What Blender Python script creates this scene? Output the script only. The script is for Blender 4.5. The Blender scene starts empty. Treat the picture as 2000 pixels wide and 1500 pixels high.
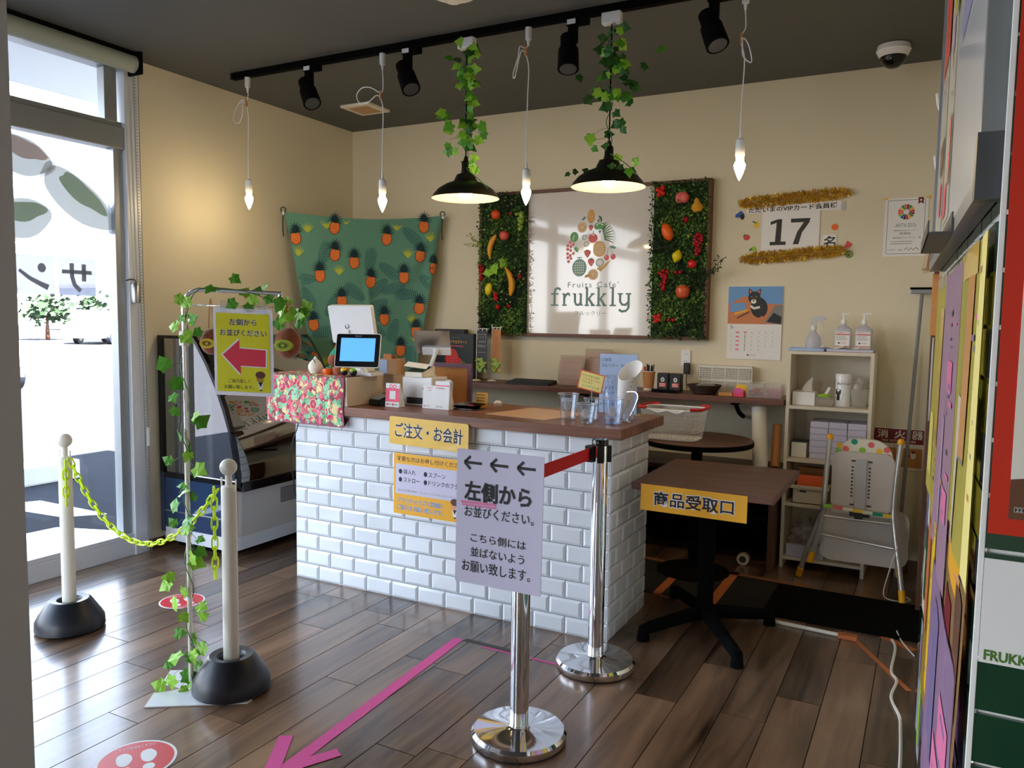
import bpy, bmesh, math, random
from math import sin, cos, pi, radians as rad
from mathutils import Vector as V, Matrix

C = bpy.context.scene.collection
S = bpy.context.scene
# ---------------------------------------------------------------- camera
def cam():
    yaw, pit, rol = -0.48642852, 0.08282779, 0.01396394
    f = V((sin(yaw)*cos(pit), cos(yaw)*cos(pit), -sin(pit)))
    r = V((cos(yaw), -sin(yaw), 0)); u = r.cross(f)
    r2 = r*cos(rol)+u*sin(rol); u2 = -r*sin(rol)+u*cos(rol)
    cd = bpy.data.cameras.new('camera'); cd.sensor_width = 36; cd.lens = 1547/2000*36
    cd.clip_start = .02; cd.clip_end = 400
    o = bpy.data.objects.new('camera', cd); C.objects.link(o)
    m = Matrix(((r2.x, u2.x, -f.x), (r2.y, u2.y, -f.y), (r2.z, u2.z, -f.z))).to_4x4()
    m.translation = V((0, 0, 1.4)); o.matrix_world = m
    S.camera = o
cam()
# ---------------------------------------------------------------- world, sun, exposure
S.view_settings.view_transform = 'Standard'; S.view_settings.look = 'None'
S.view_settings.gamma = 1; S.view_settings.use_curve_mapping = False
S.view_settings.exposure = 0.32
S.cycles.use_denoising = True
S.cycles.max_bounces = 10; S.cycles.diffuse_bounces = 5; S.cycles.glossy_bounces = 5
S.cycles.transparent_max_bounces = 16; S.cycles.sample_clamp_indirect = 6
def world():
    w = bpy.data.worlds.new('sky'); S.world = w; w.use_nodes = True
    nt = w.node_tree; nt.nodes.clear()
    out = nt.nodes.new('ShaderNodeOutputWorld'); bg = nt.nodes.new('ShaderNodeBackground')
    tc = nt.nodes.new('ShaderNodeTexCoord'); sx = nt.nodes.new('ShaderNodeSeparateXYZ')
    rp = nt.nodes.new('ShaderNodeValToRGB')
    rp.color_ramp.elements[0].position = 0.0; rp.color_ramp.elements[0].color = (.93, .97, 1, 1)
    rp.color_ramp.elements[1].position = .7; rp.color_ramp.elements[1].color = (.45, .66, 1, 1)
    nt.links.new(tc.outputs['Generated'], sx.inputs[0]); nt.links.new(sx.outputs['Z'], rp.inputs[0])
    nt.links.new(rp.outputs[0], bg.inputs['Color']); bg.inputs['Strength'].default_value = SKY
    nt.links.new(bg.outputs[0], out.inputs[0])
SKY = 7.5
SUN = 170.0
BULB = 150.0
world()
sd = bpy.data.lights.new('sun', 'SUN'); sd.energy = SUN; sd.angle = rad(.6); sd.color = (1, .97, .92)
so = bpy.data.objects.new('sun', sd); C.objects.link(so)
so.rotation_euler = V((.62, -.12, .78)).to_track_quat('Z', 'Y').to_euler()
def portal(loc, rot, sx, sy):
    l = bpy.data.lights.new('window_portal', 'AREA'); l.shape = 'RECTANGLE'; l.size = sx; l.size_y = sy
    l.cycles.is_portal = True
    o = bpy.data.objects.new('window_portal', l); C.objects.link(o); o.location = loc; o.rotation_euler = rot
portal((-4.16, .4, 1.4), (0, rad(-90), 0), 2.7, 5.2)
portal((-3.0, -2.36, 1.4), (rad(90), 0, 0), 1.7, 2.5)

# ---------------------------------------------------------------- materials
MT = {}
def lin(c):
    return tuple(((x/255)/12.92 if x/255 <= .04045 else ((x/255+.055)/1.055)**2.4) for x in c)
def mat(name, rgb=(200, 200, 200), rough=.5, metal=0, spec=.5, emit=0, trans=0, noise=0, nscale=8, bump=0, coat=0, stretch=(1, 1, 1), alpha=1, sheen=0):
    if name in MT: return MT[name]
    m = bpy.data.materials.new(name); m.use_nodes = True; nt = m.node_tree
    b = nt.nodes['Principled BSDF']; c = lin(rgb)
    b.inputs['Base Color'].default_value = (*c, 1); b.inputs['Roughness'].default_value = rough
    b.inputs['Metallic'].default_value = metal; b.inputs['Specular IOR Level'].default_value = spec
    b.inputs['Coat Weight'].default_value = coat
    b.inputs['Transmission Weight'].default_value = trans
    if sheen: b.inputs['Sheen Weight'].default_value = sheen
    if emit:
        b.inputs['Emission Color'].default_value = (*c, 1); b.inputs['Emission Strength'].default_value = emit
    if noise or bump:
        tc = nt.nodes.new('ShaderNodeTexCoord'); mp = nt.nodes.new('ShaderNodeMapping'); no = nt.nodes.new('ShaderNodeTexNoise')
        mp.inputs['Scale'].default_value = stretch
        nt.links.new(tc.outputs['Object'], mp.inputs[0]); nt.links.new(mp.outputs[0], no.inputs['Vector'])
        no.inputs['Scale'].default_value = nscale; no.inputs['Detail'].default_value = 6
        if noise:
            mx = nt.nodes.new('ShaderNodeMix'); mx.data_type = 'RGBA'
            mx.inputs['A'].default_value = (*[x*(1-noise) for x in c], 1); mx.inputs['B'].default_value = (*[min(1, x*(1+noise)) for x in c], 1)
            nt.links.new(no.outputs['Fac'], mx.inputs['Factor']); nt.links.new(mx.outputs['Result'], b.inputs['Base Color'])
        if bump:
            bp = nt.nodes.new('ShaderNodeBump'); bp.inputs['Strength'].default_value = bump; bp.inputs['Distance'].default_value = .01
            nt.links.new(no.outputs['Fac'], bp.inputs['Height']); nt.links.new(bp.outputs[0], b.inputs['Normal'])
    MT[name] = m; return m
def glass(name, tint=(255, 255, 255), gloss=1.0, ior=1.45, rough=0.0, milk=0):
    """thin clear sheet: fresnel reflection over straight transparency"""
    m = bpy.data.materials.new(name); m.use_nodes = True; nt = m.node_tree; nt.nodes.clear()
    out = nt.nodes.new('ShaderNodeOutputMaterial'); t = nt.nodes.new('ShaderNodeBsdfTransparent'); g = nt.nodes.new('ShaderNodeBsdfGlossy')
    t.inputs[0].default_value = (*lin(tint), 1); g.inputs['Roughness'].default_value = rough
    fr = nt.nodes.new('ShaderNodeFresnel'); ge = nt.nodes.new('ShaderNodeNewGeometry'); im = nt.nodes.new('ShaderNodeMath'); im.operation = 'MULTIPLY_ADD'
    im.inputs[1].default_value = 1/ior-ior; im.inputs[2].default_value = ior; nt.links.new(ge.outputs['Backfacing'], im.inputs[0]); nt.links.new(im.outputs[0], fr.inputs[0])
    mx = nt.nodes.new('ShaderNodeMixShader'); ml = nt.nodes.new('ShaderNodeMath'); ml.operation = 'MULTIPLY'; ml.inputs[1].default_value = gloss
    nt.links.new(fr.outputs[0], ml.inputs[0]); nt.links.new(ml.outputs[0], mx.inputs[0])
    if milk:
        d = nt.nodes.new('ShaderNodeBsdfTranslucent'); d2 = nt.nodes.new('ShaderNodeBsdfDiffuse'); a = nt.nodes.new('ShaderNodeMixShader'); b = nt.nodes.new('ShaderNodeMixShader')
        a.inputs[0].default_value = .5; nt.links.new(d.outputs[0], a.inputs[1]); nt.links.new(d2.outputs[0], a.inputs[2])
        b.inputs[0].default_value = milk; nt.links.new(t.outputs[0], b.inputs[1]); nt.links.new(a.outputs[0], b.inputs[2])
        d.inputs[0].default_value = (*lin(tint), 1); d2.inputs[0].default_value = (*lin(tint), 1); t.inputs[0].default_value = (1, 1, 1, 1)
        nt.links.new(b.outputs[0], mx.inputs[1])
    else: nt.links.new(t.outputs[0], mx.inputs[1])
    nt.links.new(g.outputs[0], mx.inputs[2]); nt.links.new(mx.outputs[0], out.inputs[0])
    MT[name] = m; return m
def wood(name, dark, light, axis='Y', scale=1.0, rough=.4, per_object=0.0, bump=.15, spec=.5):
    m = bpy.data.materials.new(name); m.use_nodes = True; nt = m.node_tree; b = nt.nodes['Principled BSDF']; L = nt.links.new
    tc = nt.nodes.new('ShaderNodeTexCoord'); oi = nt.nodes.new('ShaderNodeObjectInfo')
    off = nt.nodes.new('ShaderNodeVectorMath'); off.operation = 'MULTIPLY_ADD'
    cb = nt.nodes.new('ShaderNodeCombineXYZ')
    for i in range(3): L(oi.outputs['Random'], cb.inputs[i])
    off.inputs[1].default_value = (37, 53, 11) if per_object else (0, 0, 0); L(cb.outputs[0], off.inputs[0]); L(tc.outputs['Object'], off.inputs[2])
    mp = nt.nodes.new('ShaderNodeMapping'); s = {'X': (1.6, 16, 16), 'Y': (16, 1.6, 16), 'Z': (16, 16, 1.6)}[axis]
    mp.inputs['Scale'].default_value = [k*scale for k in s]; L(off.outputs[0], mp.inputs[0])
    n1 = nt.nodes.new('ShaderNodeTexNoise'); n1.inputs['Scale'].default_value = 1; n1.inputs['Detail'].default_value = 8; n1.inputs['Distortion'].default_value = 1.1; L(mp.outputs[0], n1.inputs['Vector'])
    mp2 = nt.nodes.new('ShaderNodeMapping'); mp2.inputs['Scale'].default_value = [k*scale*.28 for k in s]; L(off.outputs[0], mp2.inputs[0])
    n2 = nt.nodes.new('ShaderNodeTexNoise'); n2.inputs['Scale'].default_value = 1; n2.inputs['Detail'].default_value = 4; n2.inputs['Distortion'].default_value = .6; L(mp2.outputs[0], n2.inputs['Vector'])
    ad = nt.nodes.new('ShaderNodeMath'); ad.operation = 'MULTIPLY_ADD'; ad.inputs[1].default_value = .55; L(n1.outputs['Fac'], ad.inputs[0])
    a2 = nt.nodes.new('ShaderNodeMath'); a2.operation = 'MULTIPLY'; a2.inputs[1].default_value = .55; L(n2.outputs['Fac'], a2.inputs[0]); L(a2.outputs[0], ad.inputs[2])
    a3 = nt.nodes.new('ShaderNodeMath'); a3.operation = 'MULTIPLY_ADD'; a3.inputs[1].default_value = per_object; a3.inputs[2].default_value = -per_object/2; L(oi.outputs['Random'], a3.inputs[0])
    a4 = nt.nodes.new('ShaderNodeMath'); a4.operation = 'ADD'; L(ad.outputs[0], a4.inputs[0]); L(a3.outputs[0], a4.inputs[1])
    rp = nt.nodes.new('ShaderNodeValToRGB'); L(a4.outputs[0], rp.inputs[0])
    rp.color_ramp.elements[0].position = .36; rp.color_ramp.elements[0].color = (*lin(dark), 1)
    rp.color_ramp.elements[1].position = .74; rp.color_ramp.elements[1].color = (*lin(light), 1)
    L(rp.outputs[0], b.inputs['Base Color']); b.inputs['Roughness'].default_value = rough; b.inputs['Specular IOR Level'].default_value = spec
    if bump:
        bp = nt.nodes.new('ShaderNodeBump'); bp.inputs['Strength'].default_value = bump; bp.inputs['Distance'].default_value = .003
        L(n1.outputs['Fac'], bp.inputs['Height']); L(bp.outputs[0], b.inputs['Normal'])
    MT[name] = m; return m

mat('plaster', (226, 217, 192), .85, bump=.12, nscale=160, noise=.03)
mat('ceil', (92, 94, 92), .75, bump=.08, nscale=140, noise=.03)
mat('alu', (150, 155, 158), .38, .5); mat('alu_lit', (222, 226, 232), .32, .15)  # paler alu for the jamb: daylight on it is put into the colour
mat('alu_dark', (95, 98, 102), .4, .6)
mat('chrome', (235, 236, 240), .07, 1)
mat('steel', (190, 190, 192), .28, 1)
mat('white', (238, 238, 238), .5)
mat('gloss_white', (240, 241, 243), .18, coat=.3)
mat('paper', (240, 239, 238), .7)
mat('lilac_paper', (206, 203, 226), .45)
mat('cream', (235, 230, 215), .6)
mat('beige', (212, 196, 172), .6, noise=.05)
mat('black', (16, 16, 17), .45)
mat('soft_black', (22, 22, 24), .8)
mat('matte_black', (9, 9, 10), .95, spec=.1)
mat('gloss_black', (10, 11, 14), .12)
mat('dark_grey', (52, 52, 54), .6)
mat('grey', (128, 130, 132), .6)
mat('light_grey', (190, 191, 194), .55)
mat('navy', (17, 24, 48), .6)
mat('ink', (28, 32, 60), .7)
mat('red', (200, 22, 34), .5)
mat('belt_red', (214, 14, 30), .6)
mat('poster_red', (206, 44, 20), .45)
mat('dark_red', (120, 16, 26), .5)
mat('pink', (226, 84, 160), .55, noise=.06, nscale=30)
mat('hot_pink', (238, 70, 110), .5)
mat('magenta', (224, 120, 165), .6)
mat('lilac', (192, 160, 196), .5, noise=.15, nscale=6)
mat('yellow', (240, 200, 40), .5)
mat('sign_yellow', (226, 222, 28), .5)
mat('amber', (242, 178, 40), .45)
mat('gold_yellow', (240, 196, 84), .3, coat=.5, noise=.1, nscale=14)
mat('cap_yellow', (246, 178, 20), .45)
mat('orange', (240, 100, 22), .45)
mat('tape_orange', (196, 112, 62), .6)
mat('tape_tan', (150, 98, 62), .65)
mat('chain', (212, 240, 22), .35)
mat('skin', (226, 160, 130), .7)
mat('hair', (96, 56, 38), .7)
mat('green', (60, 120, 40), .5)
mat('leaf', (84, 156, 38), .42, noise=.25, nscale=25, spec=.4)
mat('leaf_light', (146, 202, 60), .42, noise=.2, nscale=25, spec=.4)
mat('leaf_dark', (44, 98, 36), .45, noise=.25, nscale=25, spec=.4)
mat('stem', (70, 120, 70), .5)
mat('moss_a', (50, 92, 34), .7)
mat('moss_b', (76, 124, 42), .7)
mat('moss_c', (24, 50, 22), .8)
mat('moss_d', (98, 138, 52), .7)
mat('moss_e', (150, 165, 80), .7)
mat('banana', (232, 160, 30), .45, noise=.1)
mat('peach', (236, 110, 104), .5, noise=.1)
mat('cherry', (168, 16, 34), .25)
mat('grape', (150, 180, 70), .3)
mat('lemon', (236, 212, 20), .4)
mat('kiwi_skin', (150, 82, 46), .95, noise=.15, nscale=60, bump=.5, sheen=.4)
mat('kiwi_green', (176, 196, 50), .7)
mat('kiwi_yellow', (232, 196, 44), .7)
mat('plush_green', (24, 72, 48), .95, sheen=.4)
mat('teal', (30, 160, 128), .7)
mat('tile_white', (226, 232, 240), .12, coat=.4)
mat('grout', (92, 90, 92), .9, noise=.15)
mat('tile_green', (12, 62, 42), .1, coat=.6, noise=.15, nscale=10)
mat('grout_white', (240, 241, 238), .85)
mat('rubber', (10, 15, 26), .4, bump=.05, nscale=50)
mat('post_white', (232, 228, 216), .45, noise=.03, nscale=4)
mat('shelf_white', (222, 212, 192), .5)
mat('screen', (86, 160, 236), .3, emit=.75)
mat('asphalt', (34, 35, 39), .95, spec=.05, noise=.3, nscale=90, bump=.3)
mat('road_white', (230, 230, 230), .8)
mat('concrete', (180, 180, 178), .9, noise=.1)
mat('car_white', (240, 242, 245), .2, coat=.5)
mat('car_glass', (60, 80, 110), .05)
mat('building', (215, 220, 228), .8)
mat('cork', (196, 140, 84), .9, noise=.12, nscale=60)
mat('mauve', (112, 84, 104), .6)
mat('cardboard', (190, 150, 110), .85, noise=.06)
mat('kraft', (196, 134, 84), .7)
mat('gold', (248, 212, 90), .28, .85)
mat('gold_b', (190, 150, 50), .35, .7)
mat('basket_white', (232, 228, 220), .5)
mat('wicker', (60, 38, 26), .7, bump=.4, nscale=80)
mat('logo_ochre', (206, 150, 40), .4); mat('logo_green', (74, 150, 62), .4); mat('logo_dkgreen', (44, 92, 66), .4)
mat('logo_red', (214, 60, 60), .4); mat('logo_teal', (84, 140, 124), .4); mat('logo_text', (86, 124, 112), .4); mat('logo_line', (240, 232, 215), .4)
mat('board', (228, 222, 216), .07, coat=.6)
mat('frame_brown', (104, 66, 46), .5, noise=.15, nscale=20)
mat('tap_teal', (96, 148, 128), .85, noise=.12, nscale=3); mat('tap_dark', (14, 52, 60), .85); mat('tap_palm', (30, 92, 104), .85)
mat('tap_orange', (222, 104, 34), .85); mat('tap_yellow', (190, 196, 66), .85); mat('tap_light', (255, 190, 110), .85)
mat('sky_print', (110, 160, 215), .6); mat('desk_print', (206, 130, 84), .6)
mat('mat_pale', (214, 170, 132), .35, noise=.1, nscale=6)
mat('shade_black', (28, 26, 22), .35, metal=.3)
mat('shade_in', (250, 236, 214), .6)
mat('bulb', (255, 226, 176), .3, emit=BULB)
mat('pend_bulb', (255, 222, 168), .3, emit=BULB*.35)
mat('blind', (166, 175, 160), .8)
mat('blue', (30, 80, 170), .4); mat('pale_blue', (170, 196, 236), .5)
glass('pane', gloss=.9); glass('clear', (246, 250, 255), 1.6, 1.5); glass('dark_glass', (120, 128, 134), 6.0, 1.5)
glass('smoke', (40, 45, 52), 2.5, 1.5); glass('sheet', (250, 252, 255), .8, 1.45, .1)
glass('milky', (236, 234, 230), .6, 1.4, .3, .25); glass('milky2', (232, 234, 244), .8, 1.4, .2, .8); glass('frost', (225, 215, 205), .6, 1.4, .3, .75)
glass('decal', (142, 144, 162), .3, 1.45, .3, .93); glass('bread', (200, 200, 184), .2, 1.4, .4, .8); glass('cream_d', (140, 164, 116), .2, 1.4, .4, .8); glass('rim_d', (150, 162, 180), .2, 1.4, .4, .84)
glass('pinkd', (204, 170, 154), .2, 1.4, .4, .8)
glass('pack', (232, 228, 222), 1.5, 1.5, .1, .35)
wood('plank', (40, 26, 18), (152, 119, 92), 'Y', .85, .3, .2, .1, .6)
b_ = MT['plank'].node_tree.nodes['Principled BSDF']; b_.inputs['Coat Weight'].default_value = .45; b_.inputs['Coat Roughness'].default_value = .14
wood('slab', (78, 44, 32), (150, 98, 72), 'X', 1.3, .35)
wood('table_wood', (66, 38, 28), (118, 74, 54), 'X', 2.0, .4)
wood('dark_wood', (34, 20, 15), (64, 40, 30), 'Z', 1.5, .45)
wood('shelf_wood', (72, 42, 32), (128, 82, 62), 'X', 1.5, .4)
wood('trim_wood', (58, 34, 22), (104, 64, 42), 'Z', 1.2, .45)

# ---------------------------------------------------------------- mesh helpers
def nb(): return bmesh.new()
def _fin(bm, geom, mi, M=None, bev=0):
    if bev:
        r = bmesh.ops.bevel(bm, geom=[e for e in {e for v in geom for e in v.link_edges}], offset=bev, segments=2, affect='EDGES', profile=.6)
        geom = list({v for f in r['faces'] for v in f.verts} | {v for v in geom if v.is_valid})
    if M is not None: bmesh.ops.transform(bm, matrix=M, verts=geom)
    for f in {f for v in geom for f in v.link_faces}: f.material_index = mi
def bx(bm, x0, x1, y0, y1, z0, z1, bev=0, mi=0, M=None):
    r = bmesh.ops.create_cube(bm, size=1); v = r['verts']
    bmesh.ops.transform(bm, matrix=Matrix.Translation(((x0+x1)/2, (y0+y1)/2, (z0+z1)/2)) @ Matrix.Diagonal((x1-x0, y1-y0, z1-z0, 1)), verts=v)
    _fin(bm, v, mi, M, bev); return bm
def frame_to(p0, p1):
    p0, p1 = V(p0), V(p1); d = p1-p0
    return Matrix.Translation((p0+p1)/2) @ d.to_track_quat('Z', 'Y').to_matrix().to_4x4(), d.length
def cy(bm, p0, p1, r0, r1=None, n=16, mi=0, cap=True):
    M, L = frame_to(p0, p1); r1 = r0 if r1 is None else r1
    r = bmesh.ops.create_cone(bm, cap_ends=cap, segments=n, radius1=max(r0, 1e-5), radius2=max(r1, 1e-5), depth=L, matrix=M)
    for f in {f for v in r['verts'] for f in v.link_faces}: f.material_index = mi; f.smooth = len(f.verts) == 4
    return bm
def sph(bm, c, r, s=(1, 1, 1), mi=0, u=16, w=10, R=None):
    M = Matrix.Translation(c) @ (R.to_4x4() if R else Matrix()) @ Matrix.Diagonal((*s, 1))
    q = bmesh.ops.create_uvsphere(bm, u_segments=u, v_segments=w, radius=r, matrix=M)
    for f in {f for v in q['verts'] for f in v.link_faces}: f.material_index = mi; f.smooth = True
    return bm
def lathe(bm, c, prof, n=28, mi=0, M=None, smooth=True):
    c = V(c); rings = []
    for r, z in prof:
        if r < 1e-5: rings.append([bm.verts.new(c+V((0, 0, z)))])
        else: rings.append([bm.verts.new(c+V((r*cos(2*pi*i/n), r*sin(2*pi*i/n), z))) for i in range(n)])
    vs = [v for g in rings for v in g]
    for a, b in zip(rings, rings[1:]):
        for i in range(n):
            j = (i+1) % n
            if len(a) == 1 and len(b) == 1: continue
            q = [a[0], b[j], b[i]] if len(a) == 1 else [a[i], a[j], b[0]] if len(b) == 1 else [a[i], a[j], b[j], b[i]]
            f = bm.faces.new(q); f.material_index = mi; f.smooth = smooth
    if M is not None: bmesh.ops.transform(bm, matrix=M, verts=vs)
    return bm
def spline(pts, k=6):
    pts = [V(p) for p in pts]; out = []
    for i in range(len(pts)-1):
        p0 = pts[max(i-1, 0)]; p1 = pts[i]; p2 = pts[i+1]; p3 = pts[min(i+2, len(pts)-1)]
        for j in range(k):
            t = j/k; out.append(.5*((2*p1)+(p2-p0)*t+(2*p0-5*p1+4*p2-p3)*t*t+(3*p1-p0-3*p2+p3)*t**3))
    out.append(pts[-1]); return out
def tube(bm, pts, r, n=8, mi=0, closed=False):
    pts = [V(p) for p in pts]; m = len(pts); rings = []; up = None
    for i, p in enumerate(pts):
        t = (pts[(i+1) % m]-pts[i-1]) if closed else (pts[min(i+1, m-1)]-pts[max(i-1, 0)])
        t.normalize()
        if up is None: up = t.orthogonal().normalized()
        up = (up-t*up.dot(t)).normalized(); w = t.cross(up); rr = r[i] if isinstance(r, (list, tuple)) else r
        rings.append([bm.verts.new(p+(up*cos(2*pi*k/n)+w*sin(2*pi*k/n))*rr) for k in range(n)])
    prs = list(zip(rings, rings[1:]))+([(rings[-1], rings[0])] if closed else [])
    for a, b in prs:
        for k in range(n):
            f = bm.faces.new([a[k], a[(k+1) % n], b[(k+1) % n], b[k]]); f.smooth = True; f.material_index = mi
    if not closed:
        for g, rv in ((rings[0], True), (rings[-1], False)):
            f = bm.faces.new(list(reversed(g)) if rv else g); f.material_index = mi
    return bm
def prism(bm, poly, o, u, v, h, mi=0):
    """polygon (list of 2-D points) in the plane o,u,v, extruded by h along u x v"""
    o, u, v = V(o), V(u).normalized(), V(v).normalized(); n = u.cross(v)
    a = [bm.verts.new(o+u*x+v*y) for x, y in poly]; b = [bm.verts.new(o+u*x+v*y+n*h) for x, y in poly]
    fs = [bm.faces.new(list(reversed(a))), bm.faces.new(b)]; k = len(poly)
    for i in range(k): fs.append(bm.faces.new([a[i], a[(i+1) % k], b[(i+1) % k], b[i]]))
    for f in fs: f.material_index = mi
    return bm
def rrect(w, h, r, k=4, x0=0, y0=0):
    out = []
    for cx, cy_, a0 in ((x0+w-r, y0+h-r, 0), (x0+r, y0+h-r, 90), (x0+r, y0+r, 180), (x0+w-r, y0+r, 270)):
        for i in range(k+1):
            a = rad(a0+90*i/k); out.append((cx+r*cos(a), cy_+r*sin(a)))
    return out
def ell(cx, cy_, rx, ry=None, rot=0, n=20):
    ry = rx if ry is None else ry; c, s = cos(rad(rot)), sin(rad(rot))
    return [(cx+rx*cos(t)*c-ry*sin(t)*s, cy_+rx*cos(t)*s+ry*sin(t)*c) for t in [2*pi*i/n for i in range(n)]]
def mesh(name, bm, mats):
    bmesh.ops.recalc_face_normals(bm, faces=bm.faces)
    for e in bm.edges:
        if len(e.link_faces) == 2 and e.calc_face_angle(0) > .65: e.smooth = False
    me = bpy.data.meshes.new(name); bm.to_mesh(me); bm.free()
    for m in (mats if isinstance(mats, (list, tuple)) else [mats]): me.materials.append(MT[m])
    return me
def offset_of(p):
    v = V((0, 0, 0))
    while p: v = v+p.location; p = p.parent
    return v
def thing(name, label, cat, loc=(0, 0, 0), group=None, rz=0):
    o = bpy.data.objects.new(name, None); o.empty_display_size = .05; C.objects.link(o); o.location = loc; o.rotation_euler = (0, 0, rz)
    o['label'] = label; o['category'] = cat
    if group: o['group'] = group
    return o
def part(name, bm, mats, parent=None, label=None, kind=None, local=False):
    """bm in world coordinates unless local"""
    if parent and not local: bmesh.ops.translate(bm, verts=bm.verts, vec=-offset_of(parent))
    o = bpy.data.objects.new(name, mesh(name, bm, mats)); C.objects.link(o); o.parent = parent
    if label: o['label'] = label
    if kind: o['kind'] = kind
    return o
def single(name, bm, mats, label, cat, group=None, origin=None, kind=None):
    """a thing that is one mesh; origin moves its base point"""
    if origin is not None: bmesh.ops.translate(bm, verts=bm.verts, vec=-V(origin))
    o = bpy.data.objects.new(name, mesh(name, bm, mats)); C.objects.link(o)
    if origin is not None: o.location = origin
    o['label'] = label; o['category'] = cat
    if group: o['group'] = group
    if kind: o['kind'] = kind
    return o
def inst(name, me, parent, loc=(0, 0, 0), rot=(0, 0, 0), scale=(1, 1, 1), world=True, quat=None):
    o = bpy.data.objects.new(name, me); C.objects.link(o); o.parent = parent
    o.location = V(loc)-(offset_of(parent) if (parent and world) else V((0, 0, 0)))
    if quat is not None: o.rotation_mode = 'QUATERNION'; o.rotation_quaternion = quat
    else: o.rotation_euler = rot
    o.scale = scale
    return o
def struct(name, bm, mats, parent=None):
    o = part(name, bm, mats, parent)
    if not parent: o['kind'] = 'structure'
    return o
_tc = {}
def text2d(s, bold=0.0, space=1.0):
    k = (s, bold, space)
    if k not in _tc:
        cu = bpy.data.curves.new('t', 'FONT'); cu.body = s; cu.offset = bold; cu.resolution_u = 2; cu.space_character = space; cu.space_line = .95
        o = bpy.data.objects.new('t', cu); C.objects.link(o); bpy.context.view_layer.update()
        ev = o.evaluated_get(bpy.context.evaluated_depsgraph_get()); me = ev.to_mesh()
        vs = [(v.co.x, v.co.y) for v in me.vertices]; fs = [tuple(p.vertices) for p in me.polygons]; ev.to_mesh_clear()
        bpy.data.objects.remove(o); bpy.data.curves.remove(cu)
        if not vs: vs = [(0, 0), (1, 0), (1, 1)]; fs = []
        x0 = min(v[0] for v in vs); x1 = max(v[0] for v in vs); y0 = min(v[1] for v in vs); y1 = max(v[1] for v in vs)
        _tc[k] = (vs, fs, x0, y0, max(x1-x0, 1e-6), max(y1-y0, 1e-6))
    return _tc[k]
class Draw:
    """flat print: 2-D shapes in layers, laid on a surface by a mapping (u, v, height) -> point"""
    def __init__(s): s.f = []; s.m = []
    def mi(s, m):
        if m not in s.m: s.m.append(m)
        return s.m.index(m)
    def poly(s, p, m, L=1): s.f.append(([*p], [tuple(range(len(p)))], s.mi(m), L)); return s
    def rect(s, x0, y0, x1, y1, m, L=1): return s.poly([(x0, y0), (x1, y0), (x1, y1), (x0, y1)], m, L)
    def ell(s, cx, cy_, rx, ry, m, L=1, rot=0, n=20): return s.poly(ell(cx, cy_, rx, ry, rot, n), m, L)
    def line(s, pts, w, m, L=1, w1=None):
        P = [V((*p, 0)) for p in pts]; w1 = w if w1 is None else w1; a = []; b = []; k = len(P)
        for i, p in enumerate(P):
            t = (P[min(i+1, k-1)]-P[max(i-1, 0)]).normalized(); q = V((-t.y, t.x, 0))*(w+(w1-w)*i/max(k-1, 1))/2
            a.append((p+q)[:2]); b.append((p-q)[:2])
        vs = a+b; s.f.append((vs, [(i, i+k, i+k+1, i+1) for i in range(k-1)], s.mi(m), L)); return s
    def ring(s, cx, cy_, r0, r1, m, L=1, n=28, asp=1):
        a = ell(cx, cy_, r0, r0*asp, 0, n)+ell(cx, cy_, r1, r1*asp, 0, n)
        s.f.append((a, [(i, (i+1) % n, n+(i+1) % n, n+i) for i in range(n)], s.mi(m), L)); return s
    def text(s, t, x0, y0, x1, y1, m, L=2, bold=0.0, rot=0, space=1.0):
        vs, fs, a, b, w, h = text2d(t, bold, space); cx, cy_ = (x0+x1)/2, (y0+y1)/2; c, n = cos(rad(rot)), sin(rad(rot)); o = []
        for x, y in vs:
            X = (x-a)/w*(x1-x0)+x0-cx; Y = (y-b)/h*(y1-y0)+y0-cy_; o.append((cx+X*c-Y*n, cy_+X*n+Y*c))
        s.f.append((o, fs, s.mi(m), L)); return s
    def build(s, name, parent, mp, label=None, eps=.0004, sub=None):
        vs = []; fs = []; ms = []
        off = offset_of(parent)
        if sub:
            bm = nb()
            for v, f, m, L in s.f:
                q = [bm.verts.new((x, y, L)) for x, y in v]
                for g in f: bm.faces.new([q[i] for i in g]).material_index = m
            bmesh.ops.triangulate(bm, faces=bm.faces[:])
            for _ in range(4):
                e = [e for e in bm.edges if e.calc_length() > sub]
                if not e: break
                bmesh.ops.subdivide_edges(bm, edges=e, cuts=1); bmesh.ops.triangulate(bm, faces=[f for f in bm.faces if len(f.verts) > 3])
            bm.verts.index_update(); vs = [V(mp(v.co.x, v.co.y, eps*v.co.z))-off for v in bm.verts]
            fs = [tuple(v.index for v in f.verts) for f in bm.faces]; ms = [f.material_index for f in bm.faces]; s.f = []; bm.free()
        for v, f, m, L in s.f:
            k = len(vs); vs += [V(mp(x, y, eps*L))-off for x, y in v]; fs += [tuple(i+k for i in q) for q in f]; ms += [m]*len(f)
        me = bpy.data.meshes.new(name); me.from_pydata(vs, [], fs); me.polygons.foreach_set('material_index', ms)
        for m in s.m: me.materials.append(MT[m])
        o = bpy.data.objects.new(name, me); C.objects.link(o); o.parent = parent
        if label: o['label'] = label
        return o
def plane(o, u, v):
    o, u, v = V(o), V(u).normalized(), V(v).normalized(); n = u.cross(v)
    return lambda x, y, h: o+u*x+v*y+n*h
X_, Y_, Z_ = (1, 0, 0), (0, 1, 0), (0, 0, 1)
def sheet(bm, o, u, v, w, h, t=.001, mi=0, r=0):
    return prism(bm, rrect(w, h, r) if r else [(0, 0), (w, 0), (w, h), (0, h)], o, u, v, t, mi)
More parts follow.
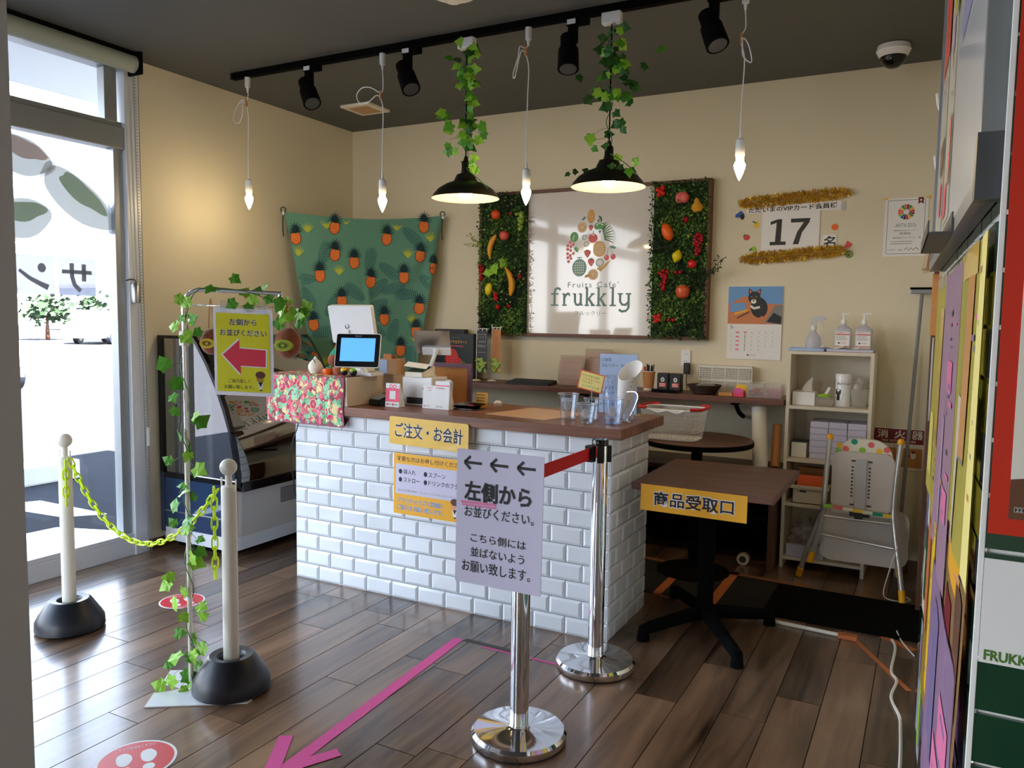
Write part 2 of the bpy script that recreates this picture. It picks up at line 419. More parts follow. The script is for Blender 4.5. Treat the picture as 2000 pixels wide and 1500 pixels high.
def scribble(D, x0, y0, x1, y1, rows, m, L=2, wgt=.45, seed=0, fill=.85):
    """rows of tiny unreadable print as short dashes"""
    R = random.Random(seed); rh = (y1-y0)/rows
    for i in range(rows):
        y = y1-(i+.5)*rh; x = x0; end = x0+(x1-x0)*R.uniform(fill-.15, fill+.1)
        while x < end:
            w = R.uniform(.6, 1.8)*rh*.6; D.rect(x, y-rh*wgt/2, min(x+w, end), y+rh*wgt/2, m, L); x += w+rh*.22
# ivy leaf mesh (folded, five lobes), pointing along +X, normal +Z
def ivy_mesh(m):
    bm = nb(); P = [(0, 0), (-.14, .3), (.12, .36), (.36, .54), (.54, .33), (1, 0)]
    mid = [bm.verts.new((x, 0, z)) for x, z in ((0, 0), (.25, .03), (.55, .02), (1, -.1))]
    for s in (1, -1):
        o = [bm.verts.new((x, y*s, .1*y if y < .5 else -.03)) for x, y in P[1:5]]
        for q in ([mid[0], mid[1], o[1], o[0]], [mid[1], mid[2], o[3], o[2]], [mid[1], o[2], o[1]], [mid[2], mid[3], o[3]]):
            f = bm.faces.new(q); f.smooth = False
    return mesh('leaf', bm, m)
LEAF = [ivy_mesh(m) for m in ('leaf', 'leaf_light', 'leaf_dark')]
def leaves(parent, pts, size, R, kinds=(0, 0, 1, 2), spread=.03, face=V((.45, -.9, .1))):
    for p in pts:
        p = V(p); a = R.uniform(0, 2*pi); d = V((cos(a), sin(a), R.uniform(-.9, .3))).normalized()
        n = (face+V((R.uniform(-.7, .7), R.uniform(-.5, .5), R.uniform(-.4, .7)))).normalized()
        x = (d-n*d.dot(n)).normalized(); y = n.cross(x); q = Matrix((x, y, n)).transposed().to_quaternion(); k = size*R.uniform(.7, 1.2)
        inst('leaf', LEAF[R.choice(kinds)], parent, p+d*R.uniform(.2, 1)*spread, quat=q, scale=(k, k, k))
mat('case_blue', (30, 52, 84), .1, coat=.8); mat('case_body', (188, 184, 180), .3, coat=.3, noise=.04); mat('case_skirt', (206, 208, 214), .3)
mat('kiwi_yellow_p', (226, 214, 110), .45); mat('lilac_pale', (214, 180, 200), .45); mat('drink', (190, 150, 100), .5); mat('violet', (126, 112, 156), .5); mat('screen', (86, 160, 236), .3, emit=.75)
glass('case_glass', (70, 78, 84), 7.0, 1.6); glass('kana', (134, 139, 140), .2, 1.4, .4, .98); glass('basketg', (238, 236, 232), .4, 1.4, .3, .5); mat('memo_yellow', (246, 230, 140), .6)
mat('arrow_red', (226, 52, 78), .5)
mat('chair_grey', (208, 200, 194), .5)

# ================================================================ STRUCTURE
H = 2.82; WL = -4.05; WB = 4.96
fl = struct('floor', bx(nb(), -4.2, 2.4, -2.5, 5.1, -.12, -.006), 'dark_grey')
R = random.Random(4); pw, pl = .157, .95
pme = {}
ix = 0; x = -4.06
while x < .2:
    off = R.uniform(0, pl); y = 1.1-off
    while y < 4.96:
        y0 = max(y, 1.1); y1 = min(y+pl, 4.955)
        if y1-y0 > .03:
            key = round(y1-y0, 3); w = pw-.0026
            if key not in pme:
                l = key-.0026; b = nb(); bx(b, -w/2, w/2, -l/2, l/2, -.006, 0)
                for e in [v for v in b.verts if v.co.z > -.001]: e.co.x *= .994; e.co.y *= .999
                pme[key] = mesh('plank', b, 'plank')
            inst('plank', pme[key], fl, (x+pw/2, (y0+y1)/2, R.uniform(-.0003, .0003)))
        y += pl
    x += pw
struct('floor_near', bx(nb(), -4.1, 2.3, -2.4, 1.099, -.006, 0), 'plank')
struct('ceiling', bx(nb(), -4.2, 2.4, -2.5, 5.1, H, H+.1), 'ceil')
struct('wall_back', bx(nb(), -4.2, 2.4, WB, WB+.15, 0, H), 'plaster')
struct('wall_left', bx(nb(), -4.2, WL, 3.055, WB, 0, H), 'plaster')
struct('wall_right', bx(nb(), .03, .15, 3.1, WB, 0, H), 'plaster')
struct('wall_side', bx(nb(), 2.2, 2.35, -2.4, 1.3, 0, H), 'plaster')
b = nb(); bx(b, -2.07, 2.35, -2.5, -2.38, 0, H); bx(b, -4.2, -3.9, -2.5, -2.38, 0, H); bx(b, -3.9, -2.07, -2.5, -2.38, 2.6, H)
struct('wall_front', b, 'plaster')
w2 = struct('window_2', bx(bx(bx(nb(), -3.9, -3.84, -2.48, -2.4, 0, 2.6), -2.13, -2.07, -2.48, -2.4, 0, 2.6), -3.9, -2.07, -2.48, -2.4, 0, .12), 'alu')
part('window_pane', bx(nb(), -3.86, -2.10, -2.45, -2.44, .1, 2.6), 'pane', w2)
# storefront on the left: jamb, mullions, rails, transom bar, panes
b = nb()
bx(b, -4.13, -4.02, 2.965, 3.055, 0, H, .004)                       # jamb
for y in (1.15, -.55, -2.25): bx(b, -4.13, -4.03, y-.04, y+.04, 0, H, .004)
w1 = struct('window_1', b, 'alu_lit')
b = nb(); bx(b, -4.12, -4.03, -2.2, 2.965, 2.305, 2.425, .004); bx(b, -4.11, -4.05, 1.19, 2.965, 2.425, 2.455)
part('transom_bar', b, 'alu', w1)
b = nb(); bx(b, -4.12, -4.03, -2.2, 2.965, 0, .10, .004); bx(b, -4.15, -4.03, -2.2, 2.965, .1, .128, .003)
part('bottom_rail', b, 'alu_lit', w1)
part('top_rail', bx(nb(), -4.12, -4.03, -2.2, 2.965, 2.735, H), 'alu', w1)
b = nb()
for y in (2.925, 1.205): bx(b, -4.105, -4.045, y-.02, y+.03, .125, 2.31, .003)
for y in (2.885, 1.21): bx(b, -4.105, -4.045, y-.025, y+.05, 2.45, 2.735, .003)
part('sash', b, 'alu', w1)
part('window_pane', bx(nb(), -4.085, -4.079, 1.19, 2.93, .12, 2.31), 'pane', w1)
part('window_pane', bx(nb(), -4.085, -4.079, 1.19, 2.93, 2.44, 2.74), 'pane', w1)
for y0, y1 in ((-.51, 1.11), (-2.21, -.59)):
    part('window_pane', bx(nb(), -4.085, -4.079, y0, y1, .12, 2.31), 'pane', w1); part('window_pane', bx(nb(), -4.085, -4.079, y0, y1, 2.42, 2.74), 'pane', w1)
struct('trim_1', bx(nb(), -2.6, -1.717, .86, 1.0, 0, H), 'plaster_grey' if 'plaster_grey' in MT else 'light_grey')
for nm, a in (('baseboard_left', (WL, WL+.012, 3.06, WB-.012, 0, .06)), ('baseboard_back', (WL, .03, WB-.012, WB, 0, .06))):
    struct(nm, bx(nb(), *a), 'trim_wood')
struct('trim_2', bx(nb(), -.008, .03, 4.25, 4.33, 0, 2.4, .004), 'trim_wood')   # brown post at the right wall
# roof mass, eave
struct('roof', bx(bx(nb(), -4.2, 2.4, -2.6, 5.2, H+.1, 4.5), -5.6, -4.2, -2.6, 5.2, 2.95, 3.08), 'building')

# partition clad in green tiles, seen edge-on at the right
PA = V((.075, 1.25, 0)); PB = V((.010, 3.05, 0)); PD = (PB-PA).normalized()          # side face runs PA -> PB
pt = struct('wall_partition', prism(nb(), [(PA.x+.007, 1.257), (2.2, 1.257), (2.2, 1.4), (.25, 1.4), (.2, 3.05), (PB.x+.007, 3.05)], (0, 0, 0), X_, Y_, H), 'grout_white')
b = nb(); tw, th, g = .15, .0765, .0062
prism(b, [(-.003, 0), (tw-g, 0), (tw-g, th-g), (-.003, th-g)], (0, 0, 0), X_, Z_, .007)
gtm = mesh('tile', b, 'tile_green')
for i in range(26):
    for j in range(0, 9):
        z = .02+.0765*(i+4)+.003
        if j > 3 or z > 2.75: continue
        xx = PA.x+.0065+j*tw-(tw/2 if i % 2 and j else 0)
        inst('tile', gtm, pt, (xx, 1.2572, z))
n = PD.cross(V(Z_)); b = nb()                                       # n points to -x side
if n.x > 0: n = -n
R = random.Random(2)
for i in range(36):
    for j in range(13):
        s0 = j*.15+(.075 if i % 2 else 0)+.008; s1 = min(s0+.144, 1.8); z0 = .02+i*.0765+.003
        if s0 < 1.75 and z0 < 2.72:
            k = R.uniform(-.0008, .0008)
            o = PA+PD*s0+V((.007, 0, z0)); prism(b, [(0, 0), (s1-s0, 0), (s1-s0, th-g), (0, th-g)], o+n*0, PD, Z_, -.0075-k)
part('tile_course', b, 'tile_green', pt, kind='stuff')
part('corner_strip', bx(nb(), .0715, .0785, 1.2492, 1.26, 0, H, .001), 'grout_white', pt)

# ================================================================ OUTSIDE
struct('ground', bx(bx(nb(), -90, -4.16, -60, 90, -.35, -.15), -4.2, 2.4, -40, -2.5, -.35, -.15), 'asphalt')
def flat(pts, z, h=.004): return prism(nb(), pts, (0, 0, z), X_, Y_, h)
single('parking_line', flat([(-6.55, 3.55), (-6.4, 3.85), (-5.55, 3.85), (-5.75, 3.62)], -.149), 'road_white', 'short white painted line on the dark asphalt just outside the window', 'road marking')
single('parking_line', flat([(-5.6, 2.2), (-5.5, 3.42), (-4.95, 3.62), (-4.3, 3.5), (-4.3, 2.2)], -.149), 'road_white', 'broad white painted patch of ground against the window sill', 'road marking')
k = nb(); bx(k, -7.3, -7.0, 3.2, 4.6, -.15, .03, .02)
single('kerb_stone', k, 'concrete', 'pale concrete wheel stop lying on the car park asphalt', 'kerb', origin=(-7.15, 3.9, -.15))
def car(name, label, loc, rz, body='car_white'):
    t = thing(name, label, 'car', loc, rz=rz)
    p = [(-2.1, .3), (2.1, .3), (2.15, .9), (1.3, 1.05), (.7, 1.62), (-1.6, 1.66), (-2.12, 1.0)]
    b = nb(); prism(b, p, (0, .8, 0), X_, Z_, 1.6); bmesh.ops.bevel(b, geom=b.edges[:], offset=.06, segments=2, affect='EDGES')
    part('body', b, body, t, local=True)
    b = nb(); prism(b, [(-1.5, 1.08), (1.1, 1.08), (.62, 1.55), (-1.4, 1.57)], (0, .83, 0), X_, Z_, 1.66)
    part('side_window', b, 'car_glass', t, local=True)
    wm = None
    for sx in (-1.3, 1.35):
        for sy in (-.8, .8):
            if not wm: wm = mesh('wheel', cy(cy(nb(), (0, -.11, 0), (0, .11, 0), .31, n=24), (0, -.12, 0), (0, .12, 0), .17, n=16, mi=1), ['rubber', 'steel'])
            inst('wheel', wm, t, (sx, sy, .31), world=False)
    b = nb(); bx(b, 2.08, 2.18, -.7, .7, .3, .5)
    part('bumper', b, 'dark_grey', t, local=True)
car('parked_car', 'small white car parked far off across the bright car park', (-37, 26, -.15), rad(118))
car('parked_car', 'white car half hidden behind the grey wall end at the window', (-17.6, 8.7, -.15), rad(-10))
R = random.Random(8)
def tree(label, x, y, h, w):
    t = thing('tree', label, 'tree', (x, y, -.15), 'trees beyond the car park')
    part('trunk', cy(nb(), (x, y, -.15), (x, y, h*.5), .12, .07, 8), 'trim_wood', t)
    b = nb()
    for i in range(420):
        p = V((R.gauss(0, .45)*w/2, R.gauss(0, .45)*w/2, R.gauss(0, .3)*h*.4+h*.6)); a = V((R.uniform(-1, 1), R.uniform(-1, 1), R.uniform(-1, 1))).normalized(); c = a.orthogonal().normalized(); k = .16
        q = [b.verts.new(V((x, y, 0))+p+a*k), b.verts.new(V((x, y, 0))+p+c*k), b.verts.new(V((x, y, 0))+p-a*k), b.verts.new(V((x, y, 0))+p-c*k)]; b.faces.new(q)
    part('foliage', b, 'moss_c', t, kind='stuff')
tree('small green tree seen just under the mirrored lettering beside the grey wall end', -44, 20, 2.9, 3)
tree('small round green tree second from the wall end, beyond the car park', -43, 26.6, 2.6, 2.4)
tree('narrow green tree on its own to the left of the pale building', -50, 34, 3.0, 1.6)
t = thing('building', 'low pale building with blue windows beyond the parked cars', 'building', (-60, 48, -.15))
part('wall', bx(nb(), -66, -54, 42, 56, -.15, 3.4), 'building', t)
part('roof', bx(nb(), -66.4, -53.6, 41.6, 56.4, 3.4, 3.7), 'concrete', t)
for i in range(5): part('window', bx(nb(), -54.0, -53.95, 43+i*2.5, 44.6+i*2.5, 1.4, 2.6), 'car_glass', t)

# ---- things on the window
def on_win(y, z): return (WL-.022-.0, y, z)
def decal(name, label, polys, y, z, cat='window sticker', group=None):
    D = Draw()
    for p, m, L in polys: D.poly(p, m, L)
    t = thing(name, label, cat, (-4.078, y, z), group)
    return t, D
def egg(cx, cy_, rx, ry, rot, amp=.05, seed=0, n=26):
    R = random.Random(seed); ph = R.uniform(0, 6); c, s = cos(rad(rot)), sin(rad(rot)); o = []
    for i in range(n):
        a = 2*pi*i/n; k = 1+amp*sin(3*a+ph)+amp*.6*sin(5*a+ph*2); X = rx*k*cos(a); Y = ry*k*sin(a)
        o.append((cx+X*c-Y*s, cy_+X*s+Y*c))
    return o
wm_ = lambda y, z, h: V((-4.0785+h, y, z))
for label, cy_, cz, rot, cut, fill in (
        ('oval sandwich window sticker with green filling, nearest the aluminium jamb', 2.72, 2.0, -34, (.25, .12), 'cream_d'),
        ('pink and white sandwich window sticker, highest on the glass', 2.42, 2.18, -12, (.17, .11), 'pinkd'),
        ('pale sandwich window sticker with green top, below the pink one', 2.41, 1.87, 12, (.17, .115), 'cream_d')):
    t = thing('sandwich_sticker', label, 'window sticker', (-4.078, cy_, cz), 'sandwich stickers on the window')
    D = Draw(); D.poly(egg(cy_, cz, *cut, rot, .04, 1), 'rim_d', 1); D.poly(egg(cy_, cz, cut[0]*.9, cut[1]*.86, rot, .04, 1), 'bread', 2)
    D.poly(egg(cy_+.02, cz+.035, cut[0]*.62, cut[1]*.42, rot, .1, 3), fill, 3)
    D.build('print', t, wm_)
for label, y0, y1, n_ in (('grey square window sticker with a mirrored katakana sa', 2.59, 2.80, 'sa'), ('grey square window sticker with a mirrored katakana n, beside the sa', 2.355, 2.567, 'n')):
    t = thing('kana_sticker', label, 'window sticker', (-4.078, (y0+y1)/2, 1.59), 'mirrored letter stickers on the window')
    D = Draw(); D.rect(y0, 1.49, y1, 1.69, 'decal', 1)
    f = lambda u, v: (y0+(y1-y0)*u, 1.49+.2*v)
    if n_ == 'sa':
        D.line([f(.1, .62), f(.9, .62)], .021, 'kana', 2); D.line([f(.36, .85), f(.36, .5), f(.42, .28), f(.58, .12)], .024, 'kana', 3); D.line([f(.68, .84), f(.68, .38)], .025, 'kana', 4)
    else:
        D.ell(*f(.7, .68), .022, .024, 'kana', 2); D.line([f(.15, .6), f(.4, .4), f(.65, .27), f(.85, .18)], .016, 'kana', 3, w1=.03)
    D.build('print', t, wm_)
t = thing('door_weight', 'small round grey metal canister hanging on the window jamb', 'weight', (-4.0, 2.985, 1.46))
part('canister', lathe(nb(), (-4.0, 2.99, 1.455), [(0, 0), (.024, .002), (.026, .01), (.026, .1), (.02, .115), (0, .118)]), 'steel', t)
part('hook', tube(nb(), spline([(-4.0, 2.99, 1.57), (-4.0, 2.985, 1.585), (-4.01, 2.96, 1.588), (-4.02, 2.945, 1.58)], 4), .004), 'alu_dark', t)
t = thing('roller_blind', 'rolled up sage grey roller blind above the window', 'blind', (-3.93, 2.97, 2.76))
part('roll', cy(nb(), (-3.94, -2.1, 2.755), (-3.94, 2.965, 2.755), .046, n=28), 'blind', t)
part('headrail', bx(nb(), -4.0, -3.92, -2.1, 2.985, 2.80, 2.819), 'matte_black', t)
part('end_bracket', bx(nb(), -3.995, -3.885, 2.967, 2.985, 2.70, 2.819, .004), 'matte_black', t)
b = nb(); tube(b, spline([(-3.99, 3.0, 2.74), (-4.0, 3.02, 1.5), (-4.0, 3.03, .12), (-4.0, 3.045, .06), (-4.0, 3.055, .12), (-4.0, 3.04, 1.5), (-3.99, 3.03, 2.74)], 10), .0022, 5)
for i in range(150):
    z = .1+i*.0176; sph(b, (-4.0, 3.03-.01*max(0, z-1.5), z), .0034, u=5, w=4)
part('bead_chain', b, 'grey', t)
part('chain_weight', bx(nb(), -4.01, -3.995, 3.042, 3.056, .63, .74, .003), 'white', t)

# ---- near stub already built (trim_1); ceiling fittings
t = thing('ceiling_vent', 'square off-white vent cover on the grey ceiling near the corner', 'vent', (-3.5, 4.42, H))
part('frame', bx(nb(), -3.62, -3.38, 4.30, 4.54, H-.018, H, .005), 'cream', t)
b = nb()
for i in range(8): bx(b, -3.58, -3.42, 4.34+i*.021, 4.352+i*.021, H-.021, H-.017)
part('grille', b, 'cardboard', t)
t = thing('smoke_detector', 'round cream smoke detector on the ceiling cut by the top edge', 'detector', (-1.93, 3.05, H))
part('base_ring', lathe(nb(), (-1.93, 3.05, H), [(0, -.012), (.1, -.012), (.105, 0)]), 'cream', t)
part('dome', lathe(nb(), (-1.93, 3.05, H), [(0, -.045), (.03, -.044), (.04, -.03), (.055, -.028), (.07, -.012)]), 'cream', t)
t = thing('dome_camera', 'white and smoked dome security camera on the ceiling', 'camera', (-.25, 4.6, H))
part('housing', lathe(nb(), (-.25, 4.6, H), [(.06, 0), (.078, -.004), (.083, -.03), (.07, -.055), (.062, -.06), (0, -.06)]), 'gloss_white', t)
part('dome', sph(nb(), (-.25, 4.6, H-.058), .062, (1, 1, .95), u=24, w=14), 'gloss_black', t)

# ================================================================ TRACK + LAMPS
TY = 3.485; TZ = 2.79
t = thing('light_track', 'long black lighting track across the ceiling', 'lighting track', (-2, TY, H))
part('rail', bx(nb(), -3.73, .9, TY-.018, TY+.018, 2.785, H), 'matte_black', t)
part('end_cap', bx(nb(), -3.745, -3.73, TY-.019, TY+.019, 2.783, H), 'soft_black', t)
def spotlight(x, dx, label):
    t = thing('track_spotlight', label, 'spotlight', (x, TY, 2.785), 'black spotlights on the track')
    part('adapter', bx(nb(), x-.035, x+.07, TY-.02, TY+.02, 2.755, 2.785, .003), 'matte_black', t)
    part('rating_label', bx(nb(), x-.03, x+.012, TY-.0215, TY-.02, 2.760, 2.782), 'white', t, 'small white sticker')
    part('stem', bx(nb(), x-.028, x+.012, TY-.018, TY+.018, 2.68, 2.756, .004), 'matte_black', t)
    a = V((x-.03, TY, 2.685)); d = V((dx, -.25, -.85)).normalized()
    b = nb(); p0 = a-d*.03; cy(b, p0, a+d*.05, .038, .038, 20); cy(b, a+d*.04, a+d*.14, .047, .05, 24)
    bx(b, x-.045, x-.02, TY-.022, TY+.022, 2.64, 2.70, .003)
    part('lamp_head', b, 'matte_black', t)
    cyb = nb(); q = a+d*.1405; cy(cyb, q, q+d*.001, .04, .04, 24); part('lens', cyb, 'alu_dark', t)
spotlight(-3.145, .55, 'black track spotlight nearest the window')
spotlight(-2.475, .5, 'black track spotlight between the second bare bulb and the left dome lamp')
spotlight(-1.54, .12, 'black track spotlight between the two black dome lamps')
spotlight(-.885, .35, 'black track spotlight at the upper right, left of the last bare bulb')
def bare(x, zs, loop, label, top=2.785):
    """zs = z of socket top"""
    t = thing('bare_bulb_lamp', label, 'hanging lamp', (x, TY, top), 'bare bulbs hanging from the track')
    part('plug', cy(cy(nb(), (x, TY, 2.785), (x, TY, 2.728), .016, .015, 14), (x, TY, 2.728), (x, TY, 2.70), .008, .005, 10), 'white', t)
    l = loop; P = [(x, TY, 2.70), (x+.004, TY, l+.03), (x-.012, TY, l)]
    Q = {0: [(-.04, .0), (-.09, -.05), (-.105, -.11), (-.06, -.125), (-.03, -.07), (-.035, -.01)],
         1: [(-.07, .03), (-.13, .035), (-.165, -.0), (-.14, -.045), (-.08, -.04), (-.035, -.015)],
         2: [(-.04, .01), (-.05, -.04), (-.075, -.115), (-.065, -.13), (-.045, -.05), (-.03, -.01)],
         3: [(-.005, -.03), (.0, -.09), (.035, -.12), (.025, -.06), (.004, -.02)]}[bare.k]
    bare.k += 1
    P += [(x+a, TY-.01, l+c) for a, c in Q]; P += [(x-.012, TY, l-.03), (x+.004, TY, l-.1), (x, TY, l-.25), (x-.003, TY, zs+.02), (x, TY, zs)]
    part('cord', tube(nb(), spline(P, 6), .0028, 6), 'white', t)
    part('cord_tie', bx(nb(), x-.018, x-.008, TY-.006, TY+.006, l-.035, l+.01, .002), 'kraft', t)
    part('socket', lathe(nb(), (x, TY, zs), [(.004, .03), (.007, 0), (.0185, -.008), (.02, -.02), (.02, -.075), (.017, -.08), (.017, -.10), (0, -.10)]), 'white', t)
    part('bulb', lathe(nb(), (x, TY, zs-.098), [(0, 0), (.018, -.001), (.024, -.014), (.022, -.026), (.0215, -.03), (.016, -.044), (.0155, -.047), (.009, -.062), (.0085, -.065), (0, -.08)]), 'bulb', t)
bare.k = 0
bare(-3.626, 2.20, 2.655, 'bare bulb on a white looped cord, the one nearest the window')
bare(-2.645, 2.135, 2.585, 'bare bulb on a white looped cord left of the left dome lamp')
bare(-1.78, 2.125, 2.69, 'bare bulb on a white cord between the two black dome lamps')
bare(-.762, 2.175, 2.60, 'bare bulb on a white cord at the right, below the last spotlight')
def dome_lamp(x, zr, label):
    """zr = z of the rim"""
    t = thing('dome_pendant', label, 'pendant lamp', (x, TY, 2.785), 'black dome pendants over the counter')
    part('adapter', bx(nb(), x-.045, x+.045, TY-.02, TY+.02, 2.735, 2.786, .005), 'gloss_white', t)
    part('cord', cy(nb(), (x, TY, zr+.2), (x, TY, 2.736), .0035, n=8), 'matte_black', t)
    part('socket', lathe(nb(), (x, TY, zr), [(0, .215), (.007, .21), (.012, .19), (.02, .18), (.021, .14), (.024, .135), (.024, .12)]), 'shade_black', t)
    outer = [(.024, .125), (.045, .118), (.055, .098), (.06, .085), (.1, .07), (.14, .045), (.163, .018), (.172, 0)]
    sh = part('lamp_shade', lathe(nb(), (x, TY, zr), outer, 48), 'shade_black', t)
    part('shade_lining', lathe(nb(), (x, TY, zr), [(r-.004, z-.003) for r, z in outer[2:-1]]+[(.171, 0)], 48), 'shade_in', sh, 'white inner face of the shade')
    part('bulb', sph(nb(), (x, TY, zr+.03), .034, u=20, w=14), 'pend_bulb', t)
    return t
dome_lamp(-2.124, 2.0, 'black dome pendant lamp wound with ivy, the left of the pair')
dome_lamp(-1.356, 2.008, 'black dome pendant lamp wound with ivy, the right of the pair')
def vine(x, zr, label, clusters, seed, kinds):
    R = random.Random(seed); t = thing('ivy_vine', label, 'artificial ivy', (x, TY, 2.73), 'ivy garlands on the dome lamps')
    P = []; z = 2.74; a = 0
    while z > zr+.16: P.append((x+.014*cos(a), TY-.004+.014*sin(a), z)); z -= .03; a += 1.1
    P += [(x+.06, TY-.06, zr+.12), (x+.12, TY-.08, zr+.078), (x+.165, TY-.06, zr+.03)]
    part('stem', tube(nb(), spline(P, 2), .0022, 5), 'stem', t)
    pts = []
    for z0, z1, n_, sp in clusters:
        for i in range(n_):
            zz = R.uniform(z0, z1); aa = R.uniform(0, 2*pi); k = abs(R.gauss(0, .5))*sp
            pts.append((x+cos(aa)*k*1.3, TY+sin(aa)*k*.7-.01, zz))
    leaves(t, pts, .05, R, kinds, .03)
    b = nb()
    for p in pts[::2]: tube(b, [(x+.012, TY-.004, p[2]+.03), ((x+p[0])/2, TY-.02, p[2]+.02), p], .0011, 4)
    part('tendril', b, 'stem', t, kind='stuff')
    return t
vine(-2.124, 2.0, 'green plastic ivy wound round the cord of the left dome lamp', [(2.56, 2.76, 30, .045), (2.24, 2.42, 34, .10), (2.42, 2.55, 5, .04), (2.12, 2.25, 7, .07)], 5, (0, 0, 1, 1, 2))
v2 = vine(-1.356, 2.008, 'darker plastic ivy wound round the cord of the right dome lamp', [(2.62, 2.73, 14, .04), (2.42, 2.63, 34, .12), (2.3, 2.45, 12, .09), (2.12, 2.3, 9, .09)], 9, (0, 2, 2, 2, 1))
R = random.Random(3); leaves(v2, [(-1.356+.14*cos(a), TY-.1+.05*sin(a), 2.008+.065) for a in [R.uniform(-.4, 3.5) for _ in range(12)]], .04, R, (2, 2, 0), .03)

# ================================================================ BACK WALL
WF = WB-.004
# ---- framed logo board with two moss panels
t = thing('wall_sign', 'big framed fruit logo board flanked by two moss panels on the back wall', 'sign', (-2.05, WB, 1.28))
b = nb()
for a in ((-2.87, -1.235, 2.25, 2.27), (-2.87, -1.235, 1.28, 1.30), (-2.87, -2.85, 1.30, 2.25), (-1.255, -1.235, 1.30, 2.25)): bx(b, a[0], a[1], 4.90, WB, a[2], a[3], .002)
part('frame', b, 'frame_brown', t)
part('board', bx(nb(), -2.85, -1.255, 4.935, WB, 1.30, 2.25), 'board', t)
BP = plane((0, 4.935, 0), X_, Z_)
D = Draw()
def seeds(cx, cz, r, m, n=8, k=.6):
    for i in range(n):
        a = 2*pi*i/n; D.ell(cx+r*k*cos(a), cz+r*k*sin(a), r*.13, r*.06, m, 4, math.degrees(a), 8)
def citrus(cx, cz, r, m):
    D.ell(cx, cz, r, r, m, 1); D.ring(cx, cz, r*.78, r*.86, 'logo_line', 2)
    for i in range(8):
        a = pi*i/4; D.line([(cx+r*.1*cos(a), cz+r*.1*sin(a)), (cx+r*.8*cos(a), cz+r*.8*sin(a))], r*.07, 'logo_line', 3)
def kiwi_(cx, cz, r):
    D.ell(cx, cz, r, r, 'logo_dkgreen', 1); D.ell(cx, cz, r*.82, r*.82, 'logo_line', 2); D.ell(cx, cz, r*.7, r*.7, 'paper', 3); seeds(cx, cz, r, 'logo_dkgreen')
def straw(cx, cz, r, m='logo_red', rot=0):
    D.poly([(cx-r, cz+r*.7), (cx-r*.9, cz), (cx-r*.4, cz-r*.8), (cx, cz-r*1.15), (cx+r*.4, cz-r*.8), (cx+r*.9, cz), (cx+r, cz+r*.7), (cx, cz+r)], m, 1)
    for i in range(5):
        a = pi*(.1+.2*i); D.line([(cx, cz+r*.85), (cx+r*cos(a)*.9, cz+r*.85+r*.5*sin(a))], r*.24, 'logo_dkgreen', 3, w1=.001)
    for dx, dz in ((-.4, .2), (.3, .1), (0, -.3), (-.2, -.65), (.35, -.35)): D.ell(cx+dx*r, cz+dz*r, r*.08, r*.1, 'logo_line', 2, n=6)
def melon(cx, cz, rx, rz, m):
    D.ell(cx, cz, rx, rz, m, 1)
    for i in range(-2, 3):
        k = i*.28; h = math.sqrt(max(0, .72-k*k))
        D.line([(cx+k*rx, cz-h*rz), (cx+k*rx, cz+h*rz)], rx*.05, 'logo_line', 2); D.line([(cx-h*rx, cz+k*rz), (cx+h*rx, cz+k*rz)], rx*.05, 'logo_line', 3)
D.poly([(-2.034+.027*sin(2*pi*i/24)*(1 if abs(cos(2*pi*i/24)) < .93 else .5), 2.079+.047*cos(2*pi*i/24)) for i in range(24)], 'logo_ochre', 1)
for dx, dz in ((-.006, 0), (.01, 0), (.004, -.016)): D.ell(-2.034+dx, 2.079+dz, .003, .003, 'logo_line', 2, n=6)
citrus(-2.097, 2.009, .034, 'logo_ochre'); straw(-2.034, 2.004, .017)
D.ell(-1.992, 2.012, .02, .022, 'logo_green'); D.ell(-1.951, 2.012, .02, .022, 'logo_green', 2); D.ell(-1.971, 2.01, .02, .018, 'logo_green', 3)
D.ell(-1.972, 2.048, .018, .011, 'logo_dkgreen', 1); D.ell(-1.972, 2.047, .006, .005, 'logo_line', 2); D.ell(-1.99, 2.022, .007, .005, 'logo_line', 4); D.ell(-1.954, 2.022, .007, .005, 'logo_line', 4)
D.poly([(-1.98, 1.985), (-1.96, 1.985), (-1.972, 1.962)], 'logo_dkgreen')
D.ell(-2.153, 1.948, .03, .034, 'logo_green'); D.line([(-2.158, 1.925), (-2.16, 1.945), (-2.15, 1.958)], .004, 'logo_line', 2)
D.ell(-2.018, 1.936, .033, .03, 'logo_red'); D.ell(-2.018, 1.958, .012, .004, 'logo_line', 2); D.line([(-2.018, 1.96), (-2.016, 1.985)], .004, 'logo_dkgreen', 3)
kiwi_(-2.079, 1.943, .018); kiwi_(-2.063, 1.897, .02); kiwi_(-1.967, 1.775, .028)
straw(-2.055, 1.836, .025); straw(-2.028, 1.777, .024)
melon(-1.972, 1.864, .045, .052, 'logo_ochre'); melon(-2.112, 1.743, .052, .058, 'logo_teal'); D.line([(-2.13, 1.81), (-2.095, 1.81)], .006, 'logo_teal', 2); D.line([(-2.112, 1.795), (-2.112, 1.81)], .006, 'logo_teal', 3)
citrus(-2.012, 1.697, .036, 'logo_ochre'); D.ell(-2.055, 1.688, .02, .01, 'logo_ochre', 1, 20)
for x_, z_ in ((-1.919, 1.806), (-1.874, 1.811)):
    D.ell(x_, z_, .018, .019, 'logo_red', 1); D.ell(x_-.006, z_+.007, .004, .004, 'logo_line', 2); D.line([(x_, z_+.018), ((x_-1.897)/2-.003, 1.86), (-1.903, 1.872)], .002, 'logo_dkgreen', 2)
D.ell(-1.877, 1.873, .023, .009, 'logo_teal', 1, -15)
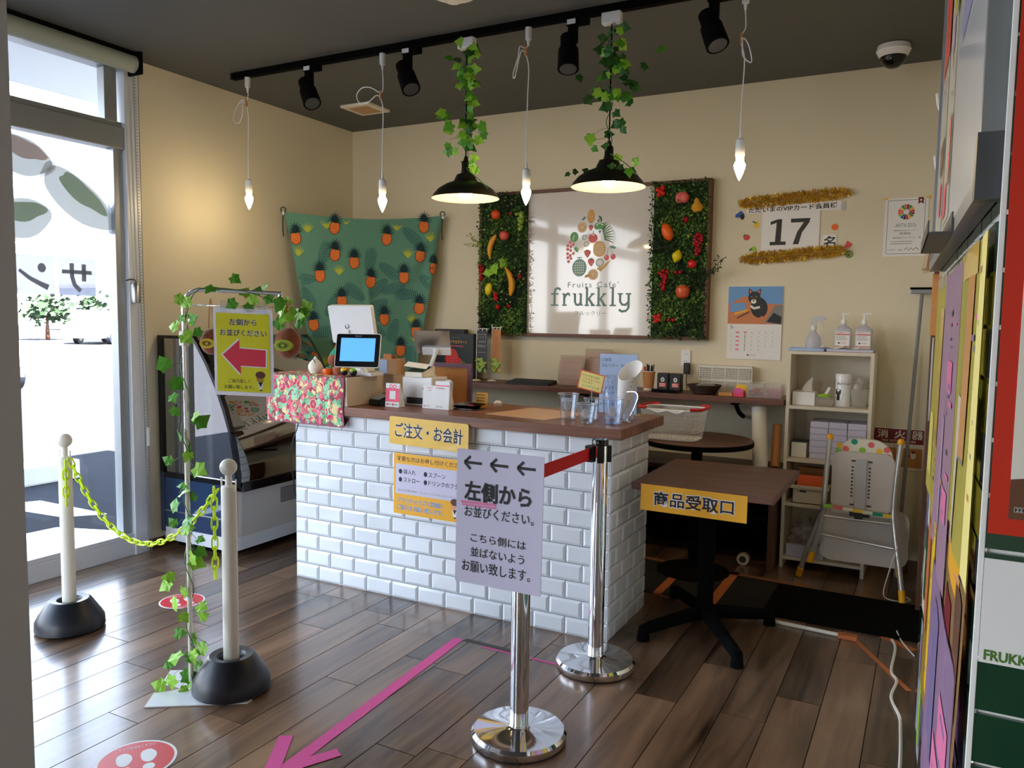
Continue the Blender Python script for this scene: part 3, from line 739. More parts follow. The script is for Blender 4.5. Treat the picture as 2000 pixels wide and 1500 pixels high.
for i, (x_, z_) in enumerate(((-2.182, 1.915), (-2.159, 1.9), (-2.2, 1.892), (-2.177, 1.886), (-2.2, 1.868), (-2.178, 1.86), (-2.158, 1.84), (-2.2, 1.838), (-2.18, 1.826), (-2.198, 1.812), (-2.175, 1.806), (-2.192, 1.786))): D.ell(x_, z_, .0105, .0105, 'logo_red', 1+i % 2); D.ell(x_-.003, z_+.003, .0025, .0025, 'logo_line', 3, n=6)
D.poly([(-2.155, 1.87), (-2.135, 1.89), (-2.118, 1.865), (-2.125, 1.845), (-2.14, 1.85)], 'logo_green'); D.line([(-2.135, 1.888), (-2.122, 1.85)], .003, 'logo_line', 2)
for x_, z_, r_ in ((-2.086, 2.067, 40), (-1.979+.01, 2.068, -45)): D.ell(x_, z_, .017, .008, 'logo_dkgreen', 1, r_, 10)
for i in range(9):
    a = rad(75-i*13); x0, z0 = -1.955+.02*i/9, 1.99-.07*i/9; D.line([(x0, z0), (x0+.055*cos(a)+.012, z0+.05*sin(a)), (x0+.09*cos(a-.2), z0+.05*sin(a-.5))], .009, ('logo_dkgreen', 'logo_green')[i % 2], 1+i % 2, w1=.001)
for i in range(3): D.line([(-1.985+.01*i, 1.735-.008*i), (-1.945+.012*i, 1.745+.004*i), (-1.915+.012*i, 1.775+.008*i)], .011, 'logo_ochre', 1+i % 2, w1=.004)
D.build('logo_print', t, BP)
D = Draw(); D.text("Fruits Cafe'", -2.193, 1.612, -1.832, 1.650, 'logo_text', 1, space=1.25)
D.text('フルックリー', -2.14, 1.426, -1.912, 1.455, 'logo_text', 1)
def slab(x0, w, glyph):
    """slab-serif strokes; box 0..1 wide, x-height 1, ascender 1.55"""
    s = .078; f = lambda u, v: (x0+w*u, 1.493+s*v); k = .016; m = 'logo_text'
    def l(*p, L=1, w_=k): D.line([f(*q) for q in p], w_, m, L)
    if glyph == 'f': l((.45, 0), (.45, 1.1), (.5, 1.35), (.7, 1.48), (.95, 1.42), (1.0, 1.28)); l((.1, 0), (.85, 0), L=2, w_=.01); l((.1, .98), (.85, .98), L=3, w_=.011)
    if glyph == 'r': l((.3, 0), (.3, .98)); l((.05, 0), (.65, 0), L=2, w_=.01); l((.05, .97), (.35, .97), L=3, w_=.01); l((.3, .6), (.5, .9), (.75, 1.0), (.95, .95), L=4); l((.93, 1.0), (.95, .78), L=5, w_=.008)
    if glyph == 'u': l((.22, 1), (.22, .3), (.35, .05), (.6, .03), (.8, .22), (.82, 1)); l((.0, .97), (.25, .97), L=2, w_=.01); l((.6, .97), (.84, .97), L=3, w_=.01); l((.8, .03), (1.02, .03), L=4, w_=.01); l((.82, .3), (.82, .0), L=5)
    if glyph == 'k': l((.22, 0), (.22, 1.5)); l((.0, 0), (.45, 0), L=2, w_=.01); l((.0, 1.48), (.25, 1.48), L=3, w_=.01); l((.26, .42), (.82, .97), L=4, w_=.011); l((.42, .56), (.85, 0), L=5); l((.62, .97), (1.0, .97), L=6, w_=.01); l((.65, 0), (1.05, 0), L=7, w_=.01)
    if glyph == 'l': l((.45, 0), (.45, 1.5)); l((.05, 0), (.9, 0), L=2, w_=.01); l((.05, 1.48), (.5, 1.48), L=3, w_=.01)
    if glyph == 'y': l((.2, 1), (.2, .35), (.35, .08), (.6, .05), (.8, .25)); l((.85, 1), (.85, -.2), (.65, -.45), (.35, -.5), (.12, -.35), L=2); l((0, .97), (.4, .97), L=3, w_=.01); l((.62, .97), (1.05, .97), L=4, w_=.01)
for gph, x0, w in zip('frukkly', (-2.324, -2.236, -2.155, -2.068, -1.985, -1.893, -1.836), (.075, .06, .072, .07, .07, .052, .09)): slab(x0, w, gph)
D.build('lettering', t, BP)
# moss
def foliage(x0, x1, seed, n=5200):
    R = random.Random(seed); b = nb()
    pat = [(R.uniform(x0, x1), R.uniform(1.3, 2.25), R.choice((0, 0, 1, 1, 2, 3)), R.uniform(.05, .12)) for _ in range(46)]
    for i in range(n):
        x = R.uniform(x0-.012, x1+.012); z = R.uniform(1.285, 2.262); y = 4.905-abs(R.gauss(0, .018))
        m = R.choice((0, 2, 2))
        for px_, pz, pm, pr in pat:
            if (x-px_)**2+(z-pz)**2 < pr*pr: m = pm if R.random() < .75 else R.choice((0, 2, 4)); break
        k = R.uniform(.009, .025); a = V((R.uniform(-1, 1), R.uniform(-.9, .1), R.uniform(-1, 1))).normalized(); c = a.cross(V((R.uniform(-1, 1), R.uniform(-1, 1), R.uniform(-1, 1)))).normalized()*k*.34; p = V((x, y, z))
        q = [b.verts.new(p), b.verts.new(p+a*k*.5+c), b.verts.new(p+a*k), b.verts.new(p+a*k*.5-c)]; f = b.faces.new(q); f.material_index = m

    return b
for x0, x1, s in ((-2.85, -2.50, 1), (-1.60, -1.257, 2)):
    part('moss_backing', bx(nb(), x0+.004, x1, 4.905, 4.935, 1.30, 2.25), 'moss_c', t)
    part('foliage', foliage(x0, x1, s), ['moss_a', 'moss_b', 'moss_c', 'moss_d', 'moss_e'], t, kind='stuff')
def sprig(p0, p1, mat_, seed, n=60):
    R = random.Random(seed); b = nb(); p0, p1 = V(p0), V(p1)
    for j in range(5):
        e = p1+V((R.uniform(-.03, .03), R.uniform(-.03, 0), R.uniform(-.06, .06))); tube(b, [p0, (p0+e)/2+V((0, -.01, .01)), e], .001, 4)
        for i in range(n//5):
            k = R.random(); p = p0.lerp(e, k)+V((R.gauss(0, .005), R.gauss(0, .005), R.gauss(0, .006))); sph(b, p, .0042, u=5, w=4)
    part('sprig', b, mat_, t)
sprig((-2.83, 4.87, 1.90), (-2.95, 4.86, 1.93), 'moss_e', 3); sprig((-1.28, 4.86, 1.62), (-1.14, 4.85, 1.74), 'moss_c', 4, 110)
FY = 4.872
def fruit(name, x, z, kind, r=.03, m='orange', rot=0, label=None):
    b = nb(); c = V((x, FY, z)); Rm = Matrix.Rotation(rad(rot), 3, 'Y')
    if kind == 'round': sph(b, c, r, (1, .8, .95), R=Rm, u=20, w=14)
    elif kind == 'apple': lathe(b, (0, 0, 0), [(0, -.85*r), (r*.3, -.95*r), (r*.75, -.7*r), (r, -.05*r), (r*.95, .45*r), (r*.55, .85*r), (r*.2, .8*r), (0, .6*r)], 20, 0, Matrix.Translation(c) @ Rm.to_4x4()); cy(b, c+Rm @ V((0, 0, r*.6)), c+Rm @ V((r*.15, 0, r*1.15)), r*.05, n=6, mi=1)
    elif kind == 'peach':
        for s in (-1, 1): sph(b, c+Rm @ V((s*r*.3, 0, 0)), r*.8, (.9, .85, 1.05), R=Rm @ Matrix.Rotation(rad(-12*s), 3, 'Y'))
        for s in (-1, 1): prism(b, [(0, 0), (.4*r, .25*r), (.9*r, .1*r), (.4*r, -.1*r)], c+V((0, -.012, r*.75)), (s, 0, .5), (-.5*s, 0, 1), .001, 1)
    elif kind == 'pear': lathe(b, (0, 0, 0), [(0, -r), (r*.6, -.92*r), (r, -.35*r), (r*.85, .15*r), (r*.48, .6*r), (r*.38, 1.0*r), (r*.2, 1.25*r), (0, 1.28*r)], 20, 0, Matrix.Translation(c) @ Rm.to_4x4()); cy(b, c+Rm @ V((0, 0, r*1.2)), c+Rm @ V((-r*.1, 0, r*1.6)), r*.06, n=6, mi=1)
    elif kind == 'lemon': lathe(b, (0, 0, 0), [(0, -1.35*r), (r*.2, -1.25*r), (r*.4, -1.0*r), (r*.85, -.5*r), (r, 0), (r*.85, .5*r), (r*.4, 1.0*r), (r*.2, 1.25*r), (0, 1.35*r)], 18, 0, Matrix.Translation(c) @ Rm.to_4x4())
    elif kind == 'mango': sph(b, c, r, (.78, .65, 1.3), R=Rm, u=20, w=14)
    elif kind == 'banana':
        P = [c+Rm @ V((.35*r*(1-(k/1.0)**2)*1.6-.3*r, 0, k*r*1.9)) for k in (-1, -.85, -.6, -.3, 0, .3, .6, .85, 1)]
        tube(b, spline(P, 3), [r*q for q in [.12, .16, .22, .28, .33, .37, .4, .42, .43, .44, .44, .43, .42, .42, .41, .4, .38, .34, .3, .26, .2, .16, .13, .12, .11]], 8)
    elif kind == 'bunch':
        Rr = random.Random(int(z*1000))
        for i in range(26):
            k = i/25; w = (1-k)*.9+.25; sph(b, c+V((Rr.uniform(-1, 1)*w*r*.7, Rr.uniform(-.3, .3)*r, r*1.7-3.3*r*k)), r*.33, u=10, w=8)
        cy(b, c+V((0, 0, r*1.6)), c+V((.2*r, 0, r*2.3)), r*.07, n=6, mi=1)
    elif kind == 'straw': lathe(b, (0, 0, 0), [(0, -1.1*r), (r*.4, -.8*r), (r*.85, -.1*r), (r*.95, .35*r), (r*.6, .75*r), (0, .8*r)], 14, 0, Matrix.Translation(c) @ Rm.to_4x4()); [prism(b, [(0, -.12*r), (.75*r, 0), (0, .12*r)], c+Rm @ V((0, 0, .8*r)), Rm @ V((cos(a), sin(a), -.25)), Rm @ V((-sin(a), cos(a), 0)), .001, 1) for a in [i*1.256 for i in range(5)]]
    elif kind == 'cherries':
        for s in (-1, 1): sph(b, c+V((s*r*1.15, 0, 0)), r, u=14, w=10); tube(b, [c+V((s*r*1.15, 0, r*.8)), c+V((s*r*.5, 0, r*2)), c+V((0, 0, r*2.8))], r*.08, 5, 1)
    elif kind == 'berries':
        for dx, dz in ((-.7, .5), (.5, .9), (.6, -.4), (-.4, -.7), (0, 0)): sph(b, c+V((dx*r, 0, dz*r)), r*.62, u=12, w=8)
    part(name, b, [m, 'moss_b'], t, label)
mat('fruit_orange', (232, 84, 22), .45); mat('fruit_red', (206, 34, 30), .35); mat('fruit_coral', (226, 92, 74), .45); mat('apple_red', (218, 96, 54), .35, noise=.35, nscale=20); mat('pear_gold', (226, 164, 50), .5, noise=.1, nscale=20)
fruit('orange', -2.723, 2.116, 'round', .035, 'fruit_orange'); fruit('strawberry', -2.606, 2.114, 'straw', .016, 'cherry'); fruit('grape_bunch', -2.53, 2.06, 'bunch', .034, 'grape', label='bunch of green grapes')
fruit('apple', -2.652, 1.969, 'apple', .035, 'fruit_coral'); fruit('banana', -2.752, 1.895, 'banana', .045, 'banana', 195); fruit('banana', -2.605, 1.655, 'banana', .052, 'banana', -12)
fruit('mango', -2.773, 1.602, 'mango', .034, 'lemon', 12, 'yellow mango'); fruit('strawberry', -2.719, 1.565, 'straw', .018, 'fruit_red', 30); fruit('strawberry', -2.712, 1.535, 'straw', .019, 'fruit_red', -20)
fruit('strawberry', -2.697, 1.476, 'straw', .019, 'fruit_red', 10); fruit('strawberry', -2.612, 1.484, 'straw', .017, 'cherry', 70); fruit('currant_bunch', -2.835, 1.715, 'bunch', .03, 'cherry', label='bunch of red currants'); fruit('berry_cluster', -2.53, 1.685, 'berries', .012, 'cherry')
fruit('peach', -1.407, 2.157, 'peach', .042, 'peach'); fruit('pear', -1.312, 2.10, 'pear', .038, 'pear_gold', -6); fruit('berry_cluster', -1.545, 2.20, 'berries', .026, 'fruit_red'); fruit('strawberry', -1.38, 2.021, 'straw', .019, 'cherry')
fruit('mango', -1.495, 1.95, 'mango', .044, 'orange', -22, 'orange mango'); fruit('grape_bunch', -1.301, 1.868, 'bunch', .038, 'cherry', label='bunch of dark red grapes'); fruit('lemon', -1.428, 1.799, 'lemon', .032, 'lemon', 18)
fruit('tomato', -1.332, 1.749, 'round', .028, 'fruit_red'); fruit('grape_bunch', -1.512, 1.65, 'bunch', .036, 'cherry'); fruit('cherry_pair', -1.42, 1.70, 'cherries', .012, 'cherry'); fruit('apple', -1.385, 1.579, 'apple', .045, 'apple_red')
fruit('berry_cluster', -1.545, 1.41, 'berries', .022, 'fruit_red'); fruit('cherry_pair', -1.455, 1.403, 'cherries', .013, 'cherry')
R = random.Random(12); leaves(t, [(-2.752+.05*i % .09, 4.87, 1.72+.02*i) for i in range(4)], .07, R, (1, 1), .01, V((.2, -1, .1)))

# ---- tapestry across the corner
TP0, TD = V((-4.02, 4.175, 0)), V((.796, .765, 0)).normalized(); TN = V((TD.y, -TD.x, 0)); TL = 1.104
def tleft(z): k = (2.11-z)/1.1; return .0+.175*max(0, k)**.85
def tright(z): k = (2.13-z)/1.1; return 1.0-.165*max(0, k)
def tfold(u, z):
    a = max(0, (u-.55))/.45; d = (2.13-z)
    w = .02*sin(u*9+z*3)*min(1, d*2) + .035*a*math.exp(-((d-(1-u)*1.9)/.10)**2) + .03*math.exp(-((u-(.98-.13*d))/.03)**2)*min(1, d*3)
    w += .012*math.exp(-((u-.5-.04*d)/.02)**2)*min(1, max(0, d-.35)*4)
    return .045+w
def tsurf(u, z, h=0): return TP0+TD*(u*TL)+TN*(tfold(u, z)+h)+V((0, 0, z))
t = thing('tapestry', 'green pineapple print cloth hung across the room corner', 'wall cloth', (-3.6, 4.5, 1.0))
b = nb(); nu, nv = 120, 90; G_ = []
for j in range(nv+1):
    row = []
    for i in range(nu+1):
        s = i/nu; zt = 2.11+.02*s-.035*sin(pi*s)*(1-.0); z = zt+(1.0-zt)*j/nv; l, r = tleft(z), tright(z)
        row.append(b.verts.new(tsurf(l+(r-l)*s, z)))
    G_.append(row)
for j in range(nv):
    for i in range(nu): f = b.faces.new([G_[j][i], G_[j][i+1], G_[j+1][i+1], G_[j+1][i]]); f.smooth = True

part('cloth', b, 'tap_teal', t)
D = Draw(); R = random.Random(21); PN = [(0.073, 1.933), (0.312, 2.016), (0.313, 1.829), (0.434, 1.779), (0.219, 1.68), (0.642, 1.954), (0.881, 2.051), (0.856, 1.838), (0.539, 1.647), (0.753, 1.684), (0.354, 1.502), (0.626, 1.382), (0.854, 1.465), (0.94, 1.754), (0.179, 1.337), (0.835, 1.29), (0.734, 1.157), (.5, 1.2), (.33, 1.16)]
def inside(u, z, m=.012): return tleft(z)+m < u < tright(z)-m and z < 2.075
def strokeT(P, w, m, L, w1=None):
    P = [p for p in P if inside(*p, .004)]
    if len(P) > 1:
        Q = [(p[0]*TL, p[1]) for p in P]; D.line(Q, w, m, L, w1)
fronds = [(R.uniform(.03, .95), R.uniform(1.05, 2.05), R.uniform(0, 360)) for _ in range(110)]
kept = []
for u, z, a in fronds:
    if not inside(u, z) or any(abs(u-p[0])*TL < .055 and abs(z-p[1]) < .06 for p in PN) or any((u-k[0])**2+(z-k[1])**2 < .0075 for k in kept): continue
    kept.append((u, z)); yel = len(kept) % 3 == 0; L_ = .08; a = rad(a)
    if yel:
        for k in range(7):
            q = rad(90+(k-3)*17); strokeT([(u, z), (u+.03*cos(q), z+.04*sin(q)), (u+.05*cos(q), z+.07*sin(q))], .012, 'tap_yellow', 2, .001)
    else:
        dx, dz = cos(a), sin(a)
        for k in range(12):
            s = (k/11-.5)*2*L_; c = (u+dx*s/TL, z+dz*s)
            for sg in (1, -1):
                q = a+sg*1.15; l = .055*math.sqrt(max(.08, 1-(k/11-.45)**2*3)); strokeT([c, (c[0]+l*.6*cos(q)/TL, c[1]+l*.6*sin(q)), (c[0]+l*cos(q-.3*sg)/TL, c[1]+l*sin(q-.3*sg))], .0062, 'tap_palm', 1, .0015)
for i, (u, z) in enumerate(PN):
    nar = .75 if i == 13 else 1; tilt = R.uniform(-10, 10)
    rx, rz = .034*nar, .046
    D.poly(ell(u*TL, z, rx*1.1, rz*1.07, tilt), 'tap_dark', 3); D.poly(ell(u*TL, z, rx, rz, tilt), 'tap_orange', 4)
    for aa in range(-3, 4):
        for bb in range(-4, 5):
            x_ = aa*.0125+(.006 if bb % 2 else 0); z_ = bb*.0105
            if (x_/rx)**2+(z_/rz)**2 < .75: D.poly([(u*TL+x_*nar-.003, z+z_), (u*TL+x_*nar, z+z_-.0038), (u*TL+x_*nar+.003, z+z_), (u*TL+x_*nar, z+z_+.0038)], 'tap_light', 5)
    for k in range(11):
        q = rad(90+(k-5)*17+tilt); l = .085-.006*abs(k-5); b0 = (u*TL, z+rz*.85)
        D.line([b0, (b0[0]+l*.55*cos(q)*.8, b0[1]+l*.6*sin(q)), (b0[0]+l*cos(q)*nar, b0[1]+l*sin(q)-.01)], .017, 'tap_dark', 6, .001)
D.build('printed_pattern', t, lambda x, z, h: tsurf(x/TL, z, h+.0012), sub=.014)
for s, z in ((0.0, 2.11), (1.0, 2.13)):
    c = tsurf(s, z)+TN*.002
    b = nb(); tube(b, [c+V((0, 0, .012))+(TD*cos(a)+V((0, 0, 1))*sin(a))*.017 for a in [2*pi*i/14 for i in range(14)]], .0035, 5, closed=True); tube(b, spline([c, c+V((-.006, 0, -.1)), c+V((0, 0, -.17))], 3), .004, 5)
    part('hanging_loop', b, 'tap_dark', t); part('hook', sph(nb(), c+TN*.012+V((0, 0, -.012)), .009, (1, 1, 1.6)), 'gloss_white', t)

# ---- VIP counter: loose letters on the wall
WP = plane((0, WF, 0), X_, Z_)
def tinsel(label, x0, z0, x1, z1, seed):
    R = random.Random(seed); b = nb(); n = 1700
    tube(b, [(x0, WF-.02, z0), (x1, WF-.02, z1)], .004, 5)
    for i in range(n):
        k = R.random(); p = V((x0+(x1-x0)*k, WF-.022, z0+(z1-z0)*k)); a = V((R.gauss(0, .5), R.gauss(0, .6), R.gauss(0, 1))).normalized(); l = .046*R.uniform(.5, 1)*(.55+.45*min(1, 8*k, 8*(1-k)))
        q = p+a*l; q.y = min(q.y, WF-.001); c = V((R.uniform(-1, 1), R.uniform(-1, 1), R.uniform(-1, 1))).normalized()*.0028
        m = R.choice((0, 0, 1)); h = (p+q)/2+c; h.y = min(h.y, WF-.001)
        f = b.faces.new([b.verts.new(h-c*.6), b.verts.new(h+c*.8), b.verts.new(q+c*1.3), b.verts.new(q-c*1.3)]); f.material_index = m
    single('tinsel_garland', b, ['gold', 'gold_b'], label, 'tinsel', 'gold tinsel strips on the back wall', (x0, WF, z0))
tinsel('upper gold tinsel strip above the large number on the wall', -1.075, 2.108, -.455, 2.142, 1)
tinsel('lower gold tinsel strip below the large number on the wall', -1.05, 1.775, -.465, 1.815, 2)
t = thing('member_count_notice', 'white lettered notice with the black number 17 on the back wall', 'notice', (-.77, WB, 1.82))
part('number_sheet', bx(nb(), -.938, -.612, 4.953, 4.9585, 1.815, 2.048), 'paper', t)
D = Draw(); D.poly([(-.889, 1.856), (-.889, 1.876), (-.859, 1.876), (-.853, 1.988), (-.888, 1.976), (-.888, 1.994), (-.848, 2.008), (-.822, 2.008), (-.826, 1.876), (-.797, 1.876), (-.797, 1.856)], 'black')
D.poly([(-.772, 2.008), (-.772, 1.985), (-.70, 1.985), (-.735, 1.93), (-.757, 1.858), (-.725, 1.858), (-.708, 1.925), (-.668, 1.985), (-.664, 2.008)], 'black'); D.build('number', t, plane((0, 4.953, 0), X_, Z_))
part('headline_strip', bx(nb(), -1.03, -.50, 4.9565, 4.9585, 2.048, 2.1), 'paper', t)
D = Draw(); D.text('ただいまのVIPカード会員様', -1.02, 2.055, -.52, 2.087, 'black', 2, .018, rot=1.0); D.build('headline', t, plane((0, 4.956, 0), X_, Z_))
part('counter_word_sheet', prism(nb(), rrect(.082, .085, .015, x0=-.597, y0=1.823), (0, 4.9585, 0), X_, Z_, .003), 'paper', t)
D = Draw(); D.text('名', -.588, 1.832, -.522, 1.9, 'black', 2, .02); D.build('counter_word', t, plane((0, 4.9555, 0), X_, Z_))
def fsticker(label, x, z, fn):
    o = thing('fruit_sticker', label, 'wall sticker', (x, WB, z), 'fruit stickers round the number')
    Dn = Draw(); fn(Dn, x, z); Dn.build('print', o, plane((0, 4.9575, 0), X_, Z_), eps=.0003); return o
def halo(Dn, P, m): Dn.poly(P, m, 2)
fsticker('lemon sticker under the left end of the upper tinsel', -1.05, 2.108, lambda d, x, z: (d.ell(x, z-.006, .017, .02, 'yellow', 1), d.poly([(x-.02, z+.008), (x-.005, z+.022), (x+.02, z+.014), (x, z+.008)], 'moss_c', 2)))
fsticker('blue berry sticker left of the headline', -1.068, 2.043, lambda d, x, z: (d.ell(x-.012, z, .02, .014, 'blue', 1, 20), d.ell(x+.01, z-.006, .014, .022, 'navy', 2, 10), d.ell(x+.002, z+.012, .014, .012, 'blue', 3)))
fsticker('small mango sticker with a green stalk left of the number', -.97, 1.984, lambda d, x, z: (d.ell(x, z-.004, .015, .02, 'yellow', 1, -20), d.line([(x-.024, z+.018), (x-.002, z+.008)], .008, 'green', 2)))
fsticker('red apple sticker left of the number', -1.026, 1.908, lambda d, x, z: (d.ell(x, z, .019, .017, 'fruit_red', 1), d.ell(x-.014, z+.012, .01, .005, 'green', 2, 40)))
fsticker('sliced kiwi sticker touching the lower tinsel', -.987, 1.838, lambda d, x, z: (d.ell(x+.005, z, .017, .014, 'leaf_light', 1), d.ell(x+.006, z, .01, .008, 'kiwi_green', 2), d.ell(x-.012, z-.004, .012, .007, 'green', 3, 40)))
fsticker('orange sticker above the last character on the right', -.53, 1.95, lambda d, x, z: (d.ell(x, z, .02, .02, 'amber', 1), d.ell(x, z, .017, .017, 'orange', 2)))
fsticker('red watermelon wedge sticker right of the last character', -.457, 1.849, lambda d, x, z: d.poly([(x-.02, z-.02), (x-.003, z+.022), (x+.014, z+.01), (x+.027, z), (x+.015, z-.016)], 'fruit_red', 1))
fsticker('green avocado sticker at the end of the lower tinsel', -.447, 1.792, lambda d, x, z: (d.ell(x, z, .022, .021, 'moss_b', 1), d.ell(x, z, .018, .017, 'moss_e', 2), d.ell(x-.002, z-.004, .008, .008, 'frame_brown', 3)))
fsticker('pale pear sticker right of the headline', -.491, 2.068, lambda d, x, z: (d.ell(x, z-.008, .015, .018, 'light_grey', 1), d.ell(x+.006, z+.016, .009, .012, 'light_grey', 2)))

# ---- certificate
t = thing('certificate', 'white certificate with a colour wheel and a red ribbon corner', 'certificate', (-.165, WB, 1.775))
part('paper', bx(nb(), -.272, -.055, 4.957, 4.9595, 1.775, 2.095), 'paper', t)
D = Draw()
for a in ((-.257, -.07, 2.082, 2.084), (-.257, -.07, 1.788, 1.79), (-.257, -.255, 1.79, 2.082), (-.072, -.07, 1.79, 2.082)): D.rect(a[0], a[2], a[1], a[3], 'dark_grey', 1)
cols = ['fruit_red', 'amber', 'green', 'dark_red', 'orange', 'teal', 'yellow', 'hot_pink', 'orange', 'leaf_light', 'blue', 'navy']
for i in range(16):
    a0 = 2*pi*i/16; c_ = cols[i % 12]; P = [(-.163+r*cos(q), 2.018+r*sin(q)) for r, q in ((.014, a0), (.042, a0), (.042, a0+.33), (.014, a0+.33))]; D.poly(P, c_, 1)
D.text('AKITA SDGs', -.215, 1.935, -.11, 1.956, 'logo_teal', 1); D.text('秋田県SDGsパートナー', -.22, 1.913, -.10, 1.921, 'dark_grey', 1); D.text('登録証', -.192, 1.894, -.135, 1.906, 'black', 1)
D.text('株式会社フルックリー　殿', -.225, 1.872, -.085, 1.882, 'black', 1); scribble(D, -.235, 1.838, -.09, 1.862, 2, 'grey', 1, .3, 4); scribble(D, -.25, 1.806, -.20, 1.815, 1, 'grey', 1, .3, 5); D.text('知事', -.196, 1.806, -.175, 1.814, 'black', 1)
D.line([(-.165, 1.81), (-.15, 1.822), (-.145, 1.806), (-.13, 1.82), (-.12, 1.808), (-.105, 1.822), (-.092, 1.808)], .003, 'black', 1)
D.poly([(-.106, 2.095), (-.08, 2.095), (-.08, 2.058), (-.093, 2.068), (-.106, 2.058)], 'dark_red', 2); D.ell(-.093, 2.08, .006, .006, 'paper', 3, n=5)
D.build('print', t, plane((0, 4.957, 0), X_, Z_))
for x_ in (-.268, -.058): part('tape', bx(nb(), x_-.012, x_+.012, 4.9562, 4.957, 2.088, 2.1), 'gold_yellow', t)

# ---- wall calendar
t = thing('wall_calendar', 'May wall calendar with a photo of a small black and tan dog', 'calendar', (-.96, WB, 1.17))
part('pages', bx(nb(), -1.12, -.80, 4.951, 4.9595, 1.17, 1.612), 'paper', t)
CP = plane((-1.12, 4.951, 1.17), X_, Z_)
D = Draw(); D.rect(.0, .215, .32, .442, 'sky_print', 1); D.poly([(0, .215), (.32, .215), (.32, .335), (.2, .34), (.1, .385), (.05, .36), (0, .33)], 'desk_print', 2)
D.poly([(.01, .285), (.105, .3), (.11, .345), (.015, .34)], 'sky_print', 3); D.line([(.04, .275), (.12, .3)], .012, 'amber', 4); D.line([(.055, .25), (.13, .29)], .01, 'frame_brown', 4)
D.poly([(.22, .225), (.32, .215), (.32, .33), (.28, .33)], 'grey', 3); D.poly([(.232, .23), (.315, .217), (.318, .26), (.272, .285)], 'black', 4)
D.ell(.185, .315, .05, .062, 'black', 5, 10); D.ell(.155, .375, .036, .037, 'black', 6); D.poly([(.12, .395), (.122, .432), (.148, .41)], 'black', 7); D.poly([(.165, .41), (.192, .43), (.19, .39)], 'black', 7)
D.poly([(.127, .4), (.127, .422), (.141, .409)], 'peach', 8); D.poly([(.172, .41), (.187, .421), (.186, .4)], 'peach', 8)
D.ell(.152, .352, .016, .014, 'cream', 8); D.ell(.151, .358, .006, .005, 'black', 9, n=8); D.ell(.14, .38, .004, .004, 'desk_print', 9, n=8); D.ell(.167, .38, .004, .004, 'desk_print', 9, n=8); D.line([(.135, .325), (.155, .31), (.19, .318)], .014, 'cream', 8); D.line([(.14, .262), (.135, .235)], .018, 'desk_print', 7); D.line([(.2, .262), (.207, .23)], .018, 'desk_print', 7)
D.text('5', .018, .186, .032, .205, 'black', 1); D.text('(火)', .036, .19, .046, .197, 'grey', 1)
for r in range(6):
    D.rect(.012, .177-.026*r, .305, .1775-.026*r, 'light_grey', 1)
    for c_ in range(7):
        if r < 5 and (r, c_) not in ((0, 0), (4, 5), (4, 6)): D.text(str(r*7+c_), .02+.041*c_, .16-.026*r, .029+.041*c_, .167-.026*r, 'fruit_red' if c_ in (1,) else 'grey', 2)
for r in range(5): D.line([(.052, .163-.026*r), (.072, .164-.026*r)], .006, 'hot_pink', 3)
D.line([(.1, .165), (.12, .166)], .005, 'hot_pink', 3); D.line([(.108, .155), (.108, .05)], .0015, 'dark_grey', 3); D.text('木 木 店', .135, .022, .175, .03, 'dark_grey', 1); D.ell(.128, .026, .006, .005, 'dark_grey', 1, n=8)
D.build('print', t, CP)

# ---- squeegee, sign behind, socket
t = thing('floor_squeegee', 'long grey handled window squeegee leaning on the back wall', 'squeegee', (-.11, 4.9, 0))
part('handle', cy(nb(), (-.115, 4.80, 0), (-.062, 4.915, 1.575), .0095, n=12), 'grey', t)
part('head', bx(nb(), -.12, -.012, 4.895, 4.93, 1.565, 1.588, .003), 'alu', t); part('blade', bx(nb(), -.122, -.01, 4.905, 4.915, 1.588, 1.6), 'matte_black', t)
t = thing('extinguisher_sign', 'dark red Japanese fire extinguisher sign board low on the back wall', 'safety sign', (-.14, WB, .58))
part('board', bx(nb(), -.272, -.006, 4.952, 4.9595, .578, .812), 'cream', t)
D = Draw(); D.rect(-.266, .724, -.012, .806, 'dark_red', 1)
for i, c_ in enumerate('消火器'): D.text(c_, -.25+i*.088, .752, -.193+i*.088, .8, 'cream', 2, .015)
D.text('FIRE EXTINGUISHER', -.225, .732, -.05, .744, 'cream', 2); D.text('使用方法', -.165, .707, -.115, .717, 'dark_grey', 1)
for k in range(2):
    x0 = -.26+k*.128; D.rect(x0, .59, x0+.115, .7, 'cork', 1); D.ell(x0+.07, .66, .014, .02, 'cream', 2); D.ell(x0+.07, .68, .009, .009, 'dark_red', 3); D.line([(x0+.03, .6), (x0+.04, .65), (x0+.055, .66)], .012, 'dark_red', 3)
D.build('print', t, plane((0, 4.952, 0), X_, Z_))
t = thing('power_socket', 'double white wall socket above the long shelf', 'socket', (-1.37, WB, 1.16))
part('plate', bx(nb(), -1.405, -1.345, 4.95, 4.96, 1.115, 1.215, .003), 'gloss_white', t)
b = nb()
for z_ in (1.14, 1.185):
    for dx in (-.008, .006): bx(b, -1.375+dx, -1.373+dx, 4.9485, 4.951, z_, z_+.009)
part('slot', b, 'black', t, kind='stuff')
t = thing('power_adapter', 'black power adapter plugged in under the white socket', 'adapter', (-1.35, 4.94, 1.03))
part('body', bx(nb(), -1.378, -1.342, 4.915, 4.949, 1.065, 1.135, .004), 'black', t); part('cable', tube(nb(), spline([(-1.36, 4.93, 1.065), (-1.36, 4.93, 1.02), (-1.355, 4.93, .97)], 4), .003, 6), 'black', t)
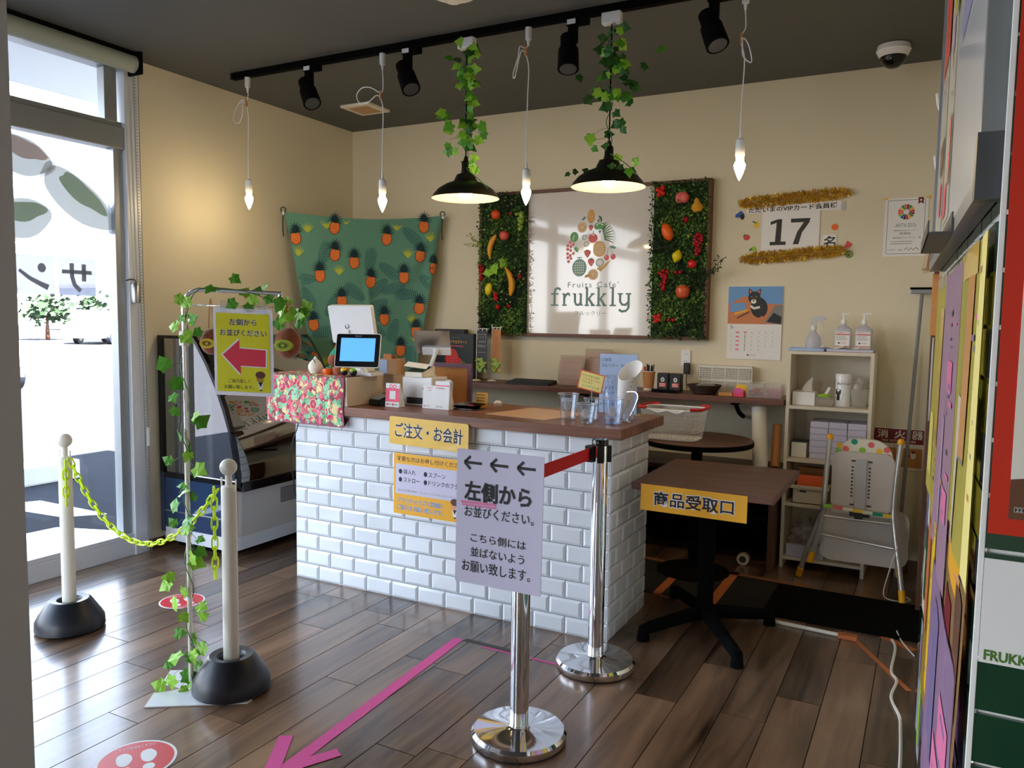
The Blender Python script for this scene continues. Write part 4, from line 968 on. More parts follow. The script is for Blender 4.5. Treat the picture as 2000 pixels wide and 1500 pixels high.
# coat hooks + garment on the right wall
for i, (y_, z_) in enumerate(((3.35, 2.22), (3.75, 2.07))):
    single('wall_hook', tube(tube(nb(), spline([(.03, y_, z_-.05), (-.0, y_, z_-.055), (-.022, y_, z_-.03), (-.03, y_, z_+.02)], 4), .005, 7), [(.026, y_, z_-.07), (.026, y_, z_-.02)], .006, 7), 'gloss_white', ('higher', 'lower')[i]+' white coat hook jutting out over the green tiled partition edge', 'hook', 'white coat hooks on the right wall', (.03, y_, z_))

# ================================================================ COUNTER
CX0, CX1, CY0, CY1, CZ = -2.965, -1.180, 3.15, 3.65, .896
t = thing('service_counter', 'order counter clad in glossy white tiles with a thick brown wood top', 'counter', (-2.07, 3.4, 0))
part('base_block', bx(nb(), CX0+.008, CX1-.008, CY0+.008, CY1-.008, 0, CZ), 'grout', t)
part('worktop', bx(nb(), CX0-.01, -1.126, 3.112, 3.705, CZ, .942, .003), 'slab', t)
def tile_mesh(w, h, k=.012):
    b = nb(); p = [(-w/2, -h/2), (w/2, -h/2), (w/2, h/2), (-w/2, h/2)]
    o = [b.verts.new((x, 0, z)) for x, z in p]; m_ = [b.verts.new((x, -.005, z)) for x, z in p]; q = [b.verts.new((x*(1-2*k/w), -.011, z*(1-2*k/h))) for x, z in p]
    for a, c in ((o, m_), (m_, q)):
        for i in range(4): b.faces.new([a[i], a[(i+1) % 4], c[(i+1) % 4], c[i]])
    b.faces.new(q); return mesh('tile', b, 'tile_white')
tmc = {}
def tiles(o, u, length, rz, odd):
    o = V(o); u = V(u); ph, pw_ = .0817, .158; g = .003
    for j in range(11):
        z = ph*(j+.5)-.002; s = -(pw_*.5 if (j+odd) % 2 else 0)
        while s < length-.004:
            a, c = max(s, 0), min(s+pw_, length); w = c-a-g
            if w > .008:
                key = round(w, 3)
                if key not in tmc: tmc[key] = tile_mesh(w, ph-g, min(.012, w*.35))
                c0 = o+u*((a+c)/2); inst('tile', tmc[key], t, (c0.x, c0.y, z), rot=(0, 0, rz))
            s += pw_
tiles((CX0, CY0+.009, 0), (1, 0, 0), CX1-CX0, 0, 0)
tiles((CX1-.009, CY0, 0), (0, 1, 0), CY1-CY0, rad(90), 1)
tiles((CX0+.009, CY1, 0), (0, -1, 0), CY1-CY0, rad(-90), 1)
FP = plane((0, 3.137, 0), X_, Z_)
def notice(name, label, x0, z0, x1, z1, y, m, cat='sign', r=0, t_=.0012, uvz=(0, 0), tilt=0):
    o = thing(name, label, cat, (x0, y, z0)); v = V((0, 0, 1)); u = V((cos(rad(tilt)), 0, sin(rad(tilt)))); v = V((-sin(rad(tilt)), 0, cos(rad(tilt))))
    b = nb(); sheet(b, (x0, y, z0), u, v, x1-x0, z1-z0, t_, 0, r); part('card', b, m, o)
    return o, plane((x0, y-t_, z0), u, v), x1-x0, z1-z0
o, P, w, h = notice('order_sign', 'shiny yellow sign on the counter edge reading order and payment', -2.315, .785, -1.866, .92, 3.105, 'gold_yellow', r=.012, tilt=-1.2)
D = Draw(); D.text('ご注文・お会計', .035, .035, w-.03, .108, 'paper', 1, .045); D.text('ご注文・お会計', .035, .035, w-.03, .108, 'navy', 2, .012); D.build('lettering', o, P)
o, P, w, h = notice('request_notice', 'yellow bordered notice with a white list and a bowing figure on the tiles', -2.31, .435, -1.88, .735, 3.136, 'amber', tilt=-.4)
D = Draw(); D.rect(.012, .1, w-.012, .248, 'lilac_paper', 1); D.text('不要な方はお申し付けください！', .018, .262, w-.02, .287, 'dark_grey', 1, .008)
for i, (s, x_, z_) in enumerate((('袋入れ', .058, .2), ('スプーン', .205, .2), ('ストロー', .058, .16), ('ドリンクのフタ', .205, .16))):
    D.ell(x_-.018, z_+.011, .010, .012, 'ink', 2); D.text(s, x_, z_, x_+.024*len(s), z_+.024, 'ink', 2, .008)
D.text('他にも不要な物がございましたらお申し付けくださいませ。', .025, .113, .40, .124, 'grey', 2)
for m_, L_, bo in (('blue', 1, .03), ('pale_blue', 2, .002)): D.text('プラスチックゴミ削減に', .02, .055, .29, .082, m_, L_, bo); D.text('ご協力をお願い致します。', .02, .02, .29, .047, m_, L_, bo)
def bow(D, x, z, s):
    D.ell(x, z+.5*s, .3*s, .34*s, 'skin', 1); D.ell(x, z+.72*s, .34*s, .24*s, 'hair', 2); D.poly([(x-.3*s, z+.68*s), (x+.1*s, z+.6*s), (x+.3*s, z+.72*s), (x, z+.85*s)], 'hair', 3)
    for q in (-.12, .12): D.rect(x+q*s-.06*s, z+.47*s, x+q*s+.06*s, z+.49*s, 'hair', 3)
    D.rect(x-.03*s, z+.3*s, x+.03*s, z+.32*s, 'dark_red', 3)
    D.poly([(x-.2*s, z+.2*s), (x+.2*s, z+.2*s), (x+.1*s, z-.3*s), (x-.1*s, z-.3*s)], 'paper', 2); D.poly([(x-.16*s, z+.2*s), (x+.16*s, z+.2*s), (x, z-.12*s)], 'black', 3); D.rect(x-.06*s, z-.4*s, x+.08*s, z-.3*s, 'black', 3)
bow(D, .355, .045, .07); D.build('print', o, P)
# power cable at the left end
single('power_cable', tube(nb(), spline([(-2.915, 3.13, .86), (-2.93, 3.125, .80), (-2.955, 3.125, .74), (-2.985, 3.14, .62), (-2.985, 3.2, .3)], 5), .003, 6), 'black', 'thin black cable hanging down the left end of the tiled counter', 'cable')

# ---- raised box with the fruit print cloth
t = thing('raised_box', 'beige raised plinth box at the left end of the counter top', 'box', (-2.84, 3.4, .942))
part('carcass', bx(nb(), -3.08, -2.585, 3.116, 3.66, .943, 1.09, .002), 'beige', t)
def cloth_pt(x, s, h=0):
    """s runs from the back over the top (length .25) and down the front"""
    rp = .004*sin(x*37)+.003*sin(x*71+s*9)
    if s < .25: return V((x, 3.116+.25-s, 1.0925+h+abs(rp)*.3))
    d = s-.25; return V((x+.004*sin(d*30), 3.108-h-abs(rp)*min(1, d*8), 1.0925-d))
t = thing('fruit_print_cloth', 'cloth printed with pink and green citrus draped over the counter front', 'cloth', (-2.84, 3.15, 1.09))
b = nb(); rows = []
for j in range(31):
    s = j/30*.505; rows.append([b.verts.new(cloth_pt(-3.125+.525*i/40+(-.0+.01*(s-.25) if i < 3 else 0), s if i > 0 else s*.99)) for i in range(41)])
for j in range(30):
    for i in range(40): f = b.faces.new([rows[j][i], rows[j][i+1], rows[j+1][i+1], rows[j+1][i]]); f.smooth = True
mat('c_plum', (150, 84, 104), .8); part('fabric', b, 'c_plum', t)
D = Draw(); R = random.Random(31)
mat('c_mint', (150, 214, 172), .8); mat('c_pink', (226, 110, 130), .8); mat('c_rose', (206, 60, 92), .8); mat('c_butter', (240, 222, 160), .8); mat('c_green', (100, 180, 130), .8); mat('c_plum', (120, 60, 80), .8)
D.rect(-3.123, .002, -2.602, .504, 'c_plum', 1)
for i in range(1300):
    r = R.choice((.008, .010, .012, .016)); m_ = R.choice(('c_mint', 'c_pink', 'c_rose', 'c_butter', 'c_mint', 'c_rose', 'c_green', 'c_pink', 'c_pink')); x, y = R.uniform(-3.121+r, -2.603-r), R.uniform(.004+r, .503-r)
    D.ell(x, y, r, r*1.05, m_, 2+i*.0045, n=10)
    if r > .013: D.ell(x-r*.25, y-r*.25, r*.22, r*.22, 'paper', 2.002+i*.0045, n=6)
for x, y in [(-3.06+.13*i+.03*(j % 2), .04+.09*j) for i in range(4) for j in range(6)]:
    x += R.uniform(-.02, .02); y += R.uniform(-.02, .02); r = .024
    if x > -2.64 or y > .47: continue
    D.ell(x, y, r, r*1.2, 'c_butter', 8, n=16); D.ell(x, y, r*.86, r*1.03, 'c_rose', 8.5, n=16)
    for k in range(6): a = pi*k/6; D.line([(x-r*.75*cos(a), y-r*.9*sin(a)), (x+r*.75*cos(a), y+r*.9*sin(a))], r*.06, 'magenta', 9+k*.02)
    D.ell(x, y, r*.15, r*.15, 'paper', 9.3, n=8)
D.build('printed_pattern', t, lambda x, s, h: cloth_pt(x, s, h+.0004), eps=.00018)
# ---- screens and tablets
def tablet(name, label, cat, c, w, h, yaw, tilt, body, screen=None, back=False, th=.012, r=.012):
    """panel centre c; facing yaw (0 = towards -y); tilt back in degrees"""
    t = thing(name, label, cat, c); M = Matrix.Translation(c) @ Matrix.Rotation(rad(yaw), 4, 'Z') @ Matrix.Rotation(rad(-tilt), 4, 'X')
    b = nb(); prism(b, rrect(w, h, r, x0=-w/2, y0=-h/2), (0, th/2, 0), X_, Z_, th); bmesh.ops.transform(b, matrix=M, verts=b.verts); part('housing', b, body, t)
    if screen:
        D = Draw(); q = min(w, h)*.045
        D.poly(rrect(w-.006, h-.006, r*.8, x0=-w/2+.003, y0=-h/2+.003), 'gloss_black', 1); D.rect(-w/2+.027, -h/2+.032, w/2-.027, h/2-.024, screen, 2)
        D.build('screen', t, lambda x, z, k: M @ V((x, -th/2-.0003-k, z)))
    return t, M
t, M = tablet('customer_display', 'tablet-like customer display showing a bright blue screen', 'screen', (-2.615, 3.24, 1.222), .238, .178, 20, 14, 'gloss_white', 'screen')
D = Draw(); D.text('KIRCOM', -.017, .073, .017, .078, 'light_grey', 1); D.build('lettering', t, lambda x, z, k: M @ V((x, -.0075-k, z))); 
b = nb(); bx(b, -2.69, -2.54, 3.25, 3.36, 1.091, 1.108, .004); cy(b, (-2.615, 3.30, 1.10), (-2.615, 3.262, 1.17), .018, .016, 12); part('stand', b, 'gloss_white', t)
t, M = tablet('register_monitor', 'white register monitor seen from behind above the blue screen', 'screen', (-2.86, 3.5, 1.355), .285, .215, 4, -14, 'gloss_white', None, th=.03)
part('stand', cy(bx(nb(), -2.92, -2.80, 3.50, 3.62, 1.091, 1.11, .004), (-2.86, 3.56, 1.10), (-2.86, 3.51, 1.30), .02, .02, 12), 'gloss_white', t)
b = nb(); q = M @ V((-.03, -.016, -.03)); tube(b, [q+V((.012*cos(a), -.005, .012*sin(a)+.02)) for a in [2*pi*i/12 for i in range(12)]], .002, 5, closed=True); part('cable_loop', b, 'black', t)
b = nb(); bx(b, -.045, -.018, -.028, -.015, -.085, -.028, .002, M=M); part('card_reader', b, 'gloss_white', t)
t, M = tablet('order_tablet', 'silver tablet on a white stand facing the back wall', 'tablet', (-2.33, 3.50, 1.27), .19, .135, 22, -28, 'steel', None, th=.009, r=.008)
b = nb(); bx(b, -.055, .098, -.02, -.004, -.07, -.028, .004, M=M); part('holder', b, 'gloss_white', t)
b = nb(); q = M @ V((.02, -.02, -.045)); cy(b, q, (-2.335, 3.47, 1.10), .011, .011, 12); lathe(b, (-2.335, 3.47, 1.091), [(.0, .0), (.045, 0), (.045, .006), (.012, .012), (0, .012)], 20); sph(b, q, .018, u=12, w=8); part('stand', b, 'gloss_white', t)
# ---- receipt printer tower and terminal
t = thing('receipt_printer', 'white receipt printer box under the silver tablet', 'printer', (-2.33, 3.42, .942))
part('casing', bx(nb(), -2.43, -2.245, 3.37, 3.52, .943, 1.09, .008), 'gloss_white', t); part('paper_slot', bx(nb(), -2.40, -2.28, 3.3685, 3.371, .952, .985), 'black', t)
part('front_button', bx(nb(), -2.30, -2.285, 3.367, 3.371, 1.03, 1.035), 'dark_grey', t)
t = thing('payment_terminal', 'white wedge payment terminal with a black top on the printer', 'terminal', (-2.34, 3.36, 1.09))
b = nb(); prism(b, [(0, 0), (.12, 0), (.12, .052), (0, .022)], (-2.405, 3.36, 1.0915), Y_, Z_, .105); part('casing', b, 'cream', t)
b = nb(); prism(b, [(0, 0), (.1, 0), (.1, .1), (0, .1)], (-2.4025, 3.37, 1.1175), X_, V((0, .12, .030)), .0015); part('touch_pad', b, 'gloss_black', t)
single('receipt_slip', sheet(nb(), (-2.37, 3.30, 1.150), V((.9, .25, -.1)), V((-.2, .9, .32)), .12, .06, .0006), 'paper', 'curled white printed slip lying by the payment terminal', 'paper', origin=(-2.37, 3.30, 1.15))
t = thing('card_terminal', 'black card terminal with a silver keypad beside the red stand', 'terminal', (-2.50, 3.30, .942), rz=rad(-15))
b = nb(); prism(b, [(0, 0), (.135, 0), (.135, .035), (.1, .062), (0, .03)], (-.045, -.06, 0), Y_, Z_, .09); bmesh.ops.bevel(b, geom=b.edges[:], offset=.004, segments=2, affect='EDGES'); part('casing', b, 'gloss_black', t, local=True)
b = nb(); prism(b, [(0, 0), (.075, 0), (.075, .07), (0, .07)], (-.0375, -.055, .0335), X_, V((0, .1, .032)), .0015); part('keypad', b, 'alu', t, local=True)
# ---- payment stands
def qr(D, x, z, s, m, seed):
    pass
t = thing('payment_stand', 'red and white cashless payment card stand on the counter', 'payment sign', (-2.40, 3.26, .942))
b = nb(); prism(b, [(0, 0), (.055, 0), (.012, .12), (.008, .12)], (-2.36, 3.245, .943), Y_, Z_, -.085); part('card', b, 'paper', t)
nrm = plane((-2.445+.0, 3.2448, .943), X_, V((0, .008, .12)))
D = Draw(); D.rect(0, .026, .085, .095, 'hot_pink', 1); D.poly([(0, .095), (.02, .118), (.065, .118), (.085, .095)], 'paper', 2); D.ring(.032, .104, .006, .011, 'hot_pink', 3); D.ring(.056, .104, .006, .011, 'hot_pink', 3); D.rect(.025, .04, .062, .082, 'paper', 2)
D.ell(.012, .013, .006, .006, 'hot_pink', 2); D.text('Pay', .02, .008, .038, .017, 'dark_grey', 2); D.ell(.048, .013, .006, .006, 'hot_pink', 2); D.text('Alipay', .055, .008, .08, .017, 'dark_grey', 2); D.build('print', t, nrm)
t = thing('payment_stand', 'pair of white cashless payment cards on the counter', 'payment sign', (-2.17, 3.32, .942))
b = nb(); prism(b, [(0, 0), (.05, 0), (.014, .115), (.01, .115)], (-2.18, 3.30, .943), Y_, Z_, -.075); prism(b, [(0, 0), (.055, 0), (.014, .14), (.01, .14)], (-2.095, 3.295, .943), Y_, Z_, -.084); part('card', b, 'paper', t)
D = Draw(); D.text('d Pay', .022, .098, .055, .108, 'hot_pink', 1); D.text('楽天', .03, .088, .05, .094, 'grey', 1); D.ell(.012, .012, .004, .004, 'magenta', 1); D.text('PAY', .02, .009, .045, .015, 'grey', 1)
D.build('print', t, plane((-2.255, 3.2996, .943), X_, V((0, .01, .115))))
D = Draw(); D.rect(0, .115, .084, .12, 'hot_pink', 1); D.text('R', .005, .1, .012, .109, 'hot_pink', 1); D.text('PayPay', .016, .099, .055, .109, 'ink', 1); D.text('LINE', .008, .009, .022, .016, 'blue', 1); D.text('Alipay', .026, .009, .05, .016, 'ink', 1); D.build('print', t, plane((-2.179, 3.2946, .943), X_, V((0, .01, .14))))
sgl = prism(nb(), [(x, z) for x, z in rrect(.055, .10, .027, 8)], (-2.155, 3.335, .99), X_, V((0, .12, 1)), .003)
single('soap_pack', sgl, 'milky2', 'rounded clear sachet standing behind the white payment cards', 'sachet', origin=(-2.155, 3.335, .99))
# ---- cork board on the back edge of the counter
t = thing('cork_board', 'brown board with a mauve frame standing on the counter', 'board', (-2.33, 3.68, .942))
b = nb()
for a in ((-2.47, -2.20, 1.125, 1.15), (-2.225, -2.20, .943, 1.125), (-2.47, -2.445, .943, 1.125)): bx(b, a[0], a[1], 3.685, 3.70, a[2], a[3])
part('frame', b, 'mauve', t); part('panel', bx(nb(), -2.445, -2.225, 3.688, 3.697, .943, 1.125), 'cork', t)
# ---- small dish, price tag, knob, paper mat
t = thing('coin_dish', 'shallow dark glass dish on the counter', 'dish', (-2.05, 3.39, .942))
b = nb(); prism(b, rrect(.15, .11, .02, x0=-.075, y0=-.055), (-2.045, 3.40, .945), X_, Y_, .004); part('base', b, 'smoke', t)
b = nb(); lathe(b, (-2.045, 3.40, .943), [(.055, 0), (.06, .006), (.092, .022), (.09, .024), (.055, .008)], 4, 0, Matrix.Translation((-2.045, 3.40, 0)) @ Matrix.Rotation(rad(45), 4, 'Z') @ Matrix.Translation((2.045, -3.40, 0)), smooth=False); part('rim', b, 'smoke', t); part('candy', sph(nb(), (-2.03, 3.40, .958), .012, (1.6, 1, .6), u=10, w=8), 'fruit_red', t)
t = thing('price_memo', 'small orange handwritten memo standing behind the glass dish', 'memo', (-2.03, 3.5, .942))
part('card', sheet(nb(), (-2.06, 3.50, .943), X_, V((0, .1, 1)), .068, .075, .0012), 'amber', t); D = Draw(); scribble(D, .006, .01, .062, .07, 4, 'trim_wood', 1, .35, 6); D.build('print', t, plane((-2.06, 3.4985, .943), X_, V((0, .1, 1))))
single('bell_knob', lathe(nb(), (-1.985, 3.60, .942), [(0, .03), (.012, .029), (.022, .018), (.022, .006), (.018, 0), (0, 0)]), 'white', 'small round white knob at the rear edge of the counter top', 'knob', origin=(-1.985, 3.60, .942)) 
single('tan_pad', lathe(nb(), (-2.12, 3.54, .942), [(0, .012), (.04, .012), (.042, 0), (0, 0)]), 'gold_yellow', 'small round tan pad half hidden behind the payment cards', 'pad', origin=(-2.12, 3.54, .942))
single('counter_mat', prism(nb(), [(-1.87, 3.27), (-1.53, 3.215), (-1.44, 3.56), (-1.80, 3.62)], (0, 0, .9425), X_, Y_, .0012), 'mat_pale', 'large pale peach plastic mat lying flat on the counter top', 'mat', origin=(-1.66, 3.4, .942))
# ---- cups, bottles, cone, menu
def cup(x, y, r0, r1, h, label, ring=True, grp='clear cups on the counter end'):
    t = thing('plastic_cup', label, 'cup', (x, y, .942), grp)
    lathe_p = [(0, .002), (r0, .002), (r1, h-.004), (r1+.003, h-.002), (r1+.003, h), (r1-.001, h), (r0-.001, .004), (0, .004)]
    part('cup_body', lathe(nb(), (x, y, .942), lathe_p, 32), 'clear', t)
    part('rim', tube(nb(), [(x+(r1+.002)*cos(a), y+(r1+.002)*sin(a), .942+h) for a in [2*pi*i/32 for i in range(32)]], .0014, 5, closed=True), 'milky2', t)
    a0 = math.atan2(-y, -x)-.1; D = Draw()
    def mp(u, v, k): rr = r0+(r1-r0)*(v/h)+.0008+k; return V((x+rr*cos(a0+u/r1), y+rr*sin(a0+u/r1), .942+v))
    if ring: D.ell(0, h*.55, r1*.42, r1*.5, 'milky2', 1); D.ring(0, h*.55, r1*.3, r1*.33, 'light_grey', 2); D.ell(0, h*.55, r1*.12, r1*.14, 'light_grey', 2, n=10)
    D.build('logo_sticker', t, mp, 'round white sticker')
cup(-1.46, 3.315, .034, .046, .118, 'clear plastic cup at the left, with a name strip above its round sticker')
cup(-1.33, 3.22, .03, .044, .088, 'short clear plastic cup standing in front of the others')
cup(-1.355, 3.345, .028, .036, .10, 'clear plastic cup in the middle of the cup cluster')
cup(-1.225, 3.27, .036, .047, .112, 'large clear plastic cup at the corner end of the counter')
D = Draw(); t_ = [o for o in bpy.data.objects if o.name.startswith('plastic_cup')][0]; D.rect(-.03, .086, .02, .102, 'paper', 1); D.text('ドリンク', -.026, .089, .016, .099, 'dark_grey', 2); D.build('name_strip', t_, lambda u, v, k: V((-1.46+(.0445+k)*cos(math.atan2(-3.315, 1.46)+u/.045-.1), 3.315+(.0445+k)*sin(math.atan2(-3.315, 1.46)+u/.045-.1), .942+v)))
def bottle(x, y, r, h, label, mcap, mbody='milky2'):
    t = thing('small_bottle', label, 'bottle', (x, y, .942), 'small bottles behind the cups')
    part('body', lathe(nb(), (x, y, .943), [(0, 0), (r, 0), (r, h*.55), (r*.95, h*.62), (r*.4, h*.78), (r*.38, h*.84), (0, h*.84)], 20), mbody, t)
    part('cap', lathe(nb(), (x, y, .943), [(r*.5, h*.82), (r*.5, h), (r*.3, h*1.01), (0, h*1.01)], 16), mcap, t)
bottle(-1.31, 3.47, .036, .20, 'clear rounded bottle behind the middle cups', 'clear', 'clear'); bottle(-1.225, 3.47, .026, .165, 'small bottle with a bright blue cap behind the corner cup', 'tapblue' if 'tapblue' in MT else 'blue', 'milky2')
t = thing('hand_card', 'yellow handwritten card with an orange border on a clip', 'card', (-1.42, 3.45, .942))
part('clip_stand', cy(lathe(nb(), (-1.40, 3.45, .943), [(0, 0), (.022, 0), (.022, .01), (.005, .014)], 16), (-1.40, 3.45, .95), (-1.40, 3.45, 1.075), .002, n=6), 'steel', t)
u_, v_ = V((.97, 0, -.20)).normalized(), V((.2, 0, .97)).normalized()
part('card', sheet(nb(), (-1.475, 3.452, 1.078), u_, v_, .125, .088, .0012), 'orange', t)
D = Draw(); D.rect(.005, .005, .12, .083, 'memo_yellow', 1); D.text('ドリンクのご注文', .012, .062, .1, .073, 'green', 2); D.text('こちらをごらん', .02, .047, .11, .057, 'fruit_red', 2); D.text('下さいませ', .012, .032, .07, .042, 'green', 2); D.text('テイクアウト可', .02, .013, .11, .024, 'green', 2); D.build('print', t, plane(V((-1.475, 3.452, 1.078))-V((0, .0013, 0)), u_, v_))
t = thing('menu_stand', 'tall pale blue price list sheet in a clear holder', 'menu', (-1.35, 3.60, .942))
part('holder', bx(nb(), -1.43, -1.22, 3.60, 3.604, .944, 1.245), 'sheet', t); part('sheet', bx(nb(), -1.42, -1.23, 3.597, 3.5995, .95, 1.235), 'pale_blue', t)
part('foot', bx(nb(), -1.43, -1.22, 3.58, 3.64, .943, .946), 'sheet', t)
D = Draw()
for i, (s, e) in enumerate((('ご注文', ''), ('スムージー', '580円'), ('', '630円'), ('パフェ', '720円'), ('', '680円'), ('シェイク', '550円'), ('クレープ', '480円'), ('', '520円'), ('ドリンク', '300円'))):
    z_ = 1.20-i*.027
    if s: D.text(s, -1.412, z_, -1.412+.017*len(s), z_+.015, 'ink', 1)
    if e: D.text(e, -1.31, z_, -1.25, z_+.014, 'ink', 1)
D.build('print', t, plane((0, 3.5965, 0), X_, Z_))
t = thing('crepe_cone_holder', 'patterned white paper cone standing in a wire holder', 'paper cone', (-1.23, 3.40, .942))
a = V((-1.255, 3.46, .975)); b_ = V((-1.205, 3.44, 1.19)); M, L = frame_to(a, b_)
b = nb(); lathe(b, (0, 0, -L/2), [(.022, 0), (.05, L*.86), (.0485, L*.86), (.02, .002)], 28, 0, M)
M2 = M; top = [v for v in b.verts if (M.inverted() @ v.co).z > L*.3]
for v in top: q = M.inverted() @ v.co; q.z += .045*(q.x/.05)+.01; v.co = M @ q
part('cone', b, 'paper', t)
D = Draw(); R = random.Random(5)
for i in range(46): x_, y_ = R.uniform(-.12, .12), R.uniform(.02, .16); D.ell(x_, y_, .0035, .0022, R.choice(('moss_d', 'moss_b', 'cork')), 1, R.uniform(0, 180), 7)
D.ring(0, .17, .009, .012, 'leaf_light', 1); D.build('printed_pattern', t, lambda u, v, k: M @ V(((.0225+.0325*v/L*1.0+k+.0006)*cos(-2.0+u/.045), (.0225+.0325*v/L+k+.0006)*sin(-2.0+u/.045), v-L/2)))
b = nb(); tube(b, spline([(-1.205, 3.40, 1.07), (-1.205, 3.40, 1.075), (-1.165, 3.385, 1.078), (-1.150, 3.38, 1.06), (-1.155, 3.375, 1.03), (-1.175, 3.37, .98), (-1.195, 3.365, .948)], 5), .003, 7); tube(b, [(-1.23+.03*cos(q), 3.45+.03*sin(q), 1.068) for q in [2*pi*i/24 for i in range(24)]], .002, 6, closed=True); tube(b, [(-1.205, 3.43, 1.068), (-1.205, 3.40, 1.07)], .0025, 6)
lathe(b, (-1.2, 3.365, .943), [(0, .008), (.02, .006), (.024, 0), (0, 0)], 20); part('wire_holder', b, 'chrome', t)

# ---- plush kiwifruit and little fruit on the raised box (plain fruit cushions)
def kiwi(label, c, r, face, yaw=0, mz=.95):
    t = thing('kiwi_cushion', label, 'soft toy', c, 'plush kiwifruit by the yellow hanging sign'); c = V(c)
    part('body', sph(nb(), c, r, (.92, .85, 1.08), u=24, w=16), 'kiwi_skin', t)
    Q = Matrix.Translation(c) @ Matrix.Rotation(rad(yaw), 4, 'Z'); b = nb(); lathe(b, (0, 0, 0), [(0, .006), (r*.62, .004), (r*.66, 0), (r*.66, -.012)], 24, 0, Q @ Matrix.Translation((0, -r*.78, -r*.12)) @ Matrix.Rotation(rad(90), 4, 'X') @ Matrix.Diagonal((1, .62, 1, 1))); part('cut_face', b, face, t)
    D = Draw(); 
    for i in range(16): a = 2*pi*i/16; D.line([(r*.16*cos(a), r*.1*sin(a)), (r*.46*cos(a), r*.28*sin(a))], r*.05, 'moss_c', 1, w1=.001)
    D.build('seeds', t, lambda u, v, k: Q @ V((u, -r*.78-.0065-k, v-r*.12)))
    b = nb(); p = [(c.x+.012*sin(i*.9), c.y, c.z+r*1.05+i*.008) for i in range(6)]
    part('loop', tube(nb(), spline([(c.x-.008, c.y, c.z+r), (c.x-.012, c.y, c.z+r+.02), (c.x, c.y, 1.455), (c.x+.012, c.y, c.z+r+.02), (c.x+.008, c.y, c.z+r)], 4), .002, 5), 'kraft', t)
kiwi('brown plush kiwifruit with a green cut face, hanging at the stand right of the sign', (-2.025, 2.12, 1.30), .052, 'kiwi_green', 20)
kiwi('brown plush kiwifruit with a yellow cut face, hanging left of the sign', (-2.315, 2.035, 1.30), .044, 'kiwi_yellow', 25)
t = thing('onion_ornament', 'cream striped bulb shaped ornament at the cloth corner', 'ornament', (-2.86, 3.2, 1.0935)); b = nb(); lathe(b, (-2.88, 3.215, 1.0945), [(0, 0), (.022, 0), (.036, .02), (.038, .04), (.028, .06), (.01, .078), (.004, .09), (0, .09)], 22); part('body', b, 'cream', t)
t = thing('kiwi_pair_toy', 'small plush kiwifruit with a yellow front beside the blue screen', 'soft toy', (-2.80, 3.30, 1.0935)); part('body', sph(nb(), (-2.785, 3.31, 1.165), .04, (.95, .85, 1), u=18, w=12), 'kiwi_skin', t); part('cut_face', sph(nb(), (-2.777, 3.288, 1.158), .03, (1, .7, .62), u=16, w=10), 'kiwi_yellow', t); part('seat', bx(nb(), -2.83, -2.74, 3.28, 3.345, 1.0935, 1.128, .004), 'cork', t); part('hat', cy(nb(), (-2.785, 3.31, 1.195), (-2.78, 3.31, 1.228), .02, 0, 12), 'yellow', t)
t = thing('kiwi_pair_toy', 'small plush kiwifruit with a teal hat behind the hanging sign', 'soft toy', (-2.86, 3.33, 1.0935)); part('body', sph(nb(), (-2.865, 3.35, 1.16), .04, (.95, .85, 1), u=18, w=12), 'kiwi_skin', t); part('hat', cy(nb(), (-2.865, 3.35, 1.19), (-2.86, 3.35, 1.232), .026, 0, 12), 'teal', t); part('seat', lathe(nb(), (-2.865, 3.35, 1.0935), [(0, 0), (.03, 0), (.028, .03), (0, .03)], 18), 'plush_green', t)
t = thing('toy_tomato', 'small orange red toy tomato with green leaves on the cloth', 'ornament', (-2.75, 3.2, 1.0935)); b = nb(); lathe(b, (-2.775, 3.195, 1.0945), [(0, 0), (.022, 0), (.03, .014), (.024, .03), (0, .034)], 18); part('body', b, 'orange', t)
R = random.Random(2); leaves(t, [(-2.775, 3.195, 1.13)]*3, .026, R, (0, 2), .012)
single('kiwi_ornament', sph(nb(), (-2.715, 3.2, 1.1185), .024, (1.25, .9, .95), u=16, w=12), 'kiwi_skin', 'plain small brown kiwifruit ornament between the tomato and the figurines', 'ornament', origin=(-2.715, 3.2, 1.0935))
for x_, m_, lb in ((-2.665, 'yellow', 'tiny dark ball figurine with a yellow top at the cloth edge'), (-2.605, 'leaf_light', 'tiny dark ball figurine with a green top at the cloth edge')):
    t = thing('ball_figurine', lb, 'ornament', (x_, 3.19, 1.0935), 'ball figurines in front of the blue screen'); part('body', sph(nb(), (x_, 3.19, 1.113), .0185, (1.1, 1, 1), u=14, w=10), 'black', t); part('cap', sph(nb(), (x_, 3.187, 1.123), .0165, (1, 1, .8), u=14, w=10), m_, t)
t = thing('paper_box', 'open box of brown paper pouches beside the blue screen', 'box', (-2.60, 3.48, 1.09)); part('box', bx(nb(), -2.615, -2.50, 3.42, 3.50, 1.0905, 1.175, .002), 'cardboard', t); part('side_panel', bx(nb(), -2.617, -2.565, 3.4185, 3.42, 1.094, 1.17), 'pale_blue', t); part('pouch', bx(bx(nb(), -2.60, -2.55, 3.435, 3.44, 1.12, 1.20), -2.585, -2.53, 3.455, 3.46, 1.12, 1.195), 'kraft', t)

